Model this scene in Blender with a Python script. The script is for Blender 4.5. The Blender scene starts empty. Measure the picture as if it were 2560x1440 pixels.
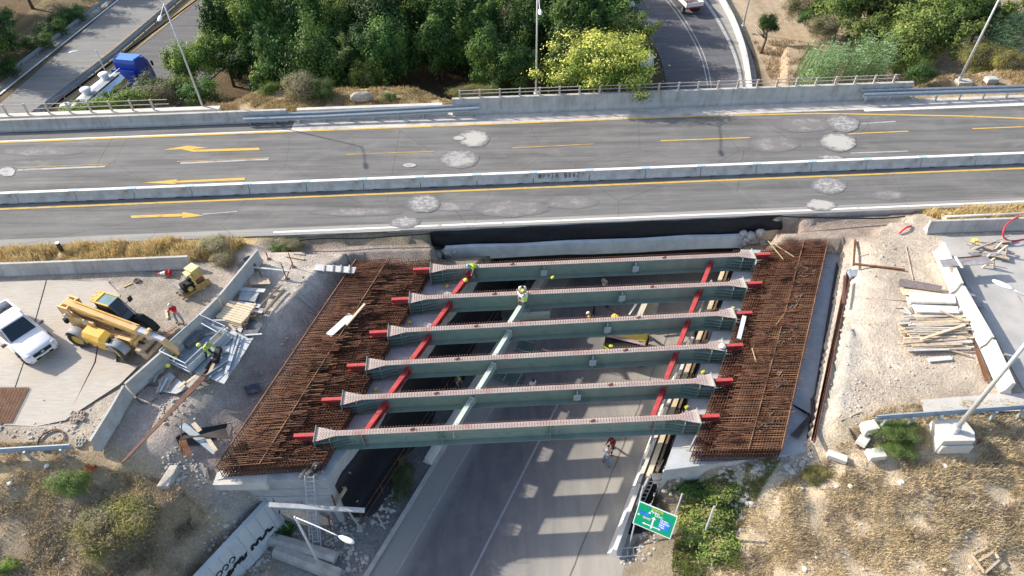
import bpy, bmesh, math, random
import numpy as np
from mathutils import Vector, Matrix, noise as mn
random.seed(7); np.random.seed(7)
scene=bpy.context.scene
# ---------------- camera, light, world ----------------
FPX=1707.; TH=math.radians(44.5); ROLL=math.radians(1.02); HC=30.
_F=np.array([0,math.sin(TH),-math.cos(TH)]);_R=np.array([1.,0,0]);_U=np.cross(_R,_F)
_R,_U=_R*math.cos(ROLL)-_U*math.sin(ROLL),_U*math.cos(ROLL)+_R*math.sin(ROLL)
cam=bpy.data.cameras.new('camera'); camo=bpy.data.objects.new('camera',cam); scene.collection.objects.link(camo)
cam.sensor_width=36; cam.lens=36*FPX/2560; cam.clip_end=2000
camo.matrix_world=Matrix(((_R[0],_U[0],-_F[0],0),(_R[1],_U[1],-_F[1],0),(_R[2],_U[2],-_F[2],HC),(0,0,0,1)))
scene.camera=camo
SUND=Vector((16.2,-6.8,-10.2)).normalized()       # direction the light travels
el=math.asin(-SUND.z); az=math.atan2(-SUND.x,-SUND.y)
sun=bpy.data.lights.new('sun','SUN'); sun.energy=4.2; sun.angle=math.radians(0.5); sun.color=(1.0,.925,.81)
so=bpy.data.objects.new('sun',sun); scene.collection.objects.link(so); so.rotation_euler=SUND.to_track_quat('-Z','Y').to_euler()
w=bpy.data.worlds.new("World"); scene.world=w; w.use_nodes=True
sky=w.node_tree.nodes.new('ShaderNodeTexSky'); sky.sky_type='NISHITA'; sky.sun_disc=False
sky.sun_elevation=el; sky.sun_rotation=az; sky.dust_density=2.0; sky.air_density=1.0
bg=w.node_tree.nodes['Background']; bg.inputs[1].default_value=0.15
w.node_tree.links.new(sky.outputs[0],bg.inputs[0])
scene.view_settings.view_transform='Standard'; scene.view_settings.look='None'; scene.view_settings.exposure=0.72
scene.render.engine='CYCLES'; scene.cycles.max_bounces=6; scene.cycles.use_denoising=True

# ---------------- helpers ----------------
def P(u,v,z=0.):
    d=_F+_R*(u-1280)/FPX+_U*(720-v)/FPX
    t=(z-HC)/d[2]; return Vector((d[0]*t,d[1]*t,z))
SL=.0362
def D(d,x,z=0.): return Vector((x,d+SL*x,z))      # point on a line parallel to the highway
def lnk(o): scene.collection.objects.link(o); return o
def tag(o,label=None,cat=None,group=None,kind=None):
    if label: o['label']=label
    if cat: o['category']=cat
    if group: o['group']=group
    if kind: o['kind']=kind
    return o
def empty(name,loc=(0,0,0),rz=0.):
    o=bpy.data.objects.new(name,None); lnk(o); o.location=loc; o.rotation_euler=(0,0,rz); o.empty_display_size=.2; return o
def copy_tree(o,parent=None):
    c=o.copy(); lnk(c); c.parent=parent
    for k in ('label','category','group'):
        pass
    for ch in list(o.children): copy_tree(ch,c)
    return c
class MB:
    def __init__(s): s.v=[];s.f=[];s.m=[]
    def add(s,vs,fs,m=0):
        b=len(s.v); s.v+= [tuple(p) for p in vs]; s.f+=[tuple(b+i for i in f) for f in fs]; s.m+=[m]*len(fs); return s
    def box(s,c,sz,rz=0.,m=0,mat=None):
        hx,hy,hz=sz[0]/2,sz[1]/2,sz[2]/2
        vs=[Vector((x,y,z)) for x in(-hx,hx) for y in(-hy,hy) for z in(-hz,hz)]
        M=Matrix.Rotation(rz,3,'Z') if mat is None else mat
        vs=[M@p+Vector(c) for p in vs]
        return s.add(vs,[(0,1,3,2),(4,6,7,5),(0,4,5,1),(2,3,7,6),(0,2,6,4),(1,5,7,3)],m)
    def beam(s,a,b,w,h,m=0,up=(0,0,1)):
        a=Vector(a);b=Vector(b);d=(b-a); L=d.length
        if L<1e-6: return s
        d.normalize(); upv=Vector(up)
        if abs(d.dot(upv))>.98: upv=Vector((1,0,0))
        r=d.cross(upv).normalized(); u=r.cross(d)
        M=Matrix((r,d,u)).transposed()
        return s.box((a+b)/2,(w,L,h),m=m,mat=M)
    def tube(s,a,b,r,r2=None,n=8,m=0,cap=True):
        a=Vector(a);b=Vector(b);d=(b-a).normalized(); r2=r if r2 is None else r2
        t=Vector((0,0,1)) if abs(d.z)<.95 else Vector((1,0,0))
        x=d.cross(t).normalized(); y=d.cross(x)
        vs=[];fs=[]
        for k in range(n):
            an=2*math.pi*k/n; o=x*math.cos(an)+y*math.sin(an); vs+=[a+o*r,b+o*r2]
        for k in range(n):
            j=(k+1)%n; fs.append((2*k,2*k+1,2*j+1,2*j))
        if cap: fs+= [tuple(2*k for k in range(n)),tuple(2*k+1 for k in range(n-1,-1,-1))]
        return s.add(vs,fs,m)
    def path(s,pts,r,n=6,m=0):
        pts=[Vector(p) for p in pts]; vs=[];fs=[]
        px=None
        for i,p in enumerate(pts):
            d=(pts[min(i+1,len(pts)-1)]-pts[max(i-1,0)]).normalized()
            t=Vector((0,0,1)) if abs(d.z)<.9 else Vector((1,0,0))
            x=d.cross(t).normalized(); y=d.cross(x)
            if px is not None and x.dot(px)<0: x=-x;y=-y
            px=x
            for k in range(n):
                an=2*math.pi*k/n; vs.append(p+(x*math.cos(an)+y*math.sin(an))*r)
        for i in range(len(pts)-1):
            for k in range(n):
                j=(k+1)%n; fs.append((i*n+k,i*n+j,(i+1)*n+j,(i+1)*n+k))
        fs+=[tuple(range(n-1,-1,-1)),tuple((len(pts)-1)*n+k for k in range(n))]
        return s.add(vs,fs,m)
    def sweep(s,prof,path,m=0,closed=True,zoff=0):
        """prof: (lateral, z); lateral positive = left of the path direction"""
        path=[Vector(p) for p in path]; n=len(prof); vs=[];fs=[]
        for i,p in enumerate(path):
            a=path[max(i-1,0)];b=path[min(i+1,len(path)-1)]
            d=Vector((b.x-a.x,b.y-a.y,0)).normalized(); l=Vector((-d.y,d.x,0))
            for (q,z) in prof: vs.append(p+l*q+Vector((0,0,z)))
        for i in range(len(path)-1):
            for k in range(n if closed else n-1):
                j=(k+1)%n; fs.append((i*n+k,(i+1)*n+k,(i+1)*n+j,i*n+j))
        if closed: fs+=[tuple(range(n)),tuple((len(path)-1)*n+k for k in range(n-1,-1,-1))]
        return s.add(vs,fs,m)
    def prism(s,poly,z0,z1,m=0):
        n=len(poly); vs=[(p[0],p[1],z0) for p in poly]+[(p[0],p[1],z1) for p in poly]
        fs=[tuple(range(n-1,-1,-1)),tuple(range(n,2*n))]+[(i,(i+1)%n,n+(i+1)%n,n+i) for i in range(n)]
        return s.add(vs,fs,m)
    def poly(s,pts,m=0): return s.add(pts,[tuple(range(len(pts)))],m)
    def ell(s,c,r,nu=12,nv=8,m=0,M=None):
        vs=[];fs=[]
        for j in range(1,nv):
            ph=math.pi*j/nv
            for i in range(nu):
                th=2*math.pi*i/nu; q=Vector((r[0]*math.sin(ph)*math.cos(th),r[1]*math.sin(ph)*math.sin(th),r[2]*math.cos(ph)))
                vs.append(Vector(c)+(M@q if M else q))
        t=Vector((0,0,r[2]));vs.append(Vector(c)+(M@t if M else t));vs.append(Vector(c)-(M@t if M else t))
        T=len(vs)-2;B=T+1
        for j in range(nv-2):
            for i in range(nu):
                k=(i+1)%nu; fs.append((j*nu+i,(j+1)*nu+i,(j+1)*nu+k,j*nu+k))
        for i in range(nu):
            k=(i+1)%nu; fs.append((T,i,k)); fs.append((B,(nv-2)*nu+k,(nv-2)*nu+i))
        return s.add(vs,fs,m)
    def rock(s,c,r,m=0,sq=.7):
        ph=random.random()*9; b=len(s.v); s.ell(c,(r,r*random.uniform(.7,1.1),r*sq),7,5,m)
        for i in range(b,len(s.v)):
            p=Vector(s.v[i]); d=p-Vector(c); k=1+.35*mn.noise(d/r*1.3+Vector((ph,ph,0))); s.v[i]=tuple(Vector(c)+d*k)
        return s
    def build(s,name,mats,parent=None,smooth=False,origin=None,bevel=0.):
        me=bpy.data.meshes.new(name)
        vs=s.v
        if origin is not None: vs=[(p[0]-origin[0],p[1]-origin[1],p[2]-origin[2]) for p in vs]
        me.from_pydata(vs,[],s.f)
        if not isinstance(mats,(list,tuple)): mats=[mats]
        for m in mats: me.materials.append(m)
        if len(mats)>1: me.polygons.foreach_set('material_index',s.m)
        if bevel>0:
            bm=bmesh.new(); bm.from_mesh(me); bmesh.ops.recalc_face_normals(bm,faces=bm.faces)
            eds=[e for e in bm.edges if len(e.link_faces)==2 and e.calc_face_angle(0)>.6]
            bmesh.ops.bevel(bm,geom=eds,offset=bevel,segments=2,affect='EDGES',profile=.6); bm.to_mesh(me); bm.free()
        if smooth: me.shade_smooth()
        me.update()
        o=bpy.data.objects.new(name,me); lnk(o)
        if origin is not None: o.location=origin
        if parent is not None: o.parent=parent
        return o
def np_mesh(name,V,Fc,mats,C=None,smooth=False,parent=None):
    """V (n,3), Fc (m,k); C (m,3) one colour for each face"""
    me=bpy.data.meshes.new(name); n=len(V); m,k=Fc.shape
    me.vertices.add(n); me.vertices.foreach_set('co',V.astype(np.float32).ravel())
    me.loops.add(m*k); me.loops.foreach_set('vertex_index',Fc.astype(np.int32).ravel())
    me.polygons.add(m); me.polygons.foreach_set('loop_start',np.arange(0,m*k,k,dtype=np.int32))
    me.update(calc_edges=True)
    if C is not None:
        if len(C)==m:
            a=me.attributes.new('Col','FLOAT_COLOR','FACE'); cc=np.ones((m,4),np.float32); cc[:,:3]=C
        else:
            a=me.attributes.new('Col','FLOAT_COLOR','POINT'); cc=np.ones((n,4),np.float32); cc[:,:3]=C
        a.data.foreach_set('color',cc.ravel())
    for q in (mats if isinstance(mats,(list,tuple)) else [mats]): me.materials.append(q)
    if smooth: me.shade_smooth()
    o=bpy.data.objects.new(name,me); lnk(o)
    if parent is not None: o.parent=parent
    return o
# ---------------- materials ----------------
class NT:
    def __init__(s,name):
        s.m=bpy.data.materials.new(name); s.m.use_nodes=True; s.t=s.m.node_tree; s.b=s.t.nodes['Principled BSDF']
    def n(s,t,**k):
        o=s.t.nodes.new(t)
        for a,b in k.items(): setattr(o,a,b)
        return o
    def l(s,a,b): s.t.links.new(a,b)
    def coord(s,kind='Object',scale=(1,1,1),rz=0.):
        if kind=='Pos': c=s.n('ShaderNodeNewGeometry').outputs['Position']
        else: c=s.n('ShaderNodeTexCoord').outputs[kind]
        m=s.n('ShaderNodeMapping'); m.inputs['Scale'].default_value=scale; m.inputs['Rotation'].default_value=(0,0,rz); s.l(c,m.inputs[0]); return m.outputs[0]
    def noise(s,co,scale,detail=5,rough=.55,dist=0.):
        o=s.n('ShaderNodeTexNoise'); o.inputs['Scale'].default_value=scale;o.inputs['Detail'].default_value=detail;o.inputs['Roughness'].default_value=rough;o.inputs['Distortion'].default_value=dist
        s.l(co,o.inputs['Vector']); return o.outputs['Fac']
    def ramp(s,f,a,b,va=0.,vb=1.):
        o=s.n('ShaderNodeMapRange'); o.inputs[1].default_value=a;o.inputs[2].default_value=b;o.inputs[3].default_value=va;o.inputs[4].default_value=vb; s.l(f,o.inputs[0]); return o.outputs[0]
    def mix(s,f,a,b,mode='MIX'):
        o=s.n('ShaderNodeMix',data_type='RGBA',blend_type=mode)
        for i,x in ((0,f),(6,a),(7,b)):
            if hasattr(x,'links'): s.l(x,o.inputs[i])
            elif i==0: o.inputs[0].default_value=x
            else: o.inputs[i].default_value=(*x[:3],1)
        return o.outputs[2]
    def gray(s,f):
        o=s.n('ShaderNodeCombineColor')
        for i in range(3): s.l(f,o.inputs[i])
        return o.outputs[0]
    def bump(s,f,st,dist=.02):
        o=s.n('ShaderNodeBump'); o.inputs['Strength'].default_value=st;o.inputs['Distance'].default_value=dist; s.l(f,o.inputs['Height']); s.l(o.outputs[0],s.b.inputs['Normal'])
    def out(s,col,rough=.85,metal=0.,spec=.3):
        if hasattr(col,'links'): s.l(col,s.b.inputs['Base Color'])
        else: s.b.inputs['Base Color'].default_value=(*col[:3],1)
        s.b.inputs['Roughness'].default_value=rough; s.b.inputs['Metallic'].default_value=metal; s.b.inputs['Specular IOR Level'].default_value=spec
        return s.m
_mc={}
def mat(name,col,rough=.8,metal=0.,var=.18,scale=2.5,dirt=None,dirta=.5,bump=.0,bs=30,spec=.35):
    if name in _mc: return _mc[name]
    t=NT(name); co=t.coord('Object'); f=t.noise(co,scale,6)
    lo=tuple(c*(1-var) for c in col); hi=tuple(min(.95,c*(1+var)) for c in col)
    c=t.mix(t.ramp(f,.3,.7),lo,hi)
    if dirt:
        g=t.noise(co,scale*.6,8,.65); c=t.mix(t.ramp(g,.48,.68,0,dirta),c,dirt)
    if bump: t.bump(t.noise(co,bs,4),bump)
    _mc[name]=t.out(c,rough,metal,spec); return _mc[name]
def colmat(name,rough=.8,var=.25,scale=6.,bump=0.,bs=40,spec=.2,trans=0.,rnd=0.):
    t=NT(name); a=t.n('ShaderNodeAttribute',attribute_name='Col'); co=t.coord('Pos')
    f=t.noise(co,scale,6,.6); g=t.ramp(f,.25,.75,1-var,1+var)
    c=t.mix(1.,a.outputs['Color'],t.gray(g),'MULTIPLY')
    if rnd: oi=t.n('ShaderNodeObjectInfo'); c=t.mix(1.,c,t.gray(t.ramp(oi.outputs['Random'],0,1,1-rnd,1+rnd)),'MULTIPLY')
    if bump: t.bump(t.noise(co,bs,5,.65),bump)
    m=t.out(c,rough,0,spec)
    if trans:
        tr=t.n('ShaderNodeBsdfTranslucent'); t.l(c,tr.inputs[0]); ms=t.n('ShaderNodeMixShader'); ms.inputs[0].default_value=trans
        t.l(t.b.outputs[0],ms.inputs[1]); t.l(tr.outputs[0],ms.inputs[2]); t.l(ms.outputs[0],t.t.nodes['Material Output'].inputs[0])
    return m
CONC=mat('concrete',(.46,.45,.42),.9,var=.16,scale=1.4,dirt=(.28,.26,.23),dirta=.7,bump=.25,bs=12)
CONCL=mat('pale_concrete',(.62,.60,.55),.9,var=.1,scale=1.0,dirt=(.42,.38,.33),dirta=.5,bump=.2,bs=15)
CONCB=mat('fresh_concrete',(.46,.48,.49),.85,var=.12,scale=1.6,dirt=(.33,.33,.33),dirta=.5,bump=.2,bs=12)
STEEL=mat('galvanised_steel',(.38,.43,.47),.5,.4,var=.12,scale=4)
BLACKM=mat('black_membrane',(.012,.013,.017),.62,var=.3,scale=3,bump=.5,bs=5,spec=.4)
_t=NT('wall_concrete'); _co=_t.coord('Pos'); _f=_t.noise(_co,.9,7,.65); _g=_t.noise(_t.coord('Pos',(1.6,1.6,.25)),1.4,6,.7)
_c=_t.mix(_t.ramp(_f,.3,.7),(.38,.375,.35),(.54,.53,.50)); _c=_t.mix(_t.ramp(_g,.50,.68,0,.55),_c,(.24,.225,.20))
_sx=_t.n('ShaderNodeSeparateXYZ'); _t.l(_co,_sx.inputs[0]); _m=_t.n('ShaderNodeMath',operation='PINGPONG'); _m.inputs[1].default_value=2.3; _t.l(_sx.outputs[0],_m.inputs[0]); _c=_t.mix(_t.ramp(_m.outputs[0],.0,.03,.65,0.),_c,(.16,.15,.14)); _t.bump(_f,.35,.04)
CONCWL=_t.out(_c,.92,0,.2)
RUST=mat('rusty_steel',(.17,.075,.035),.9,var=.45,scale=3,dirt=(.26,.13,.06),dirta=.6)
WOOD=mat('weathered_timber',(.50,.40,.29),.85,var=.2,scale=5,dirt=(.32,.26,.20),dirta=.5)
WOODL=mat('pale_timber',(.66,.54,.37),.85,var=.15,scale=4)
WOODG=mat('grey_timber',(.40,.37,.33),.85,var=.2,scale=4,dirt=(.25,.22,.19))
GREYP=mat('grey_panel',(.36,.38,.40),.7,var=.2,scale=3,dirt=(.22,.21,.20))
WHITE=mat('white_paint',(.80,.80,.78),.5,var=.03)
BLK=mat('black_rubber',(.018,.018,.02),.8,var=.3)
# ---------------- terrain: one sheet ----------------
def inpoly(X,Y,poly):
    r=np.zeros(X.shape,bool); n=len(poly); j=n-1
    for i in range(n):
        xi,yi=poly[i][0],poly[i][1]; xj,yj=poly[j][0],poly[j][1]
        if yi!=yj:
            c=((yi>Y)!=(yj>Y))&(X<(xj-xi)*(Y-yi)/(yj-yi)+xi); r^=c
        j=i
    return r
KW=.485                       # plan slope of the underpass walls, dx/dy
def WL(y): return -9.7+KW*(y-17.6)
def WR(y): return 7.55+KW*(y-17.6)
ZR=-6.5
gx=np.arange(-60,60.01,.25); gy=np.arange(2,70.01,.25); X,Y=np.meshgrid(gx,gy); Z=np.full(X.shape,-3.); fix=np.zeros(X.shape,bool)
def setz(poly,z):
    global Z
    m=inpoly(X,Y,poly); Z[m]=z; fix[m]=True
def pp(l,z): return [P(u,v,z) for u,v in l]
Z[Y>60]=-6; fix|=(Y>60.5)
setz([D(35.3,-70),D(35.3,70),D(51.0,70),D(51.0,-70)],-.06)
setz([D(50.9,-70),D(50.9,-45),D(52.5,-24),D(55.5,-22),D(55.,-8),D(51.6,-5),D(51,-5)],-.25)
setz([D(50.9,34),D(50.9,70),D(58,70),D(53.5,38)],-.3)
setz([(24,56),(27,60),(30,70),(70,70),(70,62)],-4.5)
setz(pp([(-900,600),(640,598),(650,625),(238,1135),(0,1150),(-900,1170)],0),0.)
setz(pp([(655,622),(890,632),(795,665),(708,768),(628,808),(560,900),(470,985),(380,1100),(300,1150),(240,1135)],0),-.12)
setz(pp([(1000,600),(1070,612),(1070,640),(890,640)],-.2),-.3)
# right working platform
setz(pp([(2150,560),(2330,530),(3300,480),(3300,1010),(2250,1050),(2085,1050),(2120,800),(2170,640)],0),0.)
setz(pp([(1960,545),(2300,520),(2160,600),(2080,600),(1960,590)],-.3),-.5)
# slopes in front
for (u,v,z,r) in [(0,1200,-.3,.6),(150,1440,-2.1,1),(350,1440,-2.8,1),(-300,1440,-1.9,1.5),(420,1230,-1.2,.7),(300,1250,-1.4,.8),(470,1330,-3.2,.6),(540,1260,-2.4,.5),
                  (2560,1440,-2.5,1.2),(2150,1440,-3.0,1.),(1900,1440,-4.3,.8),(2000,1230,-2.3,.8),(2300,1180,-1.3,.8),(2560,1120,-.8,.8),(2800,1300,-2,1),(1800,1300,-4.6,.5),(1780,1240,-3.6,.4),(1880,1165,-1.9,.3),(1720,1210,-3.9,.3)]:
    p=P(u,v,z); m=(X-p.x)**2+(Y-p.y)**2<r*r; Z[m]=z; fix|=m
# wing wall of the left abutment: ground behind it and in front
WG0=P(694,1280,-5.9); 
lowpoly=[(P(694,1280,-6.2).x,17.7),P(604,1438,-6.2),P(560,1560,-6.2),(-18,6),(30,2),(7,2),P(1560,1450,-6.3),P(1625,1330,-6.3),P(1640,1240,-6.3),(7.5,17.7)]
lowpoly=[P(700,1275,-6.2),P(604,1438,-6.2),P(520,1600,-6.2),(-19,2),(-1,2),P(1480,1600,-6.4),P(1545,1440,-6.4),P(1600,1330,-6.4),P(1650,1225,-6.4),(7.6,17.7)]
setz(lowpoly,-6.52)
setz([(WL(17.6),17.6),(WR(17.6),17.6),(WR(60),60),(WL(60)-2,60)],ZR)
setz([(WL(17.6)-.15,17.75),(-15.6,17.75),(-15.3,18.6),(-10.6,33.4),(WL(34.6)-.15,34.6)],-1.8)
setz([(WR(17.6)+.15,17.95),(14.8,18.6),(15.5,19.4),(20.5,30),(22.2,33.8),(WR(34)+.15,34.)],-1.8)
setz([(WL(34.6),34.7),(WR(34.6),34.7),(WR(52),52),(WL(52),52)],ZR)
setz([D(33.9,-15.5),D(34.9,-15.5),D(34.9,-5),D(33.9,-5)],-.7); setz([D(34.0,18),D(34.9,18),D(34.9,27),D(34.2,27)],-.6)
setz([D(35.0,-16),D(35.3,-16),D(35.3,-5.6),D(35.0,-5.6)],-.3); setz([D(35.0,20),D(35.3,20),D(35.3,31),D(35.0,31)],-.3); setz([(-5.4,34.4),(-5.4,35.3),(WL(35.3),35.3),(WL(34.4),34.4)],-2.2); setz([(WR(34.4),34.6),(19.6,34.9),(19.6,35.9),(WR(35.8),35.8)],-2.0)
setz(pp([(2110,640),(2135,640),(2070,1080),(2030,1090)],-.9),-.95)
# harmonic fill between the fixed heights, coarse to fine
def relax(Z,fix,it):
    for _ in range(it):
        A=Z.copy(); A[1:-1,1:-1]=.25*(Z[:-2,1:-1]+Z[2:,1:-1]+Z[1:-1,:-2]+Z[1:-1,2:]); A[0]=A[1];A[-1]=A[-2];A[:,0]=A[:,1];A[:,-1]=A[:,-2]
        Z=np.where(fix,Z,A)
    return Z
for s,it in ((8,400),(4,300),(2,200)):
    Zc=relax(Z[::s,::s].copy(),fix[::s,::s],it)
    ix=np.clip(np.arange(Z.shape[0])/s,0,Zc.shape[0]-1.001); jx=np.clip(np.arange(Z.shape[1])/s,0,Zc.shape[1]-1.001)
    i0=ix.astype(int);j0=jx.astype(int);a=(ix-i0)[:,None];b=(jx-j0)[None]
    up=(Zc[i0][:,j0]*(1-a)*(1-b)+Zc[i0+1][:,j0]*a*(1-b)+Zc[i0][:,j0+1]*(1-a)*b+Zc[i0+1][:,j0+1]*a*b)
    Z=np.where(fix,Z,up)
Z=relax(Z,fix,60)
def vnoise(X,Y,s,seed=0):
    r=np.random.RandomState(seed); T=r.rand(256,256); x=X/s+500; y=Y/s+500
    xi=np.floor(x).astype(int);yi=np.floor(y).astype(int);fx=x-xi;fy=y-yi; fx=fx*fx*(3-2*fx);fy=fy*fy*(3-2*fy)
    g=lambda a,b:T[a%256,b%256]
    return (g(xi,yi)*(1-fx)+g(xi+1,yi)*fx)*(1-fy)+(g(xi,yi+1)*(1-fx)+g(xi+1,yi+1)*fx)*fy-.5
def fbm(X,Y,s,seed=0,o=4):
    r=0;a=1.
    for k in range(o): r=r+a*vnoise(X,Y,s/2**k,seed+k); a*=.5
    return r
rough=np.where(fix,0,1.); 
for _ in range(3):
    rough[1:-1,1:-1]=np.where(fix[1:-1,1:-1],0,.25*(rough[:-2,1:-1]+rough[2:,1:-1]+rough[1:-1,:-2]+rough[1:-1,2:]))
Z=Z+rough*fbm(X,Y,1.3,3)*.26
plat=inpoly(X,Y,pp([(380,640),(890,632),(795,665),(560,900),(300,1150),(190,1150)],0))|inpoly(X,Y,pp([(2085,610),(3300,480),(3300,1010),(2250,1050),(2085,1050)],0))
Z=Z-np.where(plat,1,0)*(.04+.10*np.clip(fbm(X,Y,1.1,9)+.2,0,1))
_sm=Z.copy()
for _ in range(10): _sm[1:-1,1:-1]=.25*(_sm[:-2,1:-1]+_sm[2:,1:-1]+_sm[1:-1,:-2]+_sm[1:-1,2:])
_mk=(Z>-.75)&(Y<33.2+SL*X)&(Y>18.2)&((X<-16.)|(X>19.5)); Z=np.where(_mk,_sm+.03*fbm(X,Y,.9,15),Z)
Z=Z-np.where(inpoly(X,Y,pp([(-900,700),(296,700),(292,900),(350,913),(300,965),(165,1060),(0,1068),(-900,1100)],0)),.07,0)
def gz(x,y):
    i=min(max((y-2)/.25,0),Z.shape[0]-1.01);j=min(max((x+60)/.25,0),Z.shape[1]-1.01);a=int(i);b=int(j);fa=i-a;fb=j-b
    return float(Z[a,b]*(1-fa)*(1-fb)+Z[a+1,b]*fa*(1-fb)+Z[a,b+1]*(1-fa)*fb+Z[a+1,b+1]*fa*fb)
def G(u,v,z0=0.,n=12):
    """pixel -> point on the terrain"""
    z=z0
    for _ in range(n):
        p=P(u,v,z); z=.5*z+.5*gz(p.x,p.y)
    p=P(u,v,z); p.z=gz(p.x,p.y); return p
# zone colours (true surface colours of soil, sand, gravel, litter)
Cc=np.empty(X.shape+(3,)); Cc[:]=(.30,.25,.18)
def blur(m,k):
    m=m.astype(float)
    for _ in range(k):
        q=m.copy(); q[1:-1,1:-1]=.25*(m[:-2,1:-1]+m[2:,1:-1]+m[1:-1,:-2]+m[1:-1,2:]); m=q
    return m
def zone(poly,col,b=3,wob=.5,amt=1.):
    wx=fbm(X,Y,1.6,21)*wob; wy=fbm(X,Y,1.6,31)*wob
    m=blur(inpoly(X+wx,Y+wy,poly),b)[...,None]*amt; Cc[:]=Cc*(1-m)+np.array(col)*m
DRY=(.46,.36,.23); PINK=(.50,.42,.36); SAND=(.60,.51,.41); GRAV=(.30,.285,.27)
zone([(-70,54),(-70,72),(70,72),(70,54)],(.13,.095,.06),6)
zone([D(50.9,-70),D(56.2,-10),D(55,12),D(51,70),(70,51)],(.50,.39,.23),4)
zone([(23.5,52),(26,58),(27.5,72),(60,72),(60,50)],(.46,.36,.25),6)
zone([(-55,52),(-60,52),(-60,72),(-52,72),(-45,60)],(.20,.16,.10),4)
zone([D(33,-70),D(35.4,-70),D(35.4,-15),D(33,-15)],(.50,.37,.16),2,.2)
zone([D(33,30),D(35.6,27),D(35.9,70),D(33,70)],(.50,.37,.16),2,.2)
zone(pp([(-900,640),(660,622),(238,1125),(-900,1150)],0),(.44,.39,.33),2,.3)
zone(pp([(640,600),(1080,595),(1085,650),(900,650),(600,1200),(400,1250),(235,1140),(400,900)],0),PINK,3,.4)
zone(pp([(655,640),(880,650),(700,760),(560,930),(450,1010),(520,850)],0),(.56,.50,.43),5,.5)
zone([(-17,12),(-9,12),(-9,17.7),(-17,17.9)],GRAV,4,.5)
zone(lowpoly,(.30,.29,.275),3,.3)
zone([(WL(17.6),17.4),(WR(17.6),17.4),(WR(60),60),(WL(60),60)],(.22,.21,.20),2,.2)
zone(pp([(1960,540),(2330,520),(2560,520),(3300,480),(3300,1060),(2180,1060),(1870,1180),(1960,1130),(2110,610)],0),SAND,3,.5)
zone(pp([(2110,640),(2175,640),(2110,1040),(2050,1060)],-.3),(.50,.47,.42),3,.4)
zone(pp([(1960,545),(2230,535),(2180,590),(2100,612),(1900,600)],-.4),(.42,.34,.28),4,.4)
zone(pp([(1700,1190),(2090,1080),(2250,1160),(1980,1300),(1750,1290)],-2),(.58,.50,.37),6,.8)
zone(pp([(-200,1150),(230,1140),(500,1200),(640,1300),(470,1480),(-300,1500)],-1.5),DRY,5,.6)
zone(pp([(-100,1270),(230,1290),(480,1260),(590,1330),(470,1480),(-200,1480)],-3),(.36,.30,.23),8,1.2,.4)
zone(pp([(520,1215),(640,1220),(660,1260),(500,1440),(440,1440),(560,1300)],-2.6),(.44,.42,.39),4,.5)
zone(pp([(1880,1230),(2180,1060),(3300,1020),(3300,1600),(1750,1600),(1700,1440)],-2),(.58,.47,.33),5,.7)
Cc*= (1+.28*fbm(X,Y,3.,55)[...,None]); Cc*=(1+.25*fbm(X,Y,.7,65)[...,None]); Cc=np.clip(Cc,.02,.8)
# outer ring so that one sheet reaches far beyond the picture
xs=np.concatenate([np.array([-600,-300,-160,-100,-75]),gx,np.array([75,100,160,300,600])]); ys=np.concatenate([np.array([-300,-120,-50,-20,-6]),gy,np.array([76,84,95,110,140,200,400,900])])
XX,YY=np.meshgrid(xs,ys); ii=np.clip(np.arange(len(ys))-5,0,len(gy)-1); jj=np.clip(np.arange(len(xs))-5,0,len(gx)-1)
ZZ=Z[ii][:,jj]; CC=Cc[ii][:,jj]
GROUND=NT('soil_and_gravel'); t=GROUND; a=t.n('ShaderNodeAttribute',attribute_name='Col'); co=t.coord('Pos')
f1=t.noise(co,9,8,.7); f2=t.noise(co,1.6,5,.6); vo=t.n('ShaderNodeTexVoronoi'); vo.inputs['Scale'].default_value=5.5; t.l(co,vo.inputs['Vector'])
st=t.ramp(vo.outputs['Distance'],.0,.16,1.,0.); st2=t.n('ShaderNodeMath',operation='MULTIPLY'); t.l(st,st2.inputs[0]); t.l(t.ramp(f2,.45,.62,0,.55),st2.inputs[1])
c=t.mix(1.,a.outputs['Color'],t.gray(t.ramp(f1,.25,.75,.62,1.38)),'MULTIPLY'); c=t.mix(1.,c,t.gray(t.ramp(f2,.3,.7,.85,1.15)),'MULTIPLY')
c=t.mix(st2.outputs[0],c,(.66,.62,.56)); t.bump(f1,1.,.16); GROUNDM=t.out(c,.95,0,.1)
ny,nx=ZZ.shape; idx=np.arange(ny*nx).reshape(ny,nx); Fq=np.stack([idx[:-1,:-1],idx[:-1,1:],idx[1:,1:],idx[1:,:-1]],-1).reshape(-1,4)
go=np_mesh('ground',np.stack([XX,YY,ZZ],-1).reshape(-1,3),Fq,GROUNDM,CC.reshape(-1,3),smooth=True); tag(go,kind='structure')

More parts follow.
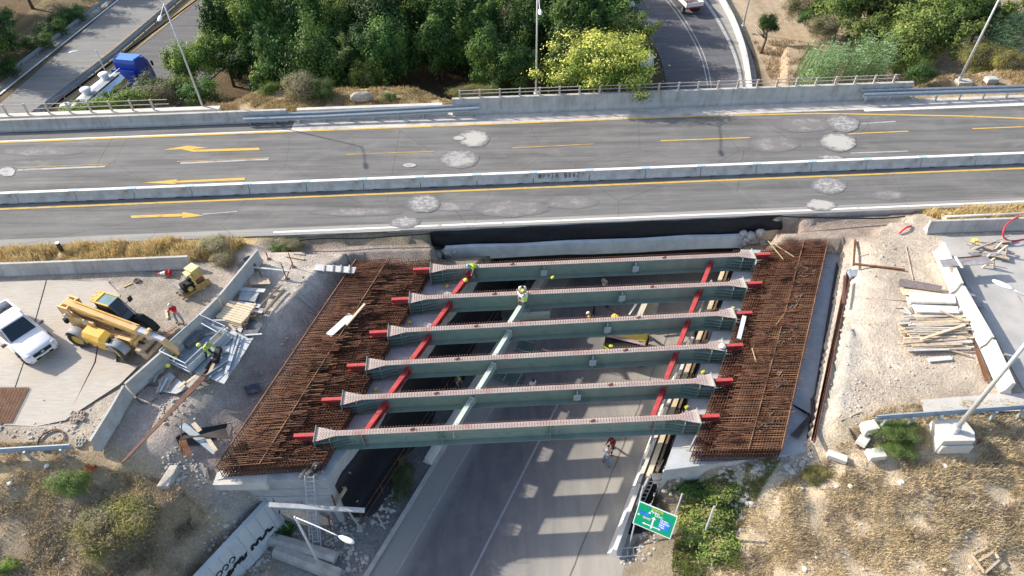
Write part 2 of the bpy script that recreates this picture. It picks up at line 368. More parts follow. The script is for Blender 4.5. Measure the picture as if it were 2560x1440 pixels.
# ---------------- roads ----------------
ARZ=math.atan(SL)
def asphalt(name,col,streak=.25,pale=(.30,.28,.26),rz=-ARZ,pa=.6):
    t=NT(name); co=t.coord('Pos',(.10,1.1,1),rz); c2=t.coord('Pos')
    f=t.noise(co,1.2,6,.6,.3); g=t.noise(c2,60,3,.7); h=t.noise(c2,.35,7,.65,.4); k=t.noise(t.coord('Pos',(.35,1.4,1),rz),.55,8,.7,.6)
    c=t.mix(t.ramp(f,.3,.7),tuple(x*(1-streak) for x in col),tuple(x*(1+streak) for x in col))
    c=t.mix(1.,c,t.gray(t.ramp(g,.3,.7,.72,1.28)),'MULTIPLY'); c=t.mix(t.ramp(h,.50,.72,0,pa*.45),c,pale); c=t.mix(t.ramp(k,.56,.72,0,pa*.8),c,pale); s2=t.noise(t.coord('Pos',(.05,2.6,1),rz),2.,4,.5); c=t.mix(t.ramp(s2,.52,.62,0,.35),c,tuple(x*.62 for x in col)); sc=t.noise(t.coord('Pos',(1.,5.,1),rz+.5),2.2,9,.8,1.5); c=t.mix(t.ramp(sc,.66,.72,0,pa*.7),c,pale)
    vo=t.n('ShaderNodeTexVoronoi',feature='DISTANCE_TO_EDGE'); vo.inputs['Scale'].default_value=.13; t.l(t.mix(.08,c2,t.n('ShaderNodeTexNoise').outputs['Color']),vo.inputs['Vector'])
    c=t.mix(t.ramp(vo.outputs['Distance'],.0,.0022,.75,0.),c,(.05,.047,.045))
    t.bump(g,.3,.01); return t.out(c,.9,0,.25)
ASPH=asphalt('asphalt',(.160,.157,.152),.32)
ASPHS=asphalt('asphalt_shoulder',(.30,.29,.27),.15,pa=.3)
ROADL=asphalt('underpass_asphalt',(.115,.113,.122),.3,(.33,.31,.28),math.atan(1/KW)*-1,.7)
ROADP=asphalt('dusty_asphalt',(.33,.31,.275),.18,(.42,.38,.32),math.atan(1/KW)*-1,.5)
def sheet(name,pts,m,kind='structure',parent=None):
    o=MB().poly(pts).build(name,m,parent); 
    if kind: tag(o,kind=kind)
    return o
def strip(d0,d1,x0,x1,z): return [D(d0,x0,z),D(d0,x1,z),D(d1,x1,z),D(d1,x0,z)]
# highway deck: slab over the opening, road sheet over all
sheet('highway',strip(35.35,49.45,-140,140,.02),ASPH)
sheet('road_shoulder',strip(35.36,36.1,-140,140,.028),ASPHS)
dk=MB().prism([D(35.38,-17),D(35.38,31),D(50.4,31),D(50.4,-17)],-.85,.012).build('bridge_deck',CONC); tag(dk,kind='structure')
PALE=mat('pale_gutter',(.56,.52,.47),.9,var=.16,scale=1.2,dirt=(.30,.28,.26),dirta=.8,bump=.2)
sheet('gutter_strip',strip(48.15,49.5,-17.5,46,.03),PALE)
def worn(name,col,lo=.50,hi=.60,scale=2.2,under=(.15,.145,.14),sx=.5):
    t=NT(name); co=t.coord('Pos',(sx,1,1),-ARZ); f=t.noise(co,scale,9,.72); c=t.mix(t.ramp(f,lo,hi),col,under); return t.out(c,.8,0,.2)
YEL=worn('yellow_road_paint',(.62,.41,.10),.52,.74); YELF=worn('faded_yellow_paint',(.45,.29,.10),.46,.70); WHT=worn('white_road_paint',(.80,.78,.74),.56,.72); WHF=worn('grey_road_paint',(.42,.42,.41),.50,.7); BLOT=worn('white_paint_spill',(.62,.60,.57),.50,.62,1.6)
SMEAR=worn('dust_smear',(.36,.33,.31),.40,.50,1.1,(.15,.145,.14),.4)
# white edge lines
sheet('edge_line',strip(35.62,35.78,-16,140,.034),WHT); sheet('edge_line',strip(39.35,39.53,-140,140,.034),YEL)
sheet('edge_line',strip(47.98,48.16,-140,16,.036),YEL); sheet('edge_line',strip(48.18,48.32,-140,-16,.034),WHT)
bx=[D(47.98,16,.036),D(47.75,25,.036),D(46.6,36,.036),D(45.2,46,.036),D(44.0,56,.036)]
sheet('edge_line',bx+[p+Vector((0,.18,0)) for p in reversed(bx)],YEL); sheet('edge_line',strip(47.85,48.15,29,140,.038),WHT)
for (u0,v0,u1,v1,m,w_) in [(865,387,1084,380,YELF,.13),(1280,371,1486,361,YELF,.13),(1652,353,1876,345,YEL,.13),(2112,336,2272,329,YEL,.13),(2432,323,2600,316,YEL,.13),
        (36,421,272,411,YELF,.10),(442,405,674,395,YELF,.10),(42,427,262,418,WHF,.22),(450,410,670,400,WHF,.22),(505,537,592,530,WHF,.12),(60,322,-200,335,WHT,.1),(1000,577,700,588,WHF,.05),(2128,384,2272,379,WHF,.14),(2120,312,2240,305,WHF,.16)]:
    a=P(u0,v0,.034);b=P(u1,v1,.034); sheet('lane_dash',[a,b,b+Vector((0,w_,0)),a+Vector((0,w_,0))],m)
def arrow(pts,z=.04): sheet('road_arrow',[P(u,v,z) for u,v in pts],YEL)
arrow([(359,457),(446,448),(440,452),(612,444),(613,450),(441,457),(437,460)])
arrow([(327,539),(455,534),(458,530),(510,539),(456,545),(455,541),(328,545)])
arrow([(408,374),(470,364),(520,370),(488,372),(482,374),(648,369),(649,375),(480,380),(456,373),(430,374)])
def blotmat(name,col,amt,spk):
    t=NT(name); ge=t.n('ShaderNodeTexCoord').outputs['Generated']; vs=t.n('ShaderNodeVectorMath',operation='DISTANCE'); t.l(ge,vs.inputs[0]); vs.inputs[1].default_value=(.5,.5,0)
    sp=t.n('ShaderNodeVectorMath',operation='MULTIPLY'); t.l(ge,sp.inputs[0]); sp.inputs[1].default_value=(1,1,0); vs.inputs[0].links and t.t.links.remove(vs.inputs[0].links[0]); t.l(sp.outputs[0],vs.inputs[0])
    co=t.coord('Pos',(.7,1,1)); f=t.noise(co,3.,9,.75); g=t.noise(co,spk,8,.75); h=t.noise(co,45,3)
    a=t.n('ShaderNodeMath',operation='MULTIPLY_ADD'); t.l(f,a.inputs[0]); a.inputs[1].default_value=.85; t.l(vs.outputs['Value'],a.inputs[2])
    e=t.ramp(a.outputs[0],.72,.90,1.,0.); k=t.ramp(g,amt,amt+.14,1.,.25); m=t.n('ShaderNodeMath',operation='MULTIPLY'); t.l(e,m.inputs[0]); t.l(k,m.inputs[1])
    c=t.mix(t.ramp(f,.3,.7),(.135,.13,.132),(.18,.174,.175)); c=t.mix(m.outputs[0],c,col); return t.out(c,.9,0,.2)
def blot(u,v,ru,rv,m=BLOT,z=.042,sd=0,name='paint_spill'):
    ru*=1.32; rv*=1.28
    r=random.Random(int(u)+sd); pts=[]
    for k in range(26):
        a=2*math.pi*k/26; q=1+r.uniform(-.06,.06); pts.append(P(u+ru*q*math.cos(a),v-rv*q*math.sin(a),z))
    pts.reverse(); sheet(name,pts,m)
BLOT=blotmat('white_paint_spill',(.38,.37,.35),.46,1.6); BL2=blotmat('speckled_paint_spill',(.45,.44,.43),.40,4.); SMEAR=blotmat('dust_smear',(.30,.28,.265),.38,1.2)
WHB=blotmat('fresh_white_blot',(.43,.415,.385),.58,3.)
for (u,v,a,b,m) in [(1184,346,31,18,WHB),(1148,396,38,19,BLOT),(1146,345,14,5,WHB),(1057,508,32,19,BL2),(2107,308,32,18,BL2),(2096,355,35,19,WHB),(2072,463,34,17,BL2),
        (2075,393,26,5,BL2),(2052,512,30,12,WHB),(1010,555,30,12,BL2),(18,429,15,9,WHF),(1024,413,12,4,WHF)]: _bz=.042+.0004*(u%37); blot(u,v,a,b,m,_bz)
for (u,v,a,b) in [(1275,520,75,17),(1430,505,50,14),(100,378,80,10),(1120,515,80,10),(2010,310,60,16),(1935,360,50,16),(2220,488,35,10),(890,530,90,8)]: blot(u,v,a,b,SMEAR,.0315+.0001*(u%29),3,'dust_patch')
# underpass road: carriageway, dusty margins, lines
def along(x0,w,y0,y1,z): return [(x0+KW*y0,y0,z),(x0+w+KW*y0,y0,z),(x0+w+KW*y1,y1,z),(x0+KW*y1,y1,z)]
def px0(u,v,z): p=P(u,v,z); return p.x-KW*p.y
xl=px0(980,1440,ZR); xr=px0(1500,1420,ZR)
RU=NT('underpass_road_surface'); t=RU; co=t.coord('Pos'); sx=t.n('ShaderNodeSeparateXYZ'); t.l(co,sx.inputs[0])
my=t.n('ShaderNodeMath',operation='MULTIPLY_ADD'); t.l(sx.outputs[1],my.inputs[0]); my.inputs[1].default_value=-KW; t.l(sx.outputs[0],my.inputs[2])
al=t.coord('Pos',(1.2,.16,1),.45); n1=t.noise(al,1.3,7,.6,.3); n2=t.noise(co,55,3,.7); n3=t.noise(co,.7,7,.65,.5)
wob=t.n('ShaderNodeMath',operation='MULTIPLY_ADD'); t.l(n3,wob.inputs[0]); wob.inputs[1].default_value=1.6; t.l(my.outputs[0],wob.inputs[2])
base=t.mix(t.ramp(n1,.3,.7),(.115,.113,.125),(.165,.16,.168)); dustc=t.mix(t.ramp(n1,.3,.7),(.34,.315,.28),(.44,.405,.35))
base=t.mix(t.ramp(n3,.50,.68,0,.35),base,(.24,.23,.225))
c=t.mix(t.ramp(wob.outputs[0],xr-6.6,xr-.3,0,.97),base,dustc); c=t.mix(t.ramp(my.outputs[0],xl-.1,xl+1.0,.85,0),c,(.33,.315,.29))
c=t.mix(1.,c,t.gray(t.ramp(n2,.3,.7,.8,1.2)),'MULTIPLY'); t.bump(n2,.3,.01); RUM=t.out(c,.92,0,.2)
sheet('underpass_road',along(xl-1.3,xr-xl+2.9,-30,62,ZR+.04),RUM)
FNT=worn('faint_road_line',(.33,.33,.34),.50,.75,2.5,(.16,.157,.165),.6); xm=px0(1190,1410,ZR)
sheet('edge_line',along(xl+.1,.16,-30,50,ZR+.058),FNT); sheet('lane_dash',along(xm,.14,8,26,ZR+.058),FNT)
CRK=mat('crack_filler',(.12,.11,.10),.95); 
pts=[]
for k in range(40):
    y=10+k*.55; x=xr-1.45+KW*y+random.uniform(-.03,.03); pts.append((x,y,ZR+.064))
sheet('road_crack',pts+[(p[0]+.035,p[1],p[2]) for p in reversed(pts)],CRK)
# ramp that curls away behind the highway
cl=[(px+KW*0,py) for px,py in []]
def smooth(pts,n=6):
    out=[]; L=len(pts)
    for i in range(L-1):
        p0,p1,p2,p3=pts[max(i-1,0)],pts[i],pts[i+1],pts[min(i+2,L-1)]
        for k in range(n):
            t=k/n; out.append(tuple(.5*((2*b)+(c-a)*t+(2*a-5*b+4*c-d)*t*t+(-a+3*b-3*c+d)*t**3) for a,b,c,d in zip(p0,p1,p2,p3)))
    out.append(tuple(pts[-1])); return out
ro=smooth([(23.4,55),(25.0,61),(26.3,67),(27.0,74),(27.0,84),(25.5,95),(22,106),(15,120)])
ri=smooth([(13.5,55),(15.8,61),(16.6,67),(16.4,74),(14.6,84),(11.5,94),(7.5,103),(1,114)])
def ribbon(name,a,b,z,m,fa=0.,fb=1.):
    q=MB(); A=[Vector((*p,z)) for p in a];B=[Vector((*p,z)) for p in b]; n=len(A)
    L=[x.lerp(y,fa) for x,y in zip(A,B)];R=[x.lerp(y,fb) for x,y in zip(A,B)]
    q.add(L+R,[(i,n+i,n+i+1,i+1) for i in range(n-1)]); o=q.build(name,m); return tag(o,kind='structure')
RAMPM=asphalt('ramp_asphalt',(.125,.125,.135),.2,(.30,.29,.27),1.2,.4)
ribbon('exit_ramp',ri,ro,-5.92,RAMPM)
for f in (.44,.48,.80): ribbon('edge_line',ri,ro,-5.90,WHF,f,f+(.012 if f<.5 else .035))
ribbon('drainage_channel',ri,ro,-5.905,ASPHS,.86,1.0)
# twin carriageway at the upper left
def seg(pa,pb,z): return P(*pa,z),P(*pb,z)
def band(name,e0,e1,z,m,zz=None):
    a,b=P(*e0[0],z),P(*e0[1],z); c,d=P(*e1[0],z),P(*e1[1],z)
    ext=lambda p,q,k:p+(q-p)*k
    pts=[ext(a,b,-1.2),ext(a,b,2.2),ext(c,d,2.2),ext(c,d,-1.2)]
    for p in pts: p.z=zz if zz else z
    return sheet(name,pts,m)
SL2=asphalt('slip_road_asphalt',(.24,.235,.225),.15,(.38,.36,.33),-.9,.4); SL3=asphalt('slip_road_dark_asphalt',(.14,.138,.14),.2,(.3,.28,.26),-.9,.4)
band('slip_road',[(0,262),(298,0)],[(80,285),(430,0)],-6,SL2,-5.93)
band('slip_road',[(140,285),(500,0)],[(420,285),(770,0)],-6,SL3,-5.93)
band('verge',[(80,285),(430,0)],[(140,285),(500,0)],-6,mat('dry_verge',(.32,.24,.14),.95,var=.4,scale=6),-5.9)
band('edge_line',[(0,235),(295,0)],[(0,240),(300,0)],-6,WHT,-5.9); band('edge_line',[(180,230),(492,0)],[(185,232),(498,0)],-6,WHT,-5.9)
band('road_shoulder',[(-20,225),(262,0)],[(0,236),(290,0)],-6,ASPHS,-5.915)
# ---------------- bridge site: abutments, girders, bracing ----------------
def PY(u,v,d):      # pixel -> point on the vertical plane y = d + SL x
    r=_F+_R*(u-1280)/FPX+_U*(720-v)/FPX; t=d/(r[1]-SL*r[0]); return Vector((r[0]*t,r[1]*t,HC+r[2]*t))
E=Vector((1,SL,0)).normalized(); SK=Vector((KW,1,0)).normalized()
BAND=NT('board_marked_concrete'); t=BAND; co=t.coord('Pos'); wv=t.n('ShaderNodeTexWave',bands_direction='Z'); wv.inputs['Scale'].default_value=1.6; wv.inputs['Distortion'].default_value=1.2; t.l(co,wv.inputs[0])
f=t.noise(co,1.5,7,.6); c=t.mix(t.ramp(f,.35,.7),(.50,.52,.53),(.36,.37,.37)); c=t.mix(t.ramp(wv.outputs[1],.1,.25,.45,0),c,(.26,.26,.25)); t.bump(f,.4,.05); BANDM=t.out(c,.9,0,.2)
ab=empty('abutment',(-12,17.6,-6.5)); tag(ab,'concrete abutment beside the dirt slope, long ladder leaning on its face','abutment')
def child(mb,name,m,par,**k):
    o=mb.build(name,m,None,**k); o.parent=par; o.matrix_parent_inverse=Matrix.Translation(par.location).inverted() if par.rotation_euler.z==0 else par.matrix_basis.inverted(); return o
child(MB().prism([(WL(17.6),17.6),(WL(33.4),33.4),(-10.6,33.4),(-15.45,17.6)],-6.7,-1.65),'seat_wall',BANDM,ab)
m_=MB()
for z in (-2.5,-3.3,-4.0): m_.box((-12.5,17.56,z),(5.5,.06,.05))
child(m_,'joint_ridge',CONCB,ab)
child(MB().prism([(-15.4,17.4),(-12.7,17.4),(-12.7,18.2),(-15.4,18.2)],-2.2,-1.62),'edge_block',CONCL,ab)
ab2=empty('abutment',(11,17.9,-6.5)); tag(ab2,'concrete abutment beside the sandy working platform, small blue box on its end','abutment')
child(MB().prism([(WR(17.8),17.8),(15.2,18.7),(17.0,20.0),(22.3,31.2),(22.6,34.0),(WR(34.4),34.4)],-4.6,-1.65),'seat_wall',CONCB,ab2)
child(MB().prism([(WR(17.9)+.02,17.9),(WR(34.4)+.02,34.3),(WR(34.4)+.8,34.3),(WR(17.9)+.8,17.9)],-6.7,-1.7),'face_wall',CONCB,ab2)
for nm,a,b in (('L',WL,-1),('R',WR,1)):
    o=MB().prism([(a(36.3),36.3),(a(53),53),(a(53)+b*1.2,53),(a(36.3)+b*1.2,36.3)][::b],-6.8,-.86).build('underpass_wall',CONC); tag(o,'dark concrete side wall of the underpass below the highway, '+('beside the black draped wall' if b<0 else 'beside the timber formwork'),'wall')
# plinths (bearing blocks) and small things on the seats are built with the girders
GRN=mat('grey_green_paint',(.205,.285,.245),.55,var=.12,scale=1.2,dirt=(.34,.35,.30),dirta=.5)
GRNL=mat('pale_green_paint',(.56,.62,.55),.6,var=.06,scale=2,dirt=(.35,.42,.38),dirta=.3)
REDP=mat('red_primer',(.46,.06,.06),.75,var=.15,scale=3,dirt=(.55,.20,.18),dirta=.45)
PNK=NT('pink_primer'); t=PNK; co=t.coord('Object'); f=t.noise(co,.7,6,.65,.5); g=t.noise(co,14,3)
c=t.mix(t.ramp(f,.42,.62),(.56,.48,.43),(.52,.40,.365)); c=t.mix(t.ramp(f,.60,.76,0,.55),c,(.45,.12,.11)); c=t.mix(1.,c,t.gray(t.ramp(g,.3,.7,.88,1.1)),'MULTIPLY'); PNKM=t.out(c,.8,0,.2)
STUD=mat('stud_steel',(.26,.15,.12),.8,var=.2)
GL=[(-10.33,19.53),(-9.28,21.77),(-8.28,24.08),(-7.34,26.53),(-6.33,29.19),(-5.23,31.83)]
GR=[(9.68,20.22),(10.93,22.54),(12.11,24.99),(13.28,27.48),(14.56,29.99),(15.79,32.61)]
ZT=-.42; GD=1.16; WT=.32
studmb=MB().tube((0,0,0),(0,0,.17),.011,n=5).tube((0,0,.17),(0,0,.195),.024,n=6); studme=None
ordw=['nearest the graffiti wall and signboard','second counted from the signboard','third counted from the signboard','fourth counted from the signboard','carrying two workers in yellow vests','closest to the highway and black sheet']
girders=[]
for i,(a,b) in enumerate(zip(GL,GR)):
    A=Vector((*a,ZT));B=Vector((*b,ZT)); L=(B-A).length; rz=math.atan2(B.y-A.y,B.x-A.x)
    g=empty('bridge_girder',A,rz); tag(g,'grey green girder with pink studded top, '+ordw[i],'girder','steel girders spanning the underpass')
    h=WT/2; fl=.42
    prof=[(0,-fl),(.12,-fl),(1.05,-h),(L-1.05,-h),(L-.12,-fl),(L,-fl),(L,fl),(L-.12,fl),(L-1.05,h),(1.05,h),(.12,fl),(0,fl)]
    MB().prism(prof,-.035,0).build('top_flange',PNKM,g)
    MB().box((L/2,0,-GD/2),(L,.03,GD-.075)).build('web',GRN,g)
    MB().prism([(0,-.40),(1.4,-.31),(L-1.4,-.31),(L,-.40),(L,.40),(L-1.4,.31),(1.4,.31),(0,.40)],-GD,-GD+.04).build('bottom_flange',GRN,g)
    for x in (-.02,L+.02): MB().box((x,0,-GD/2+.03),(.035,1.0,GD+.1)).build('end_plate',PNKM if 0 else GRN,g)
    for e in (0,1):
        m=MB(); s=1 if e==0 else -1; x0=0 if e==0 else L
        for z in (-.32,-.58,-.84):
            for sd in (-1,1):
                q=[(x0+s*.02,sd*.02),(x0+s*.02,sd*.42),(x0+s*.8,sd*.36),(x0+s*1.7,sd*.12),(x0+s*1.7,sd*.02)]
                m.prism([(p[0],p[1]) for p in (q if s*sd<0 else q[::-1])],z,z+.02)
        for sd in (-1,1): m.box((x0+s*.75,sd*.2,-GD/2),(.02,.36,GD-.1))
        m.build('end_stiffener',GRN,g)
        MB().box((x0-s*.58,0,-.03),(1.08,.20,.04)).box((x0-s*.58,0,-.22),(1.06,.03,.34)).box((x0-s*.58,0,-.40),(1.08,.2,.04)).build('red_stub',REDP,g)
        MB().box((x0+s*.5,0,-GD-.04),(.45,.5,.08)).build('bearing_block',GRN if e else CONCB,g)
    m=MB()
    for k in range(7):
        x=1.9+k*(L-3.8)/6
        if i==0: m.box((x,-.12,-.80),(.03,.16,.12))
    if i==0:
        for x in (L*.325,L*.61,L*.885,L*.12): m.box((x,-.14,-GD/2),(.025,.2,GD-.08)).box((x,-.1,-.72),(.5,.05,.02)).box((x,-.1,-.22),(.3,.05,.02))
        m.box((L/2,-.022,-.62),(L-3,.012,.02)); m.build('web_stiffener',GRN,g)
    m=MB(); n=int((L-.3)/.15)
    if studme is None:
        so_=studmb.build('shear_stud',STUD); studme=so_.data; bpy.data.objects.remove(so_)
    for k in range(n):
        x=.15+k*.15
        for yy in ((.13,0,-.13) if 7<k<n-7 else (.30,.13,0,-.13,-.30)):
            if yy==.13 and 20<=k<120:
                s_=bpy.data.objects.new('shear_stud',studme); lnk(s_); s_.parent=g; s_.location=(x,yy,0)
            else:
                m.tube((x,yy,0),(x,yy,.185),.012,n=4)
    o=m.build('stud_rows',STUD,g); o['kind']='stuff'
    for x in (L*.25,L*.72): MB().box((x,0,.04),(.22,.09,.04),.3).box((x+.1,.03,.08),(.10,.04,.05),-.4).build('lifting_lug',mat('dull_red_lug',(.22,.05,.045),.8),g)
    girders.append((g,A,B,L))
def on_g(i,x):        # point on girder axis i at world x
    g,A,B,L=girders[i]; t=(x-A.x)/(B.x-A.x); return A.lerp(B,t)
def brace(i,u,v,m,label,grp,i2=None):
    top=P(u,v,-.98); far=on_g(i,top.x); K=KW
    near=on_g(i-1,far.x-K*(far.y-GL[i-1][1])); near=on_g(i-1,far.x-K*(far.y-near.y))
    d=(far-near).normalized(); a=near+d*.07; b=far-d*.07; L=(b-a).length
    o=empty('cross_brace',(a.x,a.y,ZT),math.atan2(d.y,d.x)); tag(o,label,'cross beam',grp)
    MB().box((L/2,0,-.54),(L-.04,.26,.025)).build('top_plate',m,o)
    MB().box((L/2,0,-.73),(L-.06,.02,.36)).build('web_plate',m,o)
    MB().box((L/2,0,-.93),(L-.04,.30,.025)).build('bottom_plate',m,o)
    for x in (.0,L): MB().box((x,0,-.68),(.025,.40,.62)).build('end_plate',m,o)
    MB().box((L-.22,.08,-.50),(.36,.03,.08)).box((L-.22,-.08,-.50),(.36,.03,.08)).build('splice_tab',m,o)
nm=['between the two girders nearest the black sheet','between the fourth and fifth girders','between the third and fourth girders','between the second and third girders','between the first and second girders']
for k,(i,u,v) in enumerate([(5,1172,695),(4,1125,764),(3,1073,842),(2,1020,928),(1,964,1017)]): brace(i,u,v,REDP,'red cross beam '+nm[k]+', telehandler side','red cross beams')
for k,(i,u,v) in enumerate([(4,1312,772),(3,1274,832),(2,1234,912),(1,1180,1003)]): brace(i,u,v,GRNL,'pale green cross beam '+nm[k+1],'pale green cross beams')
for k,(i,u,v) in enumerate([(5,1779,660),(4,1750,736),(3,1722,812),(2,1692,896),(1,1661,983)]): brace(i,u,v,REDP,'red cross beam '+nm[k]+', sandy platform side','red cross beams')
LBL=mat('blue_grey_plate',(.40,.47,.52),.5,var=.08)
for i,u in ((5,1360),(5,1588),(4,1555),(3,1520),(2,1483),(1,1443)):
    g,A,B,L=girders[i]; p=PY(u,{1:996,2:906,3:826,4:748,5:680}[i],A.y-SL*A.x-.3); lx=(p-A).dot(Vector((math.cos(g.rotation_euler.z),math.sin(g.rotation_euler.z),0)))
    MB().box((lx,-.31,-.60),(.40,.025,.50)).box((lx,-.16,-.58),(.02,.28,.9)).build('connection_plate',LBL,g)

# ---------------- reinforcement cages ----------------
REB=mat('rebar',(.135,.06,.036),.9,var=.5,scale=1.1,dirt=(.23,.115,.062),dirta=.7); REBL=mat('rebar_bright',(.25,.135,.075),.85,var=.45,scale=1.5,dirt=(.13,.065,.04),dirta=.6)
def cage(name,A,B,C,Dd,zt,zb,low,label,side):
    A,B,C,Dd=[Vector((*p,0)) for p in (A,B,C,Dd)]
    g=empty(name,(A.x,A.y,zb)); tag(g,label,'rebar cage'); off=Vector((A.x,A.y,zb))
    def Q(s,t,z): # s across 0..1 (along E), t along skew 0..1
        return A.lerp(B,s).lerp(Dd.lerp(C,s),t)+Vector((0,0,z))-off
    rnd=random.Random(side); W=(B-A).length; H=(Dd-A).length
    nT=int(H/.128); nL=int(W/.15)
    def top(s): return zt if (low[0]<=s<=low[1]) else zt-.38
    def jit(): return rnd.uniform(-.02,.02)
    bars=[]
    for k in range(nT):
        t=(k+.5+rnd.uniform(-.3,.3))/nT; s1=(low[1]+rnd.uniform(-.12,.16)) if side==1 else 1.
        s0=0. if side==1 else low[0]-rnd.uniform(0,.12)
        bars.append((Q(s0+rnd.uniform(-.03,.01),t+jit()*.1,zt+jit()),Q(s1+rnd.uniform(-.05,.06),t+jit()*.12,zt+jit())))
    sel=bars if len(bars)<=96 else bars[:96]
    ofs=None
    for a,b in sel:
        MB().beam(a,b,.026,.026).build('reinforcing_bar',REBL,g)
    m=MB()
    for a,b in bars[96:]: m.beam(a,b,.026,.026)
    for z in (zt-.38,zt-.75,zb+.12):
        for k in range(nT):
            t=(k+rnd.random())/nT; m.beam(Q(0,t,z+jit()),Q(1,t+jit()*.2,z+jit()),.028,.028)
    for z in (zt-.03,zt-.42,zt-.8,zb+.10):
        for k in range(nL+1):
            s=k/nL
            if z>top(s)+.02 : continue
            m.beam(Q(s+jit()*.2,0,z+jit()),Q(s+jit()*.2,1,z+jit()),.028,.028)
    for k in range(nL+1):                      # vertical legs, tips standing proud
        s=k/nL
        for j in range(int(nT/1.5)):
            t=(j+.5)*1.5/nT; z1=top(s)+ (rnd.uniform(0,.34) if top(s)<zt else rnd.uniform(-.03,.05))
            p=Q(s+jit()*.15,t+jit()*.1,z1); m.beam(Q(s,t,zb+.05),p,.024,.024)
    for _ in range(130):                        # loose bundles lying on the mat
        s=rnd.uniform(.05,.75);t=rnd.uniform(.02,.98); l=rnd.uniform(.12,.28); z=top(s+.1)+.05+rnd.uniform(0,.2)
        dt=rnd.uniform(-.012,.012)
        for q in range(rnd.randint(1,4)): m.beam(Q(s,t+q*.008,z),Q(s+l,t+dt+q*.008,z+rnd.uniform(-.05,.08)),.026,.026)
    if side==2:
        pm_=MB()
        for tc in (.10,.28,.46,.64,.82):
            for _ in range(34):
                a_=rnd.uniform(0,6.28); q_=math.sqrt(rnd.random()); s=.72+.16*q_*math.cos(a_); t=tc+.045*q_*math.sin(a_); z1=zt+rnd.uniform(-.12,.10)
                pm_.beam(Q(s,t,zt-.5),Q(s+rnd.uniform(-.03,.03),t+rnd.uniform(-.01,.01),z1),.032,.032)
                if rnd.random()<.5: pm_.beam(Q(s,t,z1),Q(s+rnd.uniform(.02,.07),t+rnd.uniform(-.01,.02),z1-.02),.032,.032)
        q_=pm_.build('starter_bars',mat('cement_coated_bar',(.27,.21,.17),.9,var=.3),g); q_['kind']='stuff'
    o=m.build('bar_mesh',REB,g); o['kind']='stuff'
    for s in ((0.0,.42) if side==1 else (.62,.99)):
        MB().beam(Q(s,.0,zt+.05),Q(s+ (0 if s==0 else 0),1,zt+.05),.045,.045).build('runner_bar',REBL,g)
    return g
cage('rebar_cage',(-15.0,17.75),(-9.85,18.05),(-5.1,33.1),(-10.2,32.8),-.5,-1.62,(0,.45),'dense rusty rebar cage beside the excavated dirt slope, white plank lying on it',1)
cage('rebar_cage',(9.0,18.2),(13.5,18.2),(21.15,33.9),(16.9,34.0),-.5,-1.62,(.32,1.01),'orange brown rebar cage beside the sandy platform, pale strip of concrete along it',2)
# old cut beam and black sheet under the highway edge
dB=34.85
bt=[PY(u,v,dB) for u,v in [(1112,622),(1180,623),(1300,617),(1420,611),(1480,605),(1600,600),(1720,592),(1800,588),(1890,584)]]
zt_=sum(p.z for p in bt)/len(bt)
m=MB(); n=len(bt); vs=[]
for i,p in enumerate(bt):
    dz=.06*math.sin(i*2.3); z1=zt_+dz; z0=zt_-1.1-.06*math.sin(i*1.7)
    vs+= [(p.x,p.y,z1),(p.x,p.y,z0),(p.x,p.y+.26,z0),(p.x,p.y+.26,z1+.02)]
fs=[]
for i in range(n-1):
    for k in range(4): fs.append((i*4+k,i*4+(k+1)%4,(i+1)*4+(k+1)%4,(i+1)*4+k))
fs+=[(0,3,2,1),((n-1)*4,(n-1)*4+1,(n-1)*4+2,(n-1)*4+3)]
bl=mat('blue_white_concrete',(.58,.63,.66),.9,var=.12,scale=1.2,dirt=(.38,.44,.48),dirta=.6,bump=.5,bs=4)
o=m.add(vs,fs).build('cut_deck_edge',bl); tag(o,'long pale concrete beam left from the old deck, under the black sheet','concrete beam')
for (u0,v0,sd) in ((1118,640,0),(1885,598,1)):
    m=MB(); rr=random.Random(sd)
    for k in range(26):
        c=PY(u0+rr.uniform(-32,32),v0+rr.uniform(-16,26),dB-.15+rr.uniform(0,.4)); m.rock(c,rr.uniform(.2,.45))
    o=m.build('broken_concrete',CONCL if 0 else mat('rubble_concrete',(.44,.42,.39),.95,var=.25,scale=5,bump=.5,bs=9),smooth=False); tag(o,'rough broken concrete stump at the '+('sandy platform end' if sd else 'rebar pit end near the dirt slope')+' of the cut beam','concrete rubble',kind='stuff')
def cloth(name,top,bot,label,cat,cols=60,rows=8,d0=35.33,d1=35.2,amp=.05,m=BLACKM):
    def at(l,t):
        x=t*(len(l)-1); i=min(int(x),len(l)-2); f=x-i; return l[i][0]*(1-f)+l[i+1][0]*f,l[i][1]*(1-f)+l[i+1][1]*f
    vs=[];fs=[]
    for i in range(cols+1):
        a=at(top,i/cols);b=at(bot,i/cols); p=PY(*a,d0);q=PY(*b,d1)
        for j in range(rows+1):
            f=j/rows; r=p.lerp(q,f); r.y-= amp*(1+math.sin(i*.9+j)*.6+math.sin(i*.31-j*.8)) *math.sin(math.pi*min(f+.1,1)); r.z+=.02*math.sin(i*.7); vs.append(r)
    R_=rows+1
    for i in range(cols):
        for j in range(rows): fs.append((i*R_+j,i*R_+j+1,(i+1)*R_+j+1,(i+1)*R_+j))
    mb=MB().add(vs,fs); o=mb.build(name,m,smooth=True); sm=o.modifiers.new('thickness','SOLIDIFY'); sm.thickness=.015; tag(o,label,cat); return o
cloth('black_sheet',[(1075,579),(1180,574),(1300,568),(1420,562),(1560,556),(1700,550),(1830,545),(1955,538)],[(1082,616),(1150,623),(1300,619),(1420,613),(1560,603),(1700,594),(1820,588),(1955,582)],'black waterproof sheet hanging below the highway edge above the pale beam','plastic sheet')
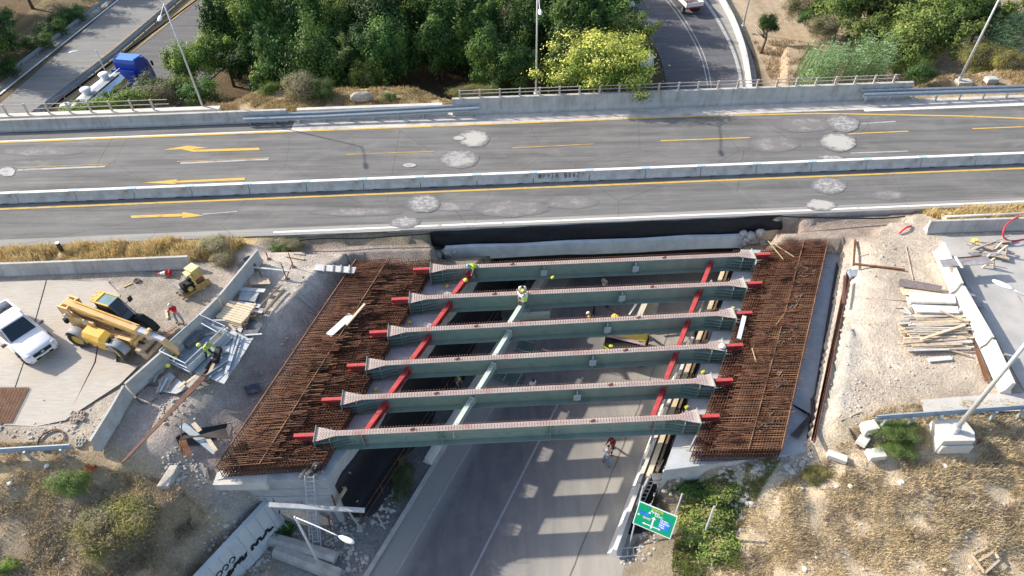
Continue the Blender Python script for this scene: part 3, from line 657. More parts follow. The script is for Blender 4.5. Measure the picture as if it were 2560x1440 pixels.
def hose(name,pts,r,m,label,cat='hose'):
    o=MB().path(smooth([tuple(p) for p in pts],5),r,8).build(name,m,smooth=True); return tag(o,label,cat)
hose('pipe',[PY(u,v,34.85) for u,v in [(610,628),(650,619),(700,608),(800,596),(900,596),(980,590),(1075,584)]],.055,BLK,'thick black pipe along the highway edge above the dirt slope','pipe')
hose('pipe',[PY(u,v,34.8) for u,v in [(1950,541),(2010,543),(2100,545),(2200,546),(2262,541)]],.05,BLK,'thick black pipe along the highway edge above the sandy side','pipe')
vs=[];fs=[]
for i in range(61):
    x=WL(35.6)-.5+i*.31; 
    for j in range(7): vs.append(D(35.75+.05*math.sin(i*.8+j)+.04*math.sin(i*.27),x,-.88-j*.58+(.12*math.sin(i*.5) if j==6 else 0)))
for i in range(60):
    for j in range(6): fs.append((i*7+j,i*7+j+1,i*7+j+8,i*7+j+7))
o=MB().add(vs,fs).build('black_sheet',BLACKM,smooth=True); sm=o.modifiers.new('thickness','SOLIDIFY'); sm.thickness=.015; tag(o,'added black sheet below the pale beam, standing in for the underpass dark','plastic sheet')  # added sheet: blackens the void under the beam and blocks skylight
# membrane draped on the abutment wall and trench floor
def drape(name,side,y0,y1,zt,out,label):
    W=WL if side<0 else WR; s=1 if side<0 else -1; vs=[];fs=[];cols=int((y1-y0)/.35); prof=[(.05,zt),(.07,zt-1.),(.08,-5.0),(.15,-6.1),(.4,-6.32),(out*.6,-6.34),(out,-6.36)]
    for i in range(cols+1):
        y=y0+(y1-y0)*i/cols
        for k,(o_,z) in enumerate(prof):
            ww=.05*math.sin(i*1.3+k*2)+.05*math.sin(i*.4+k)
            vs.append((W(y)+s*(o_+abs(ww)*.8+ (.35*math.sin(i*.5)+.1*math.sin(i*1.7) if k==6 else 0)),y,z+(.25*math.sin(i*.45)+.1*math.sin(i*1.1) if k==0 else ww*.5)))
    R_=len(prof)
    for i in range(cols):
        for j in range(R_-1): fs.append((i*R_+j,i*R_+j+1,(i+1)*R_+j+1,(i+1)*R_+j))
    o=MB().add(vs,fs).build(name,BLACKM,smooth=True); sm=o.modifiers.new('thickness','SOLIDIFY'); sm.thickness=.015; tag(o,label,'plastic sheet')
drape('black_sheet',-1,17.9,46,-2.9,1.25,'black sheet covering the abutment wall and the trench beside the kerb')
drape('black_sheet',1,16.6,46,-4.2,.95,'black sheet lining the narrow trench behind the white road barriers')
# ---------------- barriers, walls, rails, lamps ----------------
NJ=[(-.30,0),(-.30,.08),(-.13,.34),(-.09,.82),(.09,.82),(.13,.34),(.30,.08),(.30,0)]
def scale_prof(p,w,h): return [(a*w,z*h) for a,z in p]
def run(name,prof,pts,m,label,cat,grp=None):
    o=MB().sweep(prof,pts).build(name,m,origin=tuple(Vector(pts[0]))); return tag(o,label,cat,grp)
# median barrier units
UL=4.07; x0=-2.4; dM=40.3
unit=empty('median_barrier',D(dM,x0),ARZ); CAPW=mat('white_barrier_cap',(.85,.85,.83),.7,var=.04,dirt=(.5,.5,.5),dirta=.25); BLUEP=mat('joint_cover_plate',(.42,.52,.60),.6,var=.1)
unit.rotation_euler=(0,0,ARZ)
MB().sweep([(-.30,.04),(-.30,.11),(-.14,.32),(-.10,.75),(.10,.75),(.14,.32),(.30,.11),(.30,.04)],[(.025,0,0),(UL-.025,0,0)]).build('concrete_body',mat('median_concrete',(.56,.55,.52),.9,var=.14,scale=1.5,dirt=(.36,.34,.31),dirta=.6),unit)
MB().box((UL/2,0,.775),(UL-.03,.24,.05)).build('white_cap',CAPW,unit)
MB().box((UL-.02,0,.79),(.62,.28,.05)).build('joint_plate',BLUEP,unit)
for x in (.9,3.1): MB().box((x,-.2,.035),(.45,.22,.07)).build('foot_pad',BLK,unit)
MB().box((UL-.45,-.14,.60),(.05,.08,.05)).build('reflector_bracket',mat('bracket_grey',(.2,.2,.2),.7),unit)
lm='grey concrete median barrier unit with a white top between the carriageways'
tag(unit,lm,'road barrier','median barrier units')
umap={0:unit}
for k in range(-12,12):
    if k==0: continue
    c=copy_tree(unit); c.location=D(dM,x0+k*UL*math.cos(ARZ)); umap[k]=c
k=None
for kk,uu in umap.items():
    if uu.location.x<=3.0<uu.location.x+UL: k=kk
gu=umap[k]; tag(gu,'grey median barrier unit with black painted letters on its side','road barrier','median barrier units')
# painted letters, drawn as strokes
strokes={'I':[((0,0),(0,1)),((0,0),(.6,1)),((.6,0),(.6,1)),((.1,.9),(.6,.2))],'P':[((0,0),(0,1)),((0,1),(.5,.95)),((.5,.95),(.5,.55)),((.5,.55),(0,.5))],'Y':[((0,1),(.3,.5)),((.6,1),(.1,0))],
 'S':[((.5,1),(0,1)),((0,1),(.35,.5)),((.35,.5),(0,0)),((0,0),(.5,0))],'H':[((0,0),(0,1)),((.5,0),(.5,1)),((0,1),(.5,1)),((0,.5),(.5,.5))],'X':[((0,0),(.55,1)),((0,1),(.55,0))],
 'R':[((.5,0),(.5,1)),((.5,1),(0,1)),((0,1),(0,.5)),((0,.5),(.5,.5)),((.4,.5),(0,0)),((0,0),(.5,0))],'V':[((0,1),(.25,0)),((.5,1),(.25,0))],'Z':[((0,1),(.5,1)),((.5,1),(0,0)),((0,0),(.5,0))]}
BLKP=mat('black_spray_paint',(.02,.02,.022),.8,var=.2)
def graffiti(text,org,xd,ud,h,w_,adv,parent=None,name='painted_letters'):
    mb=MB(); xd=Vector(xd);ud=Vector(ud);n=xd.cross(ud).normalized(); x=0
    for ch in text:
        if ch!=' ':
            for a,b in strokes[ch]:
                p=Vector(org)+xd*(x+a[0]*h*.75)+ud*a[1]*h;q=Vector(org)+xd*(x+b[0]*h*.75)+ud*b[1]*h; mb.beam(p,q,w_,.006,up=n)
        x+=adv
    return mb.build(name,BLKP,parent)
graffiti('IPYSH',(.4,-.16,.30),(1,0,0),(0,.09,.995),.38,.035,.31,gu)
graffiti('RXVZ',(.4+.31*6,-.16,.30),(1,0,0),(0,.09,.995),.38,.035,.31,gu)
# parapet walls north of the highway
PW=[(0,0),(0,.25),(-.12,.45),(-.20,1.45),(-.42,1.45),(-.50,0)]
def dpath(d,xs,z=0.): return [D(d,x,z) for x in xs]
PWL=[(0,0),(0,.2),(-.14,.4),(-.2,.98),(-.45,.98),(-.5,0)]; flip=lambda p:[(-a,z) for a,z in p]
run('parapet_wall',flip(PWL),dpath(49.55,np.arange(-60,-16.4,2)),CONCWL,'grey concrete wall along the highway below the tanker and slip roads','wall')
PWM=[(0,0),(0,.25),(.14,.45),(.24,1.38),(.50,1.38),(.55,0)]
run('parapet_wall',PWM,dpath(49.55,np.arange(-4.6,33.6,2)),CONCWL,'tall grey concrete parapet wall carrying the long railing above the exit ramp','wall')
run('low_wall',[(0,0),(0,.35),(.3,.4),(.3,0)],dpath(50.75,np.arange(-17.5,-4.4,2)),CONCL,'low pale kerb wall along the dry grass behind the guardrail','wall')
run('low_wall',[(0,0),(0,.35),(.45,.4),(.45,0)],dpath(51.4,np.arange(-60,-23.4,2)),CONCL,'low pale kerb carrying the short railing by the tanker truck','wall')
run('low_wall',[(0,0),(0,.3),(.3,.3),(.3,0)],dpath(49.5,np.arange(-17,-4.4,2)),CONC,'grey kerb between the guardrail and the white gutter strip','wall')
RAILM=mat('beige_rail_paint',(.50,.45,.40),.6,var=.15,scale=5)
def railing(pts,h,sp,label,nr=2):
    pts=[Vector(p) for p in pts]; r=empty('railing',pts[0]); tag(r,label,'railing'); o=pts[0]
    L=sum((b-a).length for a,b in zip(pts,pts[1:]))
    def at(s):
        for a,b in zip(pts,pts[1:]):
            l=(b-a).length
            if s<=l: return a.lerp(b,s/l)
            s-=l
        return pts[-1]
    n=int(L/sp)
    pm=None
    for k in range(n+1):
        p=at(k*sp+.05)-o
        if pm is None:
            q=MB().box((0,0,h/2),(.14,.10,h)).build('post',RAILM,r); pm=q.data; q.location=p
        else:
            q=bpy.data.objects.new('post',pm); lnk(q); q.parent=r; q.location=p
    for j in range(nr):
        z=h*(.92-.42*j); MB().path([at(s)-o+Vector((0,0,z)) for s in np.linspace(0,L,n*2)],.032,6).build('rail',RAILM,r)
railing(dpath(49.95,np.arange(-4,32.8,2),1.38),.70,1.62,'long beige pipe railing on the tall parapet above the exit ramp')
railing(dpath(51.6,np.arange(-60,-26,2),.4),.95,1.7,'beige pipe railing beside the tanker truck and bushes')
# W-beam guardrails
WB=[(0,.0),(.05,.04),(.05,.10),(0,.15),(.05,.20),(.05,.26),(0,.31),(-.01,.31),(.035,.26),(.035,.20),(-.015,.15),(.035,.10),(.035,.04),(-.01,0)]
def guard(pts,z,label,sp=2.,side=-1,posts=True,double=0,x=1.25):
    pts=[Vector(p) for p in pts]; g=empty('guardrail',pts[0]); tag(g,label,'guardrail'); o=pts[0]; L=0
    loc=[p-o+Vector((0,0,z)) for p in pts]
    pr=[(a*side*1.8,b*x) for a,b in WB]
    MB().sweep(pr if side>0 else pr[::-1],loc).build('beam',STEEL,g)
    if double: MB().sweep([(a+double,b) for a,b in pr],[p+Vector((0,0,.02)) for p in loc]).build('beam',STEEL,g)
    if posts:
        s=.4; pm=None
        for a,b in zip(loc,loc[1:]):
            l=(b-a).length; t=s; d=(b-a).normalized(); n=Vector((-d.y,d.x,0))
            while t<l:
                p=a+d*t-n*side*.14
                if pm is None:
                    q=MB().box((0,0,-.15),(.1,.14,.95)).build('post',STEEL,g); pm=q.data
                else: q=bpy.data.objects.new('post',pm); lnk(q); q.parent=g
                q.location=p+Vector((0,0,-.1)); q.rotation_euler=(0,0,math.atan2(d.y,d.x)); t+=sp
            s=t-l
    return g
guard([PY(u,v,49.2) for u,v in [(608,300),(800,293),(1000,283),(1198,272)]],-.2,'galvanised guardrail joining the two parapet walls by the dry grass',double=.55)
guard([PY(u,v,49.0) for u,v in [(2158,238),(2350,232),(2560,226),(3000,215)]],-.2,'galvanised guardrail along the highway past the end of the tall parapet',double=.5)
guard([P(-300,1158,0),P(0,1142,0),P(190,1131,0)],.35,'galvanised guardrail section in front of the rusty wire coil',sp=1.75,side=1)
guard([P(2182,1060,0),P(2560,1032,0),P(3000,1003,0)],.35,'galvanised guardrail behind the big lamp footing',sp=1.45,side=1)
guard([P(u,v,-5.3) for u,v in [(-300,430),(-20,207),(135,92),(265,-4),(500,-180)]],-.3,'long guardrail along the slip road by the dark bushes',sp=2.5,side=1,posts=True)
guard([P(u,v,-5.4) for u,v in [(60,305),(110,268),(290,130),(440,2),(600,-130)]],-.3,'guardrail between the two slip road carriageways behind the blue truck',sp=2.5,side=1,double=.5)
# kerb wall around the exit ramp
rw=[P(u,v,-5.9) for u,v in [(1778,-60),(1802,0),(1828,50),(1848,100),(1862,150),(1872,215),(1874,245)]]
run('ramp_barrier',[(-.2,0),(-.12,.7),(.12,.7),(.2,0)],smooth([tuple(p) for p in rw],4),CONCL,'pale concrete barrier curving along the outside of the exit ramp','road barrier')
# site barriers
SB=scale_prof(NJ,1.0,1.0)
run('concrete_barrier',[(a*.9+.0,z*1.1) for a,z in NJ],[P(-400,700,0),P(0,685,0),P(240,676,0),P(480,666,0)],CONCWL,'long grey concrete barrier between the yellow grass and the pickup','road barrier')
run('concrete_barrier',[(a*.9,z*1.1) for a,z in NJ],[P(2312,578,0),P(2560,570,0),P(3100,550,0)],CONCWL,'long grey concrete barrier under the looping red pipe','road barrier')
sg=[('in front of the black formwork panels, by the highway end',[(652,652),(560,765)]),('beside the pale sawn timber stack',[(556,770),(440,885)]),('behind the steel basket',[(436,890),(330,985)]),('with a jagged footing, nearest the wire coil',[(326,990),(295,1045),(245,1128)])]
for l,q in sg: run('concrete_barrier',[(a*.72,z*1.15) for a,z in NJ],[P(*a,0) for a in q],CONC,'concrete barrier section '+l,'road barrier')
sgr=[('nearest the red pipe',[(2343,632),(2388,735)]),('under the grey plywood bench, middle of the sunlit row',[(2391,742),(2462,870)]),('with a broken end, beside the rusty bars',[(2465,876),(2512,985)])]
for l,q in sgr: run('concrete_barrier',[(a*.95,z*1.15) for a,z in NJ],[P(*a,0) for a in q],CONCL,'bright white concrete barrier section '+l,'road barrier')
# barriers of the underpass road
def along_pts(x0,ys,z): return [(x0+KW*y,y,z) for y in ys]
xb=px0(1520,1405,ZR); WBAR=mat('white_road_barrier',(.74,.72,.68),.85,var=.06,scale=1.5,dirt=(.55,.50,.44),dirta=.5)
for k,(a,b,l) in enumerate([(15.4,19.2,'standing apart, nearest the ladder on the ground'),(19.3,24.4,'beside the leaning ladder trench'),(24.5,30,'in the shade below the girders')]):
    run('concrete_barrier',[(q*1.2,z*1.12) for q,z in NJ],along_pts(xb+.12+(0 if k else .05),[a,b],ZR),WBAR,'white road barrier of the underpass '+l,'road barrier')
xk=px0(1062,1172,ZR)
run('concrete_barrier',[(q*1.2,z*.9) for q,z in NJ],along_pts(xk,[21.2,21.6,30,45],ZR),CONCL,'pale barrier with a rounded end along the dark side of the underpass road','road barrier')
run('kerb',[(-.12,0),(-.12,.17),(.12,.17),(.12,0)],along_pts(xl-1.35,[8,14,20,30,50],ZR),CONC,'concrete kerb between the road and the gravel below the lamp','kerb')
# retaining wing wall with painted writing
zt1,zt0=-3.75,-6.4
a=P(680,1246,zt1); b=P(499,1440,zt1); b2=a+(b-a)*1.6
d=(b2-a).normalized(); nrm=Vector((-d.y,d.x,0)); nrm=nrm if nrm.x>0 else -nrm
ww=MB(); q=[]
PANEL=NT('panelled_concrete'); t=PANEL; co=t.coord('Object'); f=t.noise(co,1.2,6); c=t.mix(t.ramp(f,.3,.7),(.47,.52,.54),(.58,.62,.63)); t.bump(f,.2); PANELM=t.out(c,.85,0,.2)
wall=empty('retaining_wall',(a.x,a.y,zt0)); tag(wall,'pale blue grey retaining wall with black painted writing beside the rubble','wall')
o_=Vector((a.x,a.y,zt0)); B0=a-o_; B1=b2-o_; hh=zt1-zt0
MB().add([B0,B1,B1-nrm*.3,B0-nrm*.3,B0+nrm*.35-Vector((0,0,hh)),B1+nrm*.35-Vector((0,0,hh)),B1-nrm*.3-Vector((0,0,hh)),B0-nrm*.3-Vector((0,0,hh))],[(0,1,2,3),(0,4,5,1),(3,2,6,7),(0,3,7,4),(1,5,6,2)]).build('wall_body',PANELM,wall)
Lw=(b2-a).length; ud=(Vector((0,0,1))*hh-nrm*.35).normalized()
sm=MB()
for k in range(1,14):
    p=B0+d*(k*.62)+nrm*.36-Vector((0,0,hh)); sm.beam(p+nrm*.0,p+ud*hh*1.0,.018,.012,up=nrm)
sm.build('panel_joint',mat('joint_grey',(.33,.36,.38),.9),wall)  # narrow joints in a darker grey than the panels
xd=-d if d.y<0 else d
org=B0+d*4.6+nrm*.37-Vector((0,0,hh))+ud*.75
gm=MB(); rr=random.Random(4)
def sq(s0,s1,z0,z1,w_):
    p=[ ]
    for k in range(int((s1-s0)/.06)):
        s=s0+k*.06; p.append(B0+d*s+nrm*.375-Vector((0,0,hh))+ud*(rr.uniform(z0,z1)))
    for p0,p1 in zip(p,p[1:]): gm.beam(p0,p1,w_,.006,up=nrm)
sq(.75,2.35,.85,1.25,.17); sq(2.55,4.0,.85,1.3,.19); sq(4.2,5.2,.9,1.3,.16)
for s in (3.3,3.75,4.15):
    c0=B0+d*s+nrm*.375-Vector((0,0,hh))+ud*1.62
    for k in range(9):
        a1,a2=k*.6,(k+1)*.6; gm.beam(c0+d*.16*math.cos(a1)+ud*.17*math.sin(a1),c0+d*.16*math.cos(a2)+ud*.17*math.sin(a2),.08,.006,up=nrm)
gm.build('painted_writing',BLKP,wall)
# ---------------- street lamps ----------------
LAMPW=mat('lamp_white',(.80,.80,.80),.35,var=.03); POLE=mat('lamp_pole',(.56,.58,.60),.45,.3,var=.08)
def lamp(base,ztop,head,label,r=.085,foot=False,hs=.45,lean=(0,0)):
    base=Vector(base); g=empty('street_lamp',base); tag(g,label,'street lamp','street lamps'); top=Vector((lean[0],lean[1],ztop-base.z)); hd=Vector(head)-base
    MB().tube((0,0,0),top,r,r*.6,10).build('pole',POLE,g,smooth=True)
    dd=(hd-top).normalized(); e=hd-dd*hs*.9
    MB().path(smooth([tuple(top-Vector((0,0,.05))),tuple(top.lerp(e,.45)+Vector((0,0,.03))),tuple(e)],4),r*.42,6).build('arm',POLE,g,smooth=True)
    M=Vector((dd.x,dd.y,dd.z*.4)).to_track_quat('X','Z').to_matrix()
    m=MB().ell((0,0,0),(hs,hs*.36,hs*.24),14,8)
    vs=[]
    for p in m.v: p=Vector(p); k=1-.28*(1-(p.x/hs+1)/2); vs.append(hd+M@Vector((p.x,p.y*k,p.z*(1 if p.z>0 else .5))))
    m.v=[tuple(p) for p in vs]; m.build('lamp_head',LAMPW,g,smooth=True)
    MB().box((0,0,.02),(.4,.4,.04)).tube((0,0,0),(0,0,.35),r*1.4,n=10).build('base_plate',POLE,g)
    return g
lamp(P(510,275,0),8.9,P(400,46,8.9),'street lamp beside the dry grass strip, arm reaching towards the slip road',hs=.5)
lamp(P(1340,233,-.2),9.1,P(1350,30,8.6),'slim street lamp standing behind the yellow flowering tree',hs=.48)
lamp(P(2397,202,0),9.0,P(2397,202,0)+Vector((-1.6,-.8,9.3)),'tall street lamp on a stone footing beside the reeds and pine',r=.11)
lamp(P(292,238,-6),-1.1,P(186,130,-.9),'small street lamp in front of the tanker truck',r=.07,hs=.5)
lamp(P(1858,64,-5.2),3.5,P(1858,64,-5.2)+Vector((-1.2,.3,8.9)),'street lamp on the bare bank above the curved ramp barrier')
zl=1.2; pt=P(737,1292,zl); lamp((pt.x,pt.y,-6.3),zl,P(866,1349,zl+.15),'street lamp with a bright white head above the concrete rubble and ladder',r=.08,hs=.42)
PBASE=P(2378,1088,-.2); lf=lamp((PBASE.x,PBASE.y,.25),9.2,P(2508,713,9.3),'street lamp on the big white concrete footing',r=.12,hs=.45)
m=MB(); m.prism([(-.85,-.6),(.75,-.6),(.95,-.1),(.8,.7),(-.8,.7)],-1.1,0); m.prism([(-.75,-.72),(.8,-.72),(.75,-.62),(-.8,-.62)],-1.,-.35)
o=m.build('lamp_footing',CONCL,None,bevel=.03); o.location=(PBASE.x,PBASE.y,.22); tag(o,'big white concrete footing under the street lamp on the dry grass','footing')
m=MB(); m.box((0,0,-.15),(1.2,.8,.4)); o=m.build('lamp_footing',CONC,bevel=.02); o.location=P(2410,203,0); tag(o,'low stone footing of the lamp beside the reeds','footing')
# ---------------- vehicles and machines ----------------
CARW=mat('white_car_paint',(.80,.80,.81),.28,var=.015,spec=.5); GLASS=mat('dark_glass',(.02,.03,.04),.08,var=.2,spec=.8); TEAL=mat('tinted_cab_glass',(.16,.26,.27),.12,var=.25,scale=1.5,spec=.7)
YELM=mat('machine_yellow',(.72,.43,.06),.5,var=.08,scale=2,dirt=(.45,.32,.16),dirta=.45); BOOM=mat('boom_paint',(.74,.47,.20),.5,var=.08,scale=2,dirt=(.45,.32,.20),dirta=.5); CHRM=mat('bare_metal',(.62,.63,.66),.35,.5,var=.1)
GRY=mat('dark_grey_plastic',(.10,.105,.11),.7,var=.15); MUD=mat('mudguard_grey',(.28,.29,.31),.7,var=.15,dirt=(.4,.36,.3),dirta=.5); TYRE=mat('tyre',(.045,.043,.042),.9,var=.3,dirt=(.16,.14,.12),dirta=.6); RIMS=mat('rim_silver',(.5,.5,.52),.4,.6)
def wheel(par,loc,R,W,rim,side,lug=False,steer=0.):
    g=MB(); n=28; prof=[(R*.62,-W/2),(R*.93,-W/2),(R,-W*.36),(R,W*.36),(R*.93,W/2),(R*.62,W/2)]; vs=[];fs=[]
    for k in range(n):
        a=2*math.pi*k/n; rr=(1+(.025 if k%2 and lug else 0))
        for r,y in prof: q=r*(rr if r>R*.9 else 1); vs.append((q*math.cos(a),y,q*math.sin(a)))
    m=len(prof)
    for k in range(n):
        j=(k+1)%n
        for i in range(m): fs.append((k*m+i,j*m+i,j*m+(i+1)%m,k*m+(i+1)%m))
    w_=g.add(vs,fs).build('wheel',TYRE,par); w_.location=loc; w_.rotation_euler=(0,0,steer)
    r=MB().tube((0,side*W*.10,0),(0,side*W*.40,0),R*.62,R*.60,20).tube((0,side*W*.40,0),(0,side*W*.5,0),R*.2,R*.16,12); r.build('rim',rim,w_); return w_
def loft(mb,secs,m=0):
    """secs: list of (x, [(y,z)...]) rings with the same count"""
    n=len(secs[0][1]); vs=[(x,y,z) for x,r in secs for y,z in r]; fs=[]
    for i in range(len(secs)-1):
        for k in range(n): fs.append((i*n+k,i*n+(k+1)%n,(i+1)*n+(k+1)%n,(i+1)*n+k))
    fs+=[tuple(range(n-1,-1,-1)),tuple((len(secs)-1)*n+k for k in range(n))]; return mb.add(vs,fs,m)
def ring(w_,zb,zt,sh=.12,tum=.06): return [(-w_+.08,zb),(-w_,zb+.12),(-w_-.01,(zb+zt)/2),(-w_+tum,zt-.10),(-w_+tum+sh,zt),(0,zt+.025),(w_-tum-sh,zt),(w_-tum,zt-.10),(w_+.01,(zb+zt)/2),(w_,zb+.12),(w_-.08,zb),(0,zb-.02)]
def carmesh(g,paint,L,bonnet,cab,bed=None,W=.92,zt=1.1,roof=1.76):
    f=L/2
    o=loft(MB(),[(f,ring(W-.30,.42,.74)),(f-.10,ring(W-.12,.34,.90)),(f-.35,ring(W-.03,.30,.99)),(cab[0]+.15,ring(W,.28,zt)),(cab[1]-.05 if bed else -f+.3,ring(W,.28,zt-.02)),]+([] if bed else [(-f+.05,ring(W-.08,.34,zt-.10)),(-f,ring(W-.16,.42,zt-.3))])).build('body',paint,g,smooth=False,bevel=.0)
    o.data.shade_smooth(); 
    cb=loft(MB(),[(cab[0]+.05,[(-W+.12,zt-.06),(W-.12,zt-.06),(W-.16,zt-.03),(-W+.16,zt-.03)]),(cab[0]-.72,[(-W+.09,zt-.06),(W-.09,zt-.06),(W-.26,roof-.02),(-W+.26,roof-.02)]),(cab[0]-1.4,[(-W+.09,zt-.06),(W-.09,zt-.06),(W-.24,roof+.02),(-W+.24,roof+.02)]),(cab[1]+.22,[(-W+.09,zt-.06),(W-.09,zt-.06),(W-.26,roof-.02),(-W+.26,roof-.02)]),(cab[1],[(-W+.09,zt-.06),(W-.09,zt-.06),(W-.13,zt),(-W+.13,zt)])])
    c=cb.build('cabin',paint,g,bevel=.03); c.data.shade_smooth()
    x0,x1=cab; up=.006
    def gl(a,b,cc,d,nm='window'): MB().add([a,b,cc,d],[(0,1,2,3)]).build(nm,GLASS,g)
    s=.72; n=Vector((roof-zt,0,s)).normalized()*.012
    def wpt(t,y): 
        x=x0+.05-(.77)*t; z=zt-.03+(roof-.02-zt+.03)*t; yy=y*((W-.16)+((W-.26)-(W-.16))*t)
        return Vector((x,yy,z))+n
    gl(wpt(.10,-.93),wpt(.10,.93),wpt(.93,.90),wpt(.93,-.90),'windscreen')
    for sd in (-1,1):
        def sp(x,t): return (x,sd*((W-.09)+((W-.25)-(W-.09))*t+.008),zt-.06+(roof+.06-zt)*t)
        q=[sp(x0-.10,.12),sp(x0-.62,.85),sp(x0-1.15,.86),sp(x0-1.15,.12)]; gl(*(q if sd<0 else q[::-1]))
        q=[sp(x0-1.2,.12),sp(x0-1.2,.86),sp(x1+.30,.84),sp(x1+.12,.12)]; gl(*(q if sd<0 else q[::-1]))
        mr=MB().box((x0-.12,sd*(W+.14),zt+.08),(.12,.24,.17)).box((x0-.10,sd*(W+.02),zt+.02),(.06,.12,.05)).build('wing_mirror',GRY,g)
    gl((x1+.02,-.6,zt+.1),(x1+.15,-.55,roof-.15),(x1+.15,.55,roof-.15),(x1+.02,.6,zt+.1),'rear_window')
    for x in bonnet:
        for sd in (-1,1): wheel(g,(x,sd*(W-.10),.37),.37,.25,RIMS,sd)
        for sd in (-1,1): MB().tube((x,sd*(W-.16),.40),(x,sd*(W+.012),.40),.44,n=20).build('wheel_arch',BLK,g)
pk=empty('pickup_truck',(-28.32,25.98,0),math.radians(-35.5)); tag(pk,'white pickup truck with an open load bed, parked on the dusty slab','pickup')
carmesh(pk,CARW,5.3,(1.68,-1.55),(1.05,-1.0),bed=True,W=.93,zt=1.08,roof=1.78)
b=MB()
for sd in (-1,1): b.box((-1.85,sd*.885,.80),(1.62,.09,.60))
b.box((-2.62,0,.80),(.08,1.80,.60)).box((-1.08,0,.80),(.06,1.7,.58)); b.build('load_bed',CARW,pk,bevel=.015)
MB().box((-1.85,0,.60),(1.5,1.68,.06)).build('bed_liner',MUD,pk)
m=MB(); rr=random.Random(2)
for k in range(14): m.box((-1.3-rr.random()*.9,rr.uniform(-.6,.7),.7+rr.random()*.12),(rr.uniform(.1,.4),rr.uniform(.1,.35),.15),rr.random()*3)
m.build('tool_clutter',BLK,pk)
MB().box((2.61,0,.78),(.10,1.02,.20)).build('grille',BLK,pk,bevel=.02); MB().box((2.62,0,.50),(.12,.95,.11)).build('lower_grille',BLK,pk); MB().box((2.70,0,.62),(.03,.50,.09)).build('number_plate',WHITE,pk)
MB().ell((2.675,0,.80),(.02,.10,.05)).build('badge',CHRM,pk)
for sd in (-1,1):
    MB().ell((2.42,sd*.66,.86),(.20,.17,.085)).build('headlight',mat('headlight_glass',(.55,.6,.65),.1,var=.1),pk); MB().ell((2.55,sd*.66,.52),(.08,.12,.06)).build('fog_light',GRY,pk)
# telehandler
th=empty('telehandler',(-22.95,25.95,0),math.radians(-20.5)); tag(th,'yellow telehandler with a low orange boom reaching over the concrete barrier','telehandler')
for x,sd in ((1.42,-1),(1.42,1),(-1.42,-1),(-1.42,1)): wheel(th,(x,sd*1.0,.62),.62,.44,YELM,sd,True,-.28 if x>0 else .12)
m=MB(); m.box((0,0,.75),(4.3,1.0,.45)).box((-1.9,0,1.15),(.9,1.0,.8)).box((1.5,0,.95),(.9,1.1,.35)); m.build('chassis',BOOM,th,bevel=.03)
m=MB()
for sd in (-1,1): m.prism([(-2.45,sd*.42-.05),(-.4,sd*.42-.05),(-.4,sd*.42+.05),(-2.45,sd*.42+.05)],1.1,1.65)
for sd in (-1,1): m.box((-2.25,sd*.42,1.75),(.75,.10,1.15))
m.box((-2.55,0,2.0),(.12,.94,.5)).box((-2.0,0,2.25),(.10,.9,.12)); m.build('rear_frame',BOOM,th,bevel=.02)
def rot_beam(mb,a,b,w_,h_,m=0): return mb.beam(a,b,w_,h_,m)
MB().beam((-2.35,0,2.15),(2.35,0,1.62),.44,.46).build('boom',BOOM,th,bevel=.03)
MB().beam((-2.1,-.235,2.2),(2.2,-.235,1.70),.03,.10).beam((-2.1,.235,2.2),(2.2,.235,1.70),.03,.10).beam((-1.9,.1,2.40),(1.9,.1,1.97),.06,.05).build('boom_rail',YELM,th)
MB().beam((2.25,0,1.62),(3.25,0,1.50),.33,.36).build('boom_section',CHRM,th,bevel=.02)
MB().beam((2.98,0,1.55),(3.14,0,1.53),.42,.52).box((3.05,.10,1.80),(.16,.2,.14)).build('boom_collar',BOOM,th,bevel=.02)
MB().beam((3.15,0,1.50),(4.05,0,1.39),.26,.28).build('boom_tip',CHRM,th,bevel=.02)
MB().beam((3.85,0,1.44),(4.45,0,.62),.30,.32).beam((4.4,0,.6),(4.45,0,.35),.2,.2).build('boom_head',BOOM,th,bevel=.02)
MB().tube((.5,0,1.1),(2.1,0,1.45),.09,n=10).tube((1.1,-.2,.9),(2.5,-.2,.75),.07,n=10).tube((1.3,.25,1.),(2.4,.3,.8),.035,n=6).build('hydraulic_cylinder',BLK,th,smooth=True)
m=MB(); m.box((2.45,0,.55),(.35,1.5,.35)).beam((2.3,-.55,.6),(2.95,-.75,.35),.22,.3).beam((2.3,.5,.6),(2.95,.6,.35),.22,.3).box((2.9,0,.3),(.12,1.6,.22)); m.build('front_stabiliser',mat('dusty_boom',(.46,.35,.24),.8,var=.3,scale=6),th,bevel=.02)
cv=loft(MB(),[(-.85,[(-1.15,.55),(-1.18,1.1),(-1.0,1.38),(-.48,1.42),(-.45,.55)]),(.35,[(-1.18,.50),(-1.22,1.08),(-1.02,1.36),(-.48,1.40),(-.45,.5)]),(.75,[(-1.14,.50),(-1.16,1.0),(-1.0,1.2),(-.48,1.25),(-.45,.5)])]).build('engine_cover',YELM,th,bevel=.03)
MB().box((.95,-.85,.80),(.42,.6,.6)).build('fuel_tank',MUD,th,bevel=.04)
cabv=loft(MB(),[(-.65,[(.38,.7),(1.14,.7),(1.10,2.42),(.42,2.42)]),(.35,[(.38,.7),(1.14,.7),(1.10,2.46),(.42,2.46)])]).build('cab_body',GLASS,th)
loft(MB(),[(.352,[(.39,.7),(1.13,.7),(1.09,2.45),(.43,2.45)]),(1.05,[(.42,.75),(1.10,.75),(1.06,1.45),(.46,1.45)])]).build('cab_windscreen',GLASS,th)
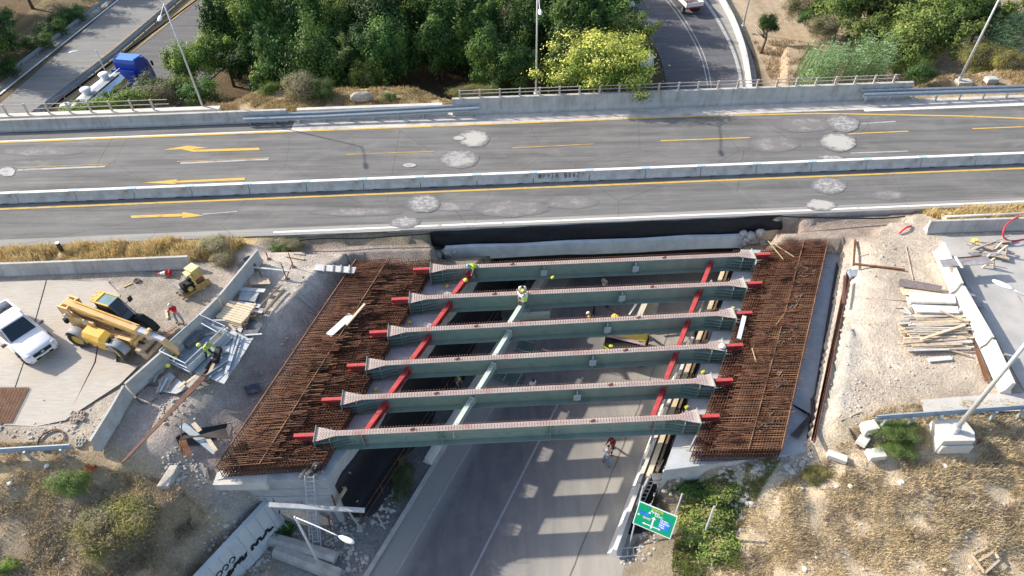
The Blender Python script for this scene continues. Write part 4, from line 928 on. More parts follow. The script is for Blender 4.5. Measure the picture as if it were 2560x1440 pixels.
for sd in (.40,1.12):
    MB().beam((-.64,sd,.7),(-.64,sd,2.45),.06,.06).beam((.36,sd,2.47),(1.07,sd,1.45),.05,.05).beam((1.07,sd,1.45),(1.07,sd,.75),.05,.05).beam((.0,sd,.7),(.0,sd,2.45),.05,.04).build('cab_pillar',GRY,th)
MB().box((-.70,.76,2.50),(.34,.86,.09)).box((-.88,.45,2.5),(.22,.14,.12)).box((-.88,.76,2.5),(.22,.14,.12)).box((-.88,1.06,2.5),(.22,.14,.12)).beam((-.6,.37,2.5),(.4,.37,2.5),.08,.08).beam((-.6,1.15,2.5),(.4,1.15,2.5),.08,.08).build('cab_roof_frame',YELM,th,bevel=.015)
MB().box((-.08,.76,2.49),(.86,.68,.02)).build('roof_glass',TEAL,th)
m=MB()
for k in range(6): m.beam((.40,.47+k*.12,2.50),(.92,.47+k*.12,1.78),.02,.02)
m.beam((.40,.42,2.52),(.40,1.10,2.52),.03,.03).beam((.92,.42,1.80),(.92,1.10,1.80),.03,.03); m.build('windscreen_guard',GRY,th)
MB().box((-.3,.42,1.0),(1.3,.06,.7)).box((-.3,1.16,.9),(1.3,.06,.45)).build('cab_skirt',YELM,th)
for x,sd in ((1.42,-1),(-1.42,-1),(-1.42,1)):
    m=MB(); n=9; vs=[];fs=[]
    for k in range(n):
        a=math.radians(15+150*k/(n-1)); 
        for r,y in ((.70,-.26),(.74,0),(.70,.26)): vs.append((x+r*math.cos(a),sd*1.0+y,.62+r*math.sin(a)))
    for k in range(n-1):
        for j in range(2): fs.append((k*3+j,k*3+j+1,(k+1)*3+j+1,(k+1)*3+j))
    o=m.add(vs,fs).build('mudguard',MUD,th,smooth=True); sm_=o.modifiers.new('t','SOLIDIFY'); sm_.thickness=.03
o=loft(MB(),[(.95,[(.72,.85),(1.28,.85),(1.25,1.28),(.75,1.28)]),(1.5,[(.74,1.0),(1.30,1.0),(1.24,1.42),(.78,1.42)]),(2.05,[(.76,.75),(1.28,.75),(1.24,1.1),(.8,1.1)]),(2.3,[(.78,.45),(1.26,.45),(1.24,.7),(.8,.7)])]).build('front_mudguard',BLK,th,bevel=.05)
MB().box((.65,1.52,2.05),(.05,.26,.34)).beam((.65,1.1,2.0),(.65,1.5,2.05),.03,.03).build('wing_mirror',BLK,th); MB().box((1.05,-1.0,1.30),(.08,.28,.34),.4).beam((1.0,-.7,1.2),(1.05,-1.,1.3),.03,.03).build('wing_mirror',BLK,th); MB().box((-2.35,-.62,1.35),(.2,.16,.34)).build('rear_light',BLK,th)
MB().tube((-2.2,-.5,1.75),(-2.2,-.62,1.75),.12,n=12).tube((-.9,-.48,1.72),(-.9,-.56,1.72),.12,n=12).build('pivot_pin',CHRM,th)
MB().path(smooth([(-2.0,-.27,2.0),(-1.2,-.32,1.75),(-.2,-.34,1.6),(.8,-.32,1.45),(1.9,-.3,1.3)],4),.03,6).path(smooth([(2.2,.1,1.9),(2.7,.15,1.85),(3.2,.12,1.72),(3.9,.12,1.62)],4),.022,6).build('hydraulic_hose',BLK,th)
m=MB()
for k,(x,z) in enumerate(((-.55,.72),(-.42,.72),(-.28,.72),(.05,.66))): m.box((x,-1.205,z),(.09,.012,.12))
m.build('side_decal',mat('decal_dark',(.10,.06,.03),.6),th)
MB().box((-.3,-1.225,1.25),(.5,.01,.02)).box((-.3,-.25,2.02),(1.2,.012,.05),0).build('boom_decal',mat('decal_dark',(.10,.06,.03),.6),th)
# skid mounted machine
sk=empty('skid_machine',P(484,722,0),math.radians(47)); sk.location.z=-.02; tag(sk,'old yellow green skid machine with a raised hopper, bare engine and radiator','machine')
OLY=mat('old_yellow_green',(.42,.36,.10),.7,var=.2,scale=4,dirt=(.28,.22,.1),dirta=.6); PLY=mat('pale_yellow',(.72,.62,.32),.7,var=.1)
MB().beam((-.95,-.38,.12),(.95,-.38,.12),.12,.16).beam((-.95,.38,.12),(.95,.38,.12),.12,.16).box((-.6,0,.2),(.1,.8,.1)).box((.85,0,.2),(.1,.8,.12)).box((.5,-.42,.35),(.9,.05,.3)).build('skid_frame',mat('rusty_yellow',(.34,.24,.10),.85,var=.3,scale=5),sk)
MB().box((-.25,0,.5),(.7,.5,.5)).tube((-.3,-.3,.5),(-.3,.3,.5),.2).box((0,.1,.8),(.25,.2,.2)).box((-.45,-.1,.8),(.15,.15,.2)).build('engine',BLK,sk); MB().box((-.78,0,.55),(.10,.62,.62)).build('radiator',MUD,sk); MB().tube((-.25,-.32,.45),(-.25,-.40,.45),.17).build('pulley',OLY,sk)
MB().box((.45,.15,1.15),(.55,.62,.5),.2).build('hopper',OLY,sk,bevel=.03); MB().box((.45,.15,1.42),(.6,.66,.05),.2).box((.05,.1,1.25),(.3,.5,.05)).build('hopper_lid',PLY,sk)
MB().beam((.1,-.3,1.1),(.2,-.42,.25),.08,.1).beam((.7,-.35,1.0),(.8,-.42,.2),.08,.08).beam((.1,.3,1.),(.1,.4,.2),.08,.08).build('support_arm',OLY,sk); MB().box((.55,0,.45),(.5,.6,.3)).build('pump_unit',RUST,sk)
# tanker truck
tk=empty('tanker_truck',(-39.1,60.5,-5.9),math.radians(79)); tag(tk,'blue truck with a silver tank semi trailer stopped on the slip road','truck')
BLUE=mat('blue_truck_paint',(.02,.07,.42),.3,var=.05,spec=.6); BLUEL=mat('light_blue_roof',(.08,.22,.60),.35,var=.05); TANK=mat('polished_tank',(.72,.74,.76),.12,.9,var=.05); TANKW=mat('white_tank_top',(.82,.82,.82),.3,var=.03)
m=MB(); n=20; secs=[]
for x,r in ((-6.2,.6),(-6.1,.95),(-5.8,1.08),(0,1.08),(2.1,1.08),(2.4,.95),(2.5,.6)): secs.append((x,[(r*1.08*math.cos(2*math.pi*k/n),2.35+r*math.sin(2*math.pi*k/n)) for k in range(n)]))
loft(m,secs).build('tank',TANK,tk,smooth=True)
for x in (-4.8,-1.9,1.0): MB().tube((x,.25,3.3),(x,.25,3.78),.40,n=16).ell((x,.25,3.78),(.52,.52,.2)).build('tank_hatch',TANKW,tk,smooth=True)
MB().ell((-1.2,.25,3.28),(3.6,.5,.22)).build('tank_top',TANKW,tk,smooth=True); MB().box((-1.9,-.45,3.42),(8.2,.42,.05)).build('walkway',MUD,tk); MB().beam((2.0,-.2,3.5),(2.6,-.4,3.6),.06,.06).build('walkway_rail',CHRM,tk)
MB().box((-2,0,1.1),(8.8,.9,.35)).box((3,0,.85),(5,.9,.3)).build('chassis',GRY,tk)
m=loft(MB(),[(2.95,[(-1.2,1.0),(1.2,1.0),(1.2,3.45),(-1.2,3.45)]),(3.1,[(-1.25,.9),(1.25,.9),(1.22,3.75),(-1.22,3.75)]),(4.5,[(-1.25,.7),(1.25,.7),(1.22,3.55),(-1.22,3.55)]),(5.05,[(-1.22,.6),(1.22,.6),(1.12,2.9),(-1.12,2.9)]),(5.3,[(-1.18,.5),(1.18,.5),(1.1,1.7),(-1.1,1.7)])]).build('cab',BLUE,tk,bevel=.06)
MB().box((3.75,0,3.72),(1.35,2.2,.14)).beam((3.1,-1.1,3.85),(4.5,-1.1,3.72),.06,.1).beam((3.1,1.1,3.85),(4.5,1.1,3.72),.06,.1).build('roof_panel',BLUEL,tk,bevel=.03); MB().box((2.55,.2,1.9),(.08,2.5,2.0)).build('rear_fairing',BLUE,tk)
for sd in (-1,1):
    MB().add([(4.55,sd*1.245,1.9),(5.0,sd*1.21,1.9),(4.95,sd*1.165,2.6),(4.55,sd*1.235,2.7)],[(0,1,2,3)]).build('side_window',GLASS,tk); MB().box((5.0,sd*1.5,2.6),(.1,.2,.5)).build('wing_mirror',BLK,tk)
    m=MB()
    for k in range(9): m.box((3.7,sd*1.245,1.3+k*.22),(1.1,.02,.03))
    m.build('side_ribs',BLUE,tk)
MB().add([(5.075,-1.05,1.9),(5.075,1.05,1.9),(4.80,1.0,3.0),(4.80,-1.,3.0)],[(0,1,2,3)]).build('windscreen',GLASS,tk)
for x in (4.3,1.6,-3.2,-4.5,-5.6):
    for sd in (-1,1): wheel(tk,(x,sd*1.05,.5),.5,.35,RIMS,sd)
for c_ in tk.children:
    if c_.name.split('.')[0] in ('cab','roof_panel','rear_fairing','side_window','side_ribs','windscreen','wing_mirror') or (c_.name.startswith('wheel') and c_.location.x>3): c_.location.x+=.9
# white lorry on the exit ramp
lo=empty('flatbed_lorry',P(1733,38,-5.9),math.radians(103)); tag(lo,'white flatbed lorry driving away up the exit ramp','lorry')
MB().box((2.3,0,1.0),(4.6,2.15,.14)).build('load_floor',GRY,lo)
for sd in (-1,1): MB().box((2.3,sd*1.08,1.28),(4.6,.06,.50)).build('side_board',CARW,lo)
MB().box((.02,0,1.28),(.06,2.2,.50)).build('tailgate',CARW,lo); MB().box((-.02,0,.92),(.06,2.1,.12)).build('rear_lights_bar',mat('red_lights',(.45,.03,.03),.4),lo)
loft(MB(),[(4.8,[(-1.05,.7),(1.05,.7),(1.0,2.5),(-1,2.5)]),(6.2,[(-1.05,.6),(1.05,.6),(1.0,2.45),(-1,2.45)]),(6.6,[(-1.0,.6),(1.0,.6),(.95,1.5),(-.95,1.5)])]).build('cab',CARW,lo,bevel=.05); MB().box((2.8,0,.7),(6,.8,.25)).build('chassis',BLK,lo)
m=MB(); 
for k in range(10): m.box((rr.uniform(.5,4),rr.uniform(-.8,.8),1.2+rr.random()*.15),(rr.uniform(.2,.6),rr.uniform(.2,.5),.25),rr.random()*3)
m.build('cargo',mat('mixed_cargo',(.30,.16,.14),.8,var=.5,scale=3),lo)
for x in (1.0,5.6):
    for sd in (-1,1): wheel(lo,(x,sd*.95,.42),.42,.3,RIMS,sd)
for (u,v,hd_,l) in ((1560,8,95,'white car half hidden by the trees near the lorry'),(1612,175,80,'white car on the ramp edge hidden behind the yellow flowering tree')):
    c=empty('parked_car',P(u,v,-5.9),math.radians(hd_)); tag(c,l,'car'); carmesh(c,CARW,4.3,(1.3,-1.3),(.85,-1.9),W=.86,zt=.92,roof=1.45)
# yellow machine on the underpass road
ym=empty('mobile_crane',P(1562,880,ZR+.05),math.radians(-14)); tag(ym,'yellow mobile crane with a black striped counterweight under the girders','crane')
CRY=mat('crane_yellow',(.68,.50,.08),.5,var=.08,dirt=(.5,.4,.2),dirta=.3)
MB().box((0,0,.6),(2.9,2.1,.55)).build('chassis',BLK,ym,bevel=.05); 
MB().prism([(-1.35,-.3),(1.15,-.55),(1.35,.6),(1.2,1.1),(-1.1,1.1),(-1.35,.6)],.9,1.75).build('hood',CRY,ym,bevel=.08)
MB().prism([(-1.45,-.35),(-1.3,-1.05),(-.7,-1.35),(.4,-1.25),(1.2,-.85),(1.2,-.55)],.75,1.65).build('counterweight',BLK,ym,bevel=.08)
MB().prism([(-1.47,-.6),(-1.32,-1.08),(-1.0,-1.24),(-1.0,-1.27),(-1.36,-1.12),(-1.5,-.6)],.7,1.5).ell((-.95,-1.08,1.67),(.16,.12,.04)).build('warning_stripe',mat('warning_yellow',(.62,.60,.04),.6),ym)
MB().beam((-1.3,-.3,1.78),(1.2,-.55,1.78),.28,.07).build('hood_step',mat('rose_grey_plate',(.40,.30,.30),.7,var=.2),ym)
MB().tube((-.3,.2,1.75),(-.3,.2,1.95),.06).build('beacon',mat('orange_beacon',(.7,.12,.03),.4),ym)
for x in (-1,1):
    for sd in (-1,1): wheel(ym,(x,sd*.95,.5),.5,.35,CRY,sd)
MB().beam((.4,1.0,1.6),(1.0,3.2,2.6),.35,.4).build('boom_base',mat('cream_paint',(.6,.56,.45),.6,var=.1),ym); MB().beam((-.1,2.4,1.2),(.6,3.6,2.2),.1,.1).beam((.5,2.3,1.2),(1.0,3.5,2.3),.16,.1).build('ram',WHITE,ym); MB().box((1.3,3.3,1.6),(.9,1.0,1.6)).build('cab',mat('cab_grey',(.45,.47,.44),.6,var=.2),ym,bevel=.05)
MB().beam((-2.6,3.0,.1),(-2.6,3.0,1.7),.12,.12).beam((-2.6,3.0,1.65),(.0,1.4,1.6),.14,.14).build('outrigger',BLK,ym)
MB().ell((-.9,1.9,1.3),(.4,.3,.2)).build('yellow_cover',CRY,ym)
# ---------------- people ----------------
SKIN=mat('skin',(.50,.30,.21),.6,var=.06); 
def skin(name,segs,m,parent,sub=2):
    """segs: list of chains; each chain a list of (point, radius); chains share a start vertex when the point repeats"""
    vs=[];rd=[];es=[];ix={}
    def vid(p,r):
        k=tuple(round(c,4) for c in p)
        if k not in ix: ix[k]=len(vs); vs.append(p); rd.append(r)
        return ix[k]
    for ch in segs:
        pr=None
        for p,r in ch:
            i=vid(p,r)
            if pr is not None and pr!=i: es.append((pr,i))
            pr=i
    me=bpy.data.meshes.new(name); me.from_pydata([tuple(p) for p in vs],es,[])
    bm=bmesh.new(); bm.from_mesh(me); ly=bm.verts.layers.skin.verify()
    for i,v in enumerate(bm.verts):
        r=rd[i]; v[ly].radius=(r,r) if not isinstance(r,tuple) else r; v[ly].use_root=(i==0)
    bm.to_mesh(me); bm.free()
    o=bpy.data.objects.new(name,me); lnk(o); o.modifiers.new('s','SKIN').use_smooth_shade=True; q=o.modifiers.new('u','SUBSURF'); q.levels=sub; q.render_levels=sub
    dg=bpy.context.evaluated_depsgraph_get(); me2=bpy.data.meshes.new_from_object(o.evaluated_get(dg)); o.modifiers.clear(); o.data=me2; me2.materials.clear(); me2.materials.append(m); me2.shade_smooth(); me2.name=name
    o.parent=parent; return o
def colm(c,r=.85): 
    return mat('cloth_%d_%d_%d'%tuple(int(x*100) for x in c),c,r,var=.1,scale=6,dirt=tuple(x*.7 for x in c),dirta=.35)
HV=(.55,.85,.08); ORG=(.55,.05,.03)
def person(loc,rz,label,shirt,trou,vest=None,helmet=None,hair=(.03,.02,.015),lean=0.,yaw=0.,armL=(.15,.2),armR=(.15,.2),legL=(.0,.0),legR=(.0,.0),headt=.35,sleeve=False,hz=.93,spread=.06,back=0.):
    """angles in radians; arm: (swing forward, elbow bend[, outward]); leg: (swing forward, knee bend)"""
    g=empty('person',loc,rz); tag(g,label,'person')
    pel=Vector((0,0,hz)); T=Matrix.Rotation(lean,3,'Y')
    up=T@Vector((0,0,1)); fw=T@Vector((1,0,0))
    wst=pel+up*.13; ch=pel+up*.36; nk=pel+up*.52; T2=Matrix.Rotation(lean+headt,3,'Y'); hu=T2@Vector((0,0,1)); hf=T2@Vector((1,0,0)); hd0=nk+hu*.09; hd=nk+hu*.17; ht=nk+hu*.24
    arms=[];legs=[]
    for sd,A,Lg in ((1,armL,legL),(-1,armR,legR)):
        sh=ch+up*.10+Vector((0,sd*.175,0)); out=A[2] if len(A)>2 else .12
        def dr(a): return (T@Matrix.Rotation(-a,3,'Y'))@Vector((0,0,-1))
        d1=(dr(A[0])+Vector((0,sd*out,0))).normalized(); el_=sh+d1*.28; d2=(dr(A[0]+A[1])+Vector((0,-sd*out*.5,0))).normalized(); wr=el_+d2*.25; arms.append((sd,sh,el_,wr,d2))
        hp=pel+Vector((0,sd*.10,-.02)); a=Lg[0]; k1=Vector((math.sin(a),sd*spread,-math.cos(a))).normalized(); kn=hp+k1*.43; b=a-Lg[1]; k2=Vector((math.sin(b),sd*spread*.3,-math.cos(b))).normalized(); an=kn+k2*.42; legs.append((sd,hp,kn,an))
    seg=[[(pel,.135),(wst,.125),(ch,(.155,.12)),(nk,.055),(hd0,.072),(hd,(.085,.10)),(ht,.07)],[(hd,(.085,.10)),(hd+hf*.10-hu*.02,.018)]]
    for sd,sh,el_,wr,d2 in arms:
        s=d2.cross(Vector((0,1,0))).normalized(); palm=wr+d2*.075; c=[(ch,(.155,.12)),(sh,.06),(el_,.042),(wr,.028),(palm,(.034,.018))]; seg.append(c)
        for j,(o_,l_) in enumerate(((-.026,.068),(-.009,.078),(.009,.073),(.026,.058))):
            q=palm+Vector((0,o_,0))+d2*.02; seg.append([(palm,(.034,.018)),(q,.0095),(q+d2*l_*.55+s*.008,.0088),(q+d2*l_*.85+s*.03,.008)])
        q=wr+d2*.03; seg.append([(wr,.028),(q+Vector((0,-sd*.035,0)),.011),(q+Vector((0,-sd*.055,0))+d2*.035,.009)])
    for sd,hp,kn,an in legs: seg.append([(pel,.135),(hp,.088),(kn,.056),(an,.038),(an+Vector((.10,0,-.03)),.034)])
    skin('body',seg,SKIN,g,1)
    S=[[(pel+up*.0,(.145,.13)),(wst,(.148,.135)),(ch,(.175,.135)),(nk-up*.02,.075)]]
    for sd,sh,el_,wr,d2 in arms:
        c=[(ch,(.175,.135)),(sh,.076),(el_,.056)]; 
        if sleeve: c.append((wr-d2*.02,.042))
        else: c[-1]=(sh.lerp(el_,.75),.06)
        S.append(c)
    skin('shirt',S,colm(shirt),g)
    S=[[(pel+up*.04,(.142,.13)),(pel,.145)]]
    for sd,hp,kn,an in legs: S.append([(pel,.145),(hp,.102),(kn,.075),(an+Vector((0,0,.02)),.058)])
    skin('trousers',S,colm(trou),g)
    for sd,hp,kn,an in legs: MB().ell(an+Vector((.055,0,-.045)),(.135,.052,.052),10,7).build('boot',mat('brown_boot',(.10,.065,.045),.8),g,smooth=True)
    if vest:
        skin('vest',[[(pel+up*.02,(.158,.145)),(wst,(.16,.148)),(ch,(.188,.148)),(ch+up*.11,(.15,.11))]],colm(vest),g)
        b=MB(); b.beam(ch+fw*.145+Vector((0,.10,0))+up*.08,wst+fw*.15+Vector((0,.10,0)),.04,.012,up=fw).beam(ch+fw*.145-Vector((0,.10,0))+up*.08,wst+fw*.15-Vector((0,.10,0)),.04,.012,up=fw); b.build('reflective_strip',mat('reflective_grey',(.6,.62,.6),.4),g)
    M=Matrix((hf,Vector((0,1,0)),hu)).transposed()
    if helmet:
        m=MB().ell((0,0,0),(.128,.112,.11),14,8); m.v=[(x,y,max(z,-.015)) for x,y,z in m.v]; m.v=[tuple((hd+hu*.055)+M@Vector(p)) for p in m.v]
        m.build('helmet',mat('helmet_%d'%int(sum(helmet)*100+helmet[0]*1000),helmet,.35,var=.03),g,smooth=True); MB().ell(hd+hu*.05+hf*.10,(.07,.08,.012),10,5,M=M).build('helmet_peak',mat('helmet_%d'%int(sum(helmet)*100+helmet[0]*1000),helmet,.35),g,smooth=True)
    m=MB().ell((0,0,0),(.102,.092,.085),12,8); m.v=[(min(x,.06),y,max(z,-.05)) for x,y,z in m.v]; m.v=[tuple(hd+hu*.04-hf*.012+M@Vector(p)) for p in m.v]; m.build('hair',mat('hair_%d'%int(hair[0]*500),hair,.7),g,smooth=True)
    m=MB()
    for sd in (-1,1): m.ell(hd+hf*.088+Vector((0,sd*.033,0)),(.012,.014,.008),6,5).ell(hd+Vector((0,sd*.088,0)),(.018,.01,.03),6,5)
    m.build('face_features',mat('face_detail',(.20,.11,.08),.6),g,smooth=True)
    return g
R_=math.radians
def at(u,v,z): return P(u,v,z)
person(at(452,806,0),R_(-100),'person in a red jumper and jeans with a pale cap, arms folded, watching the telehandler',(.50,.02,.03),(.22,.27,.36),helmet=(.55,.55,.5),armL=(.5,1.6,.1),armR=(.5,1.6,.1),sleeve=True,spread=.2,headt=.6)
person(at(528,898,-.1),R_(-25),'worker in a yellow vest bending over dark material beside the steel basket',(.40,.62,.08),(.06,.06,.08),HV,None,lean=.5,armL=(1.1,.4),armR=(1.0,.5),legL=(.3,.5),legR=(-.1,.3),hair=(.35,.33,.32),headt=.2,sleeve=True)
gz6=ZT+.0
person(on_g(5,on_g(5,P(1188,700,ZT).x).x)+Vector((0,0,-.95)),R_(-140),'worker with a light blue cap and yellow vest crouching over a red cross beam',HV,(.10,.09,.11),HV,(.12,.50,.62),lean=.9,armL=(1.0,.3),armR=(1.2,.2,.3),legL=(.5,.9),legR=(.1,.6),headt=.1)
q=MB().ell((0,0,0),(.14,.14,.12)).build('hard_hat',mat('yellow_helmet',(.80,.72,.10),.4),smooth=True); q.location=P(1164,700,-.25); tag(q,'yellow hard hat held over the red cross beam by the crouching worker','helmet')
a5=on_g(4,P(1306,738,ZT).x)
person(a5+Vector((0,.02,0)),R_(-90),'dark haired worker in a yellow vest sitting astride the studded girder',(.75,.78,.72),(.38,.33,.27),HV,None,lean=.35,legL=(1.35,1.4),legR=(1.35,1.4),hz=.22,armL=(.6,.9),armR=(.6,.9),headt=.6,spread=.25)
person(a5+Vector((.15,-.75,-.25)),R_(115),'worker with a yellow helmet and white sleeves on the pale green cross beam',(.78,.80,.78),(.12,.12,.12),HV,(.80,.72,.10),lean=.3,legL=(1.3,1.5),legR=(1.2,1.4),hz=.25,armL=(1.6,.5),armR=(1.2,.8),headt=.2,sleeve=True,spread=.2)
person(at(1507,735,ZR+.05),R_(60),'person in a white shirt on the shaded road behind the fifth girder',(.75,.76,.78),(.1,.1,.12),helmet=None,lean=.1,armL=(.2,1.9),headt=.2)
person(at(1356,700,ZR+.05),R_(-80),'person in a white helmet mostly hidden by the girder nearest the black sheet',(.6,.6,.6),(.1,.1,.12),helmet=(.85,.85,.83))
person(at(1470,822,ZR+.05),R_(170),'worker in a red and yellow vest with a white helmet beside the mobile crane',(.40,.42,.12),(.1,.1,.12),ORG,(.80,.78,.76),headt=.4)
person(at(1330,985,ZR+.05),R_(-60),'person in a white shirt walking on the road beside the green tube bundle',(.78,.78,.80),(.10,.08,.09),legL=(.3,.2),legR=(-.3,.3),lean=.15,headt=.3)
person(at(1212,1000,ZR+.05),R_(80),'person in a light blue shirt below the pale green cross beam',(.30,.58,.66),(.12,.12,.16),headt=.2)
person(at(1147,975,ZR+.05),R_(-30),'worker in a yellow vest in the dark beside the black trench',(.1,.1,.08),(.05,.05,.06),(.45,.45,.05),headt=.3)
person(at(1515,1158,ZR+.06),R_(80),'person in a white T-shirt and blue jeans standing in the sunlit patch on the road',(.80,.81,.84),(.16,.26,.40),legL=(.15,.1),legR=(-.2,.2),armL=(.3,.5,.3),armR=(.6,.6,.3),lean=.2,headt=.2,hair=(.03,.02,.015),spread=.1)
person(at(1528,1128,ZR+.06),R_(-130),'person in a dark red jacket standing close to the one in a white T-shirt',(.26,.03,.03),(.04,.04,.05),hair=(.08,.015,.012),legL=(.35,.2),legR=(-.25,.3),armL=(.6,1.2),armR=(.5,1.3),sleeve=True,lean=.15,headt=.45)
person(at(793,1172,-1.62),R_(-60),'worker in black with yellow straps crouching on the abutment end above the ladder',(.03,.03,.035),(.03,.03,.035),(.05,.05,.05),None,lean=.9,legL=(1.0,1.6),legR=(.8,1.5),hz=.55,armL=(.8,.6),armR=(.8,.6),sleeve=True,headt=.1)
# ---------------- site clutter ----------------
def bar(u0,v0,u1,v1,z0,z1,w_,h_,m,label,name='plank',cat=None,grp=None,gnd=False,flat=True):
    a=P(u0,v0,z0);b=P(u1,v1,z1)
    if gnd: a=G(u0,v0,z0);b=G(u1,v1,z1); a.z+=h_/2+.02; b.z+=h_/2+.02
    o=MB().beam(a,b,w_,h_).build(name,m,origin=a); return tag(o,label,cat or name.replace('_',' '),grp)
def slab(pts,z,th,m,label,name,cat=None,grp=None,gnd=False):
    q=[(G(u,v,z) if gnd else P(u,v,z)) for u,v in pts]
    if gnd:
        for p in q: p.z+=.05
    n=len(q); a=MB().add([p for p in q]+[p+Vector((0,0,th)) for p in q],[tuple(range(n-1,-1,-1)),tuple(range(n,2*n))]+[(i,(i+1)%n,n+(i+1)%n,n+i) for i in range(n)])
    c=sum(q,Vector())/n; o=a.build(name,m,origin=c)
    bm=bmesh.new(); bm.from_mesh(o.data); bmesh.ops.recalc_face_normals(bm,faces=bm.faces); bm.to_mesh(o.data); bm.free()
    return tag(o,label,cat or name.replace('_',' '),grp)
r7=random.Random(77)
DKP=mat('dark_formwork',(.07,.08,.095),.6,var=.3,scale=3,dirt=(.25,.26,.28),dirta=.5); PALEW=mat('cement_stained_board',(.52,.52,.51),.85,var=.15,scale=2,dirt=(.34,.34,.33),dirta=.5)
# long stacks of boards -> every board on its own
def stack(a,b,dirn,n,layers,w_,h_,m,label,grp,jit=.05,name='board'):
    """boards run from a to b (world), placed side by side along dirn"""
    for l in range(layers):
        for k in range(n-(l%2)):
            o=Vector(dirn)*(k*w_*1.12+l*w_*.3)+Vector((0,0,h_/2+l*(h_+.005)+.02)); j=Vector((r7.uniform(-jit,jit),r7.uniform(-jit,jit)*.3,0)); sh=(Vector(b)-Vector(a)).normalized()*r7.uniform(-jit*2,jit*2)
            q=MB().beam(Vector(a)+o+j+sh,Vector(b)+o-j+sh,w_*r7.uniform(.85,1),h_).build(name,m,origin=Vector(a)+o); tag(q,label,name,grp)
a=G(545,812);b=G(612,830); nd=(b-a).normalized(); dd=Vector((-nd.y,nd.x,0))
stack(a,a+nd*1.7+Vector((0,0,0)),dd,8,5,.16,.11,WOODL,'pale sawn board in the neat timber stack beside the barrier sections','sawn boards in the neat stack',.02)
q=MB(); e0=a+nd*1.75
for k in range(26): q.rock(e0+dd*r7.uniform(0,1.3)+nd*r7.uniform(0,.35)+Vector((0,0,r7.uniform(0,.5))),.07)
tag(q.build('wood_offcuts',RUST),'brown offcuts heaped at the end of the neat timber stack','wood offcuts',kind='stuff')
for (u0,v0,u1,v1,w_,m,l) in [(598,744,640,749,.30,GREYP,'upper grey shutter panel of the small heap'),(600,733,645,738,.3,GREYP,'rear grey shutter panel of the small heap'),(598,722,662,727,.22,PALEW,'long pale board behind the grey shutter panels'),(592,757,650,766,.22,PALEW,'pale plank below the grey shutter panels'),(590,770,645,783,.18,WOOD,'weathered plank under the pale planks'),(600,778,640,760,.16,WOOD,'short plank crossing the pale planks'),(612,770,656,781,.14,PALEW,'narrow board beside the crossed planks'),(588,792,630,786,.14,WOOD,'low weathered plank at the heap bottom')]:
    bar(u0,v0,u1,v1,.10+r7.random()*.15,.10+r7.random()*.15,w_*1.3,.05,m,l,'board')
for k,(u,v) in enumerate([(620,694),(622,699),(624,704),(626,709)]):
    bar(u,v,u+50,v+2-k,.05+.07*k,.05+.07*k,.16,.06,WOOD,'weathered board in the low pile beside the black formwork panels','board',None,'weathered boards in the low pile')
for k,(q,l) in enumerate([([(590,662),(604,652),(632,684),(618,694)],'black formwork panel leaning on the barrier, nearer the highway'),([(606,648),(620,640),(646,676),(634,684)],'black formwork panel leaning on the barrier, in the corner')]):
    A=P(*q[0],.95);B=P(*q[1],.95);Cc_=P(*q[2],.0);Dd_=P(*q[3],.0); o=MB().add([A,B,Cc_,Dd_,A+Vector((.05,.05,0)),B+Vector((.05,.05,0)),Cc_+Vector((.05,.05,.05)),Dd_+Vector((.05,.05,.05))],[(0,1,2,3),(7,6,5,4),(0,4,5,1),(1,5,6,2),(2,6,7,3),(3,7,4,0)]).build('formwork_panel',DKP); tag(o,l,'formwork panel')
slab([(528,760),(545,750),(556,770),(540,780)],.01,.012,mat('tarp_white',(.62,.64,.66),.6,var=.2,scale=6,dirt=(.4,.42,.44)),'small crumpled plastic sheet on top of the ground by the barrier joint','plastic_sheet')
TARP=mat('cement_dust_patch',(.47,.49,.51),.85,var=.2,scale=2.5,dirt=(.36,.34,.32),dirta=.7)
slab([(470,850),(520,800),(585,820),(640,835),(600,900),(560,960),(480,930)],.0,.012,TARP,'large pale dusty sheet under the planks beside the basket','plastic_sheet',gnd=False)
slab([(395,950),(425,930),(470,970),(440,985),(400,978)],.0,.012,TARP,'pale dusty sheet under the short poles below the basket','plastic_sheet')
slab([(588,828),(625,792),(658,812),(640,838),(620,845)],.02,.03,DKP,'dark plywood sheet, lit in stripes, at the edge of the slope','plywood_sheet')
slab([(592,826),(612,800),(622,796),(602,832)],.07,.03,PALEW,'pale narrow sheet lying across the dark plywood','plywood_sheet')
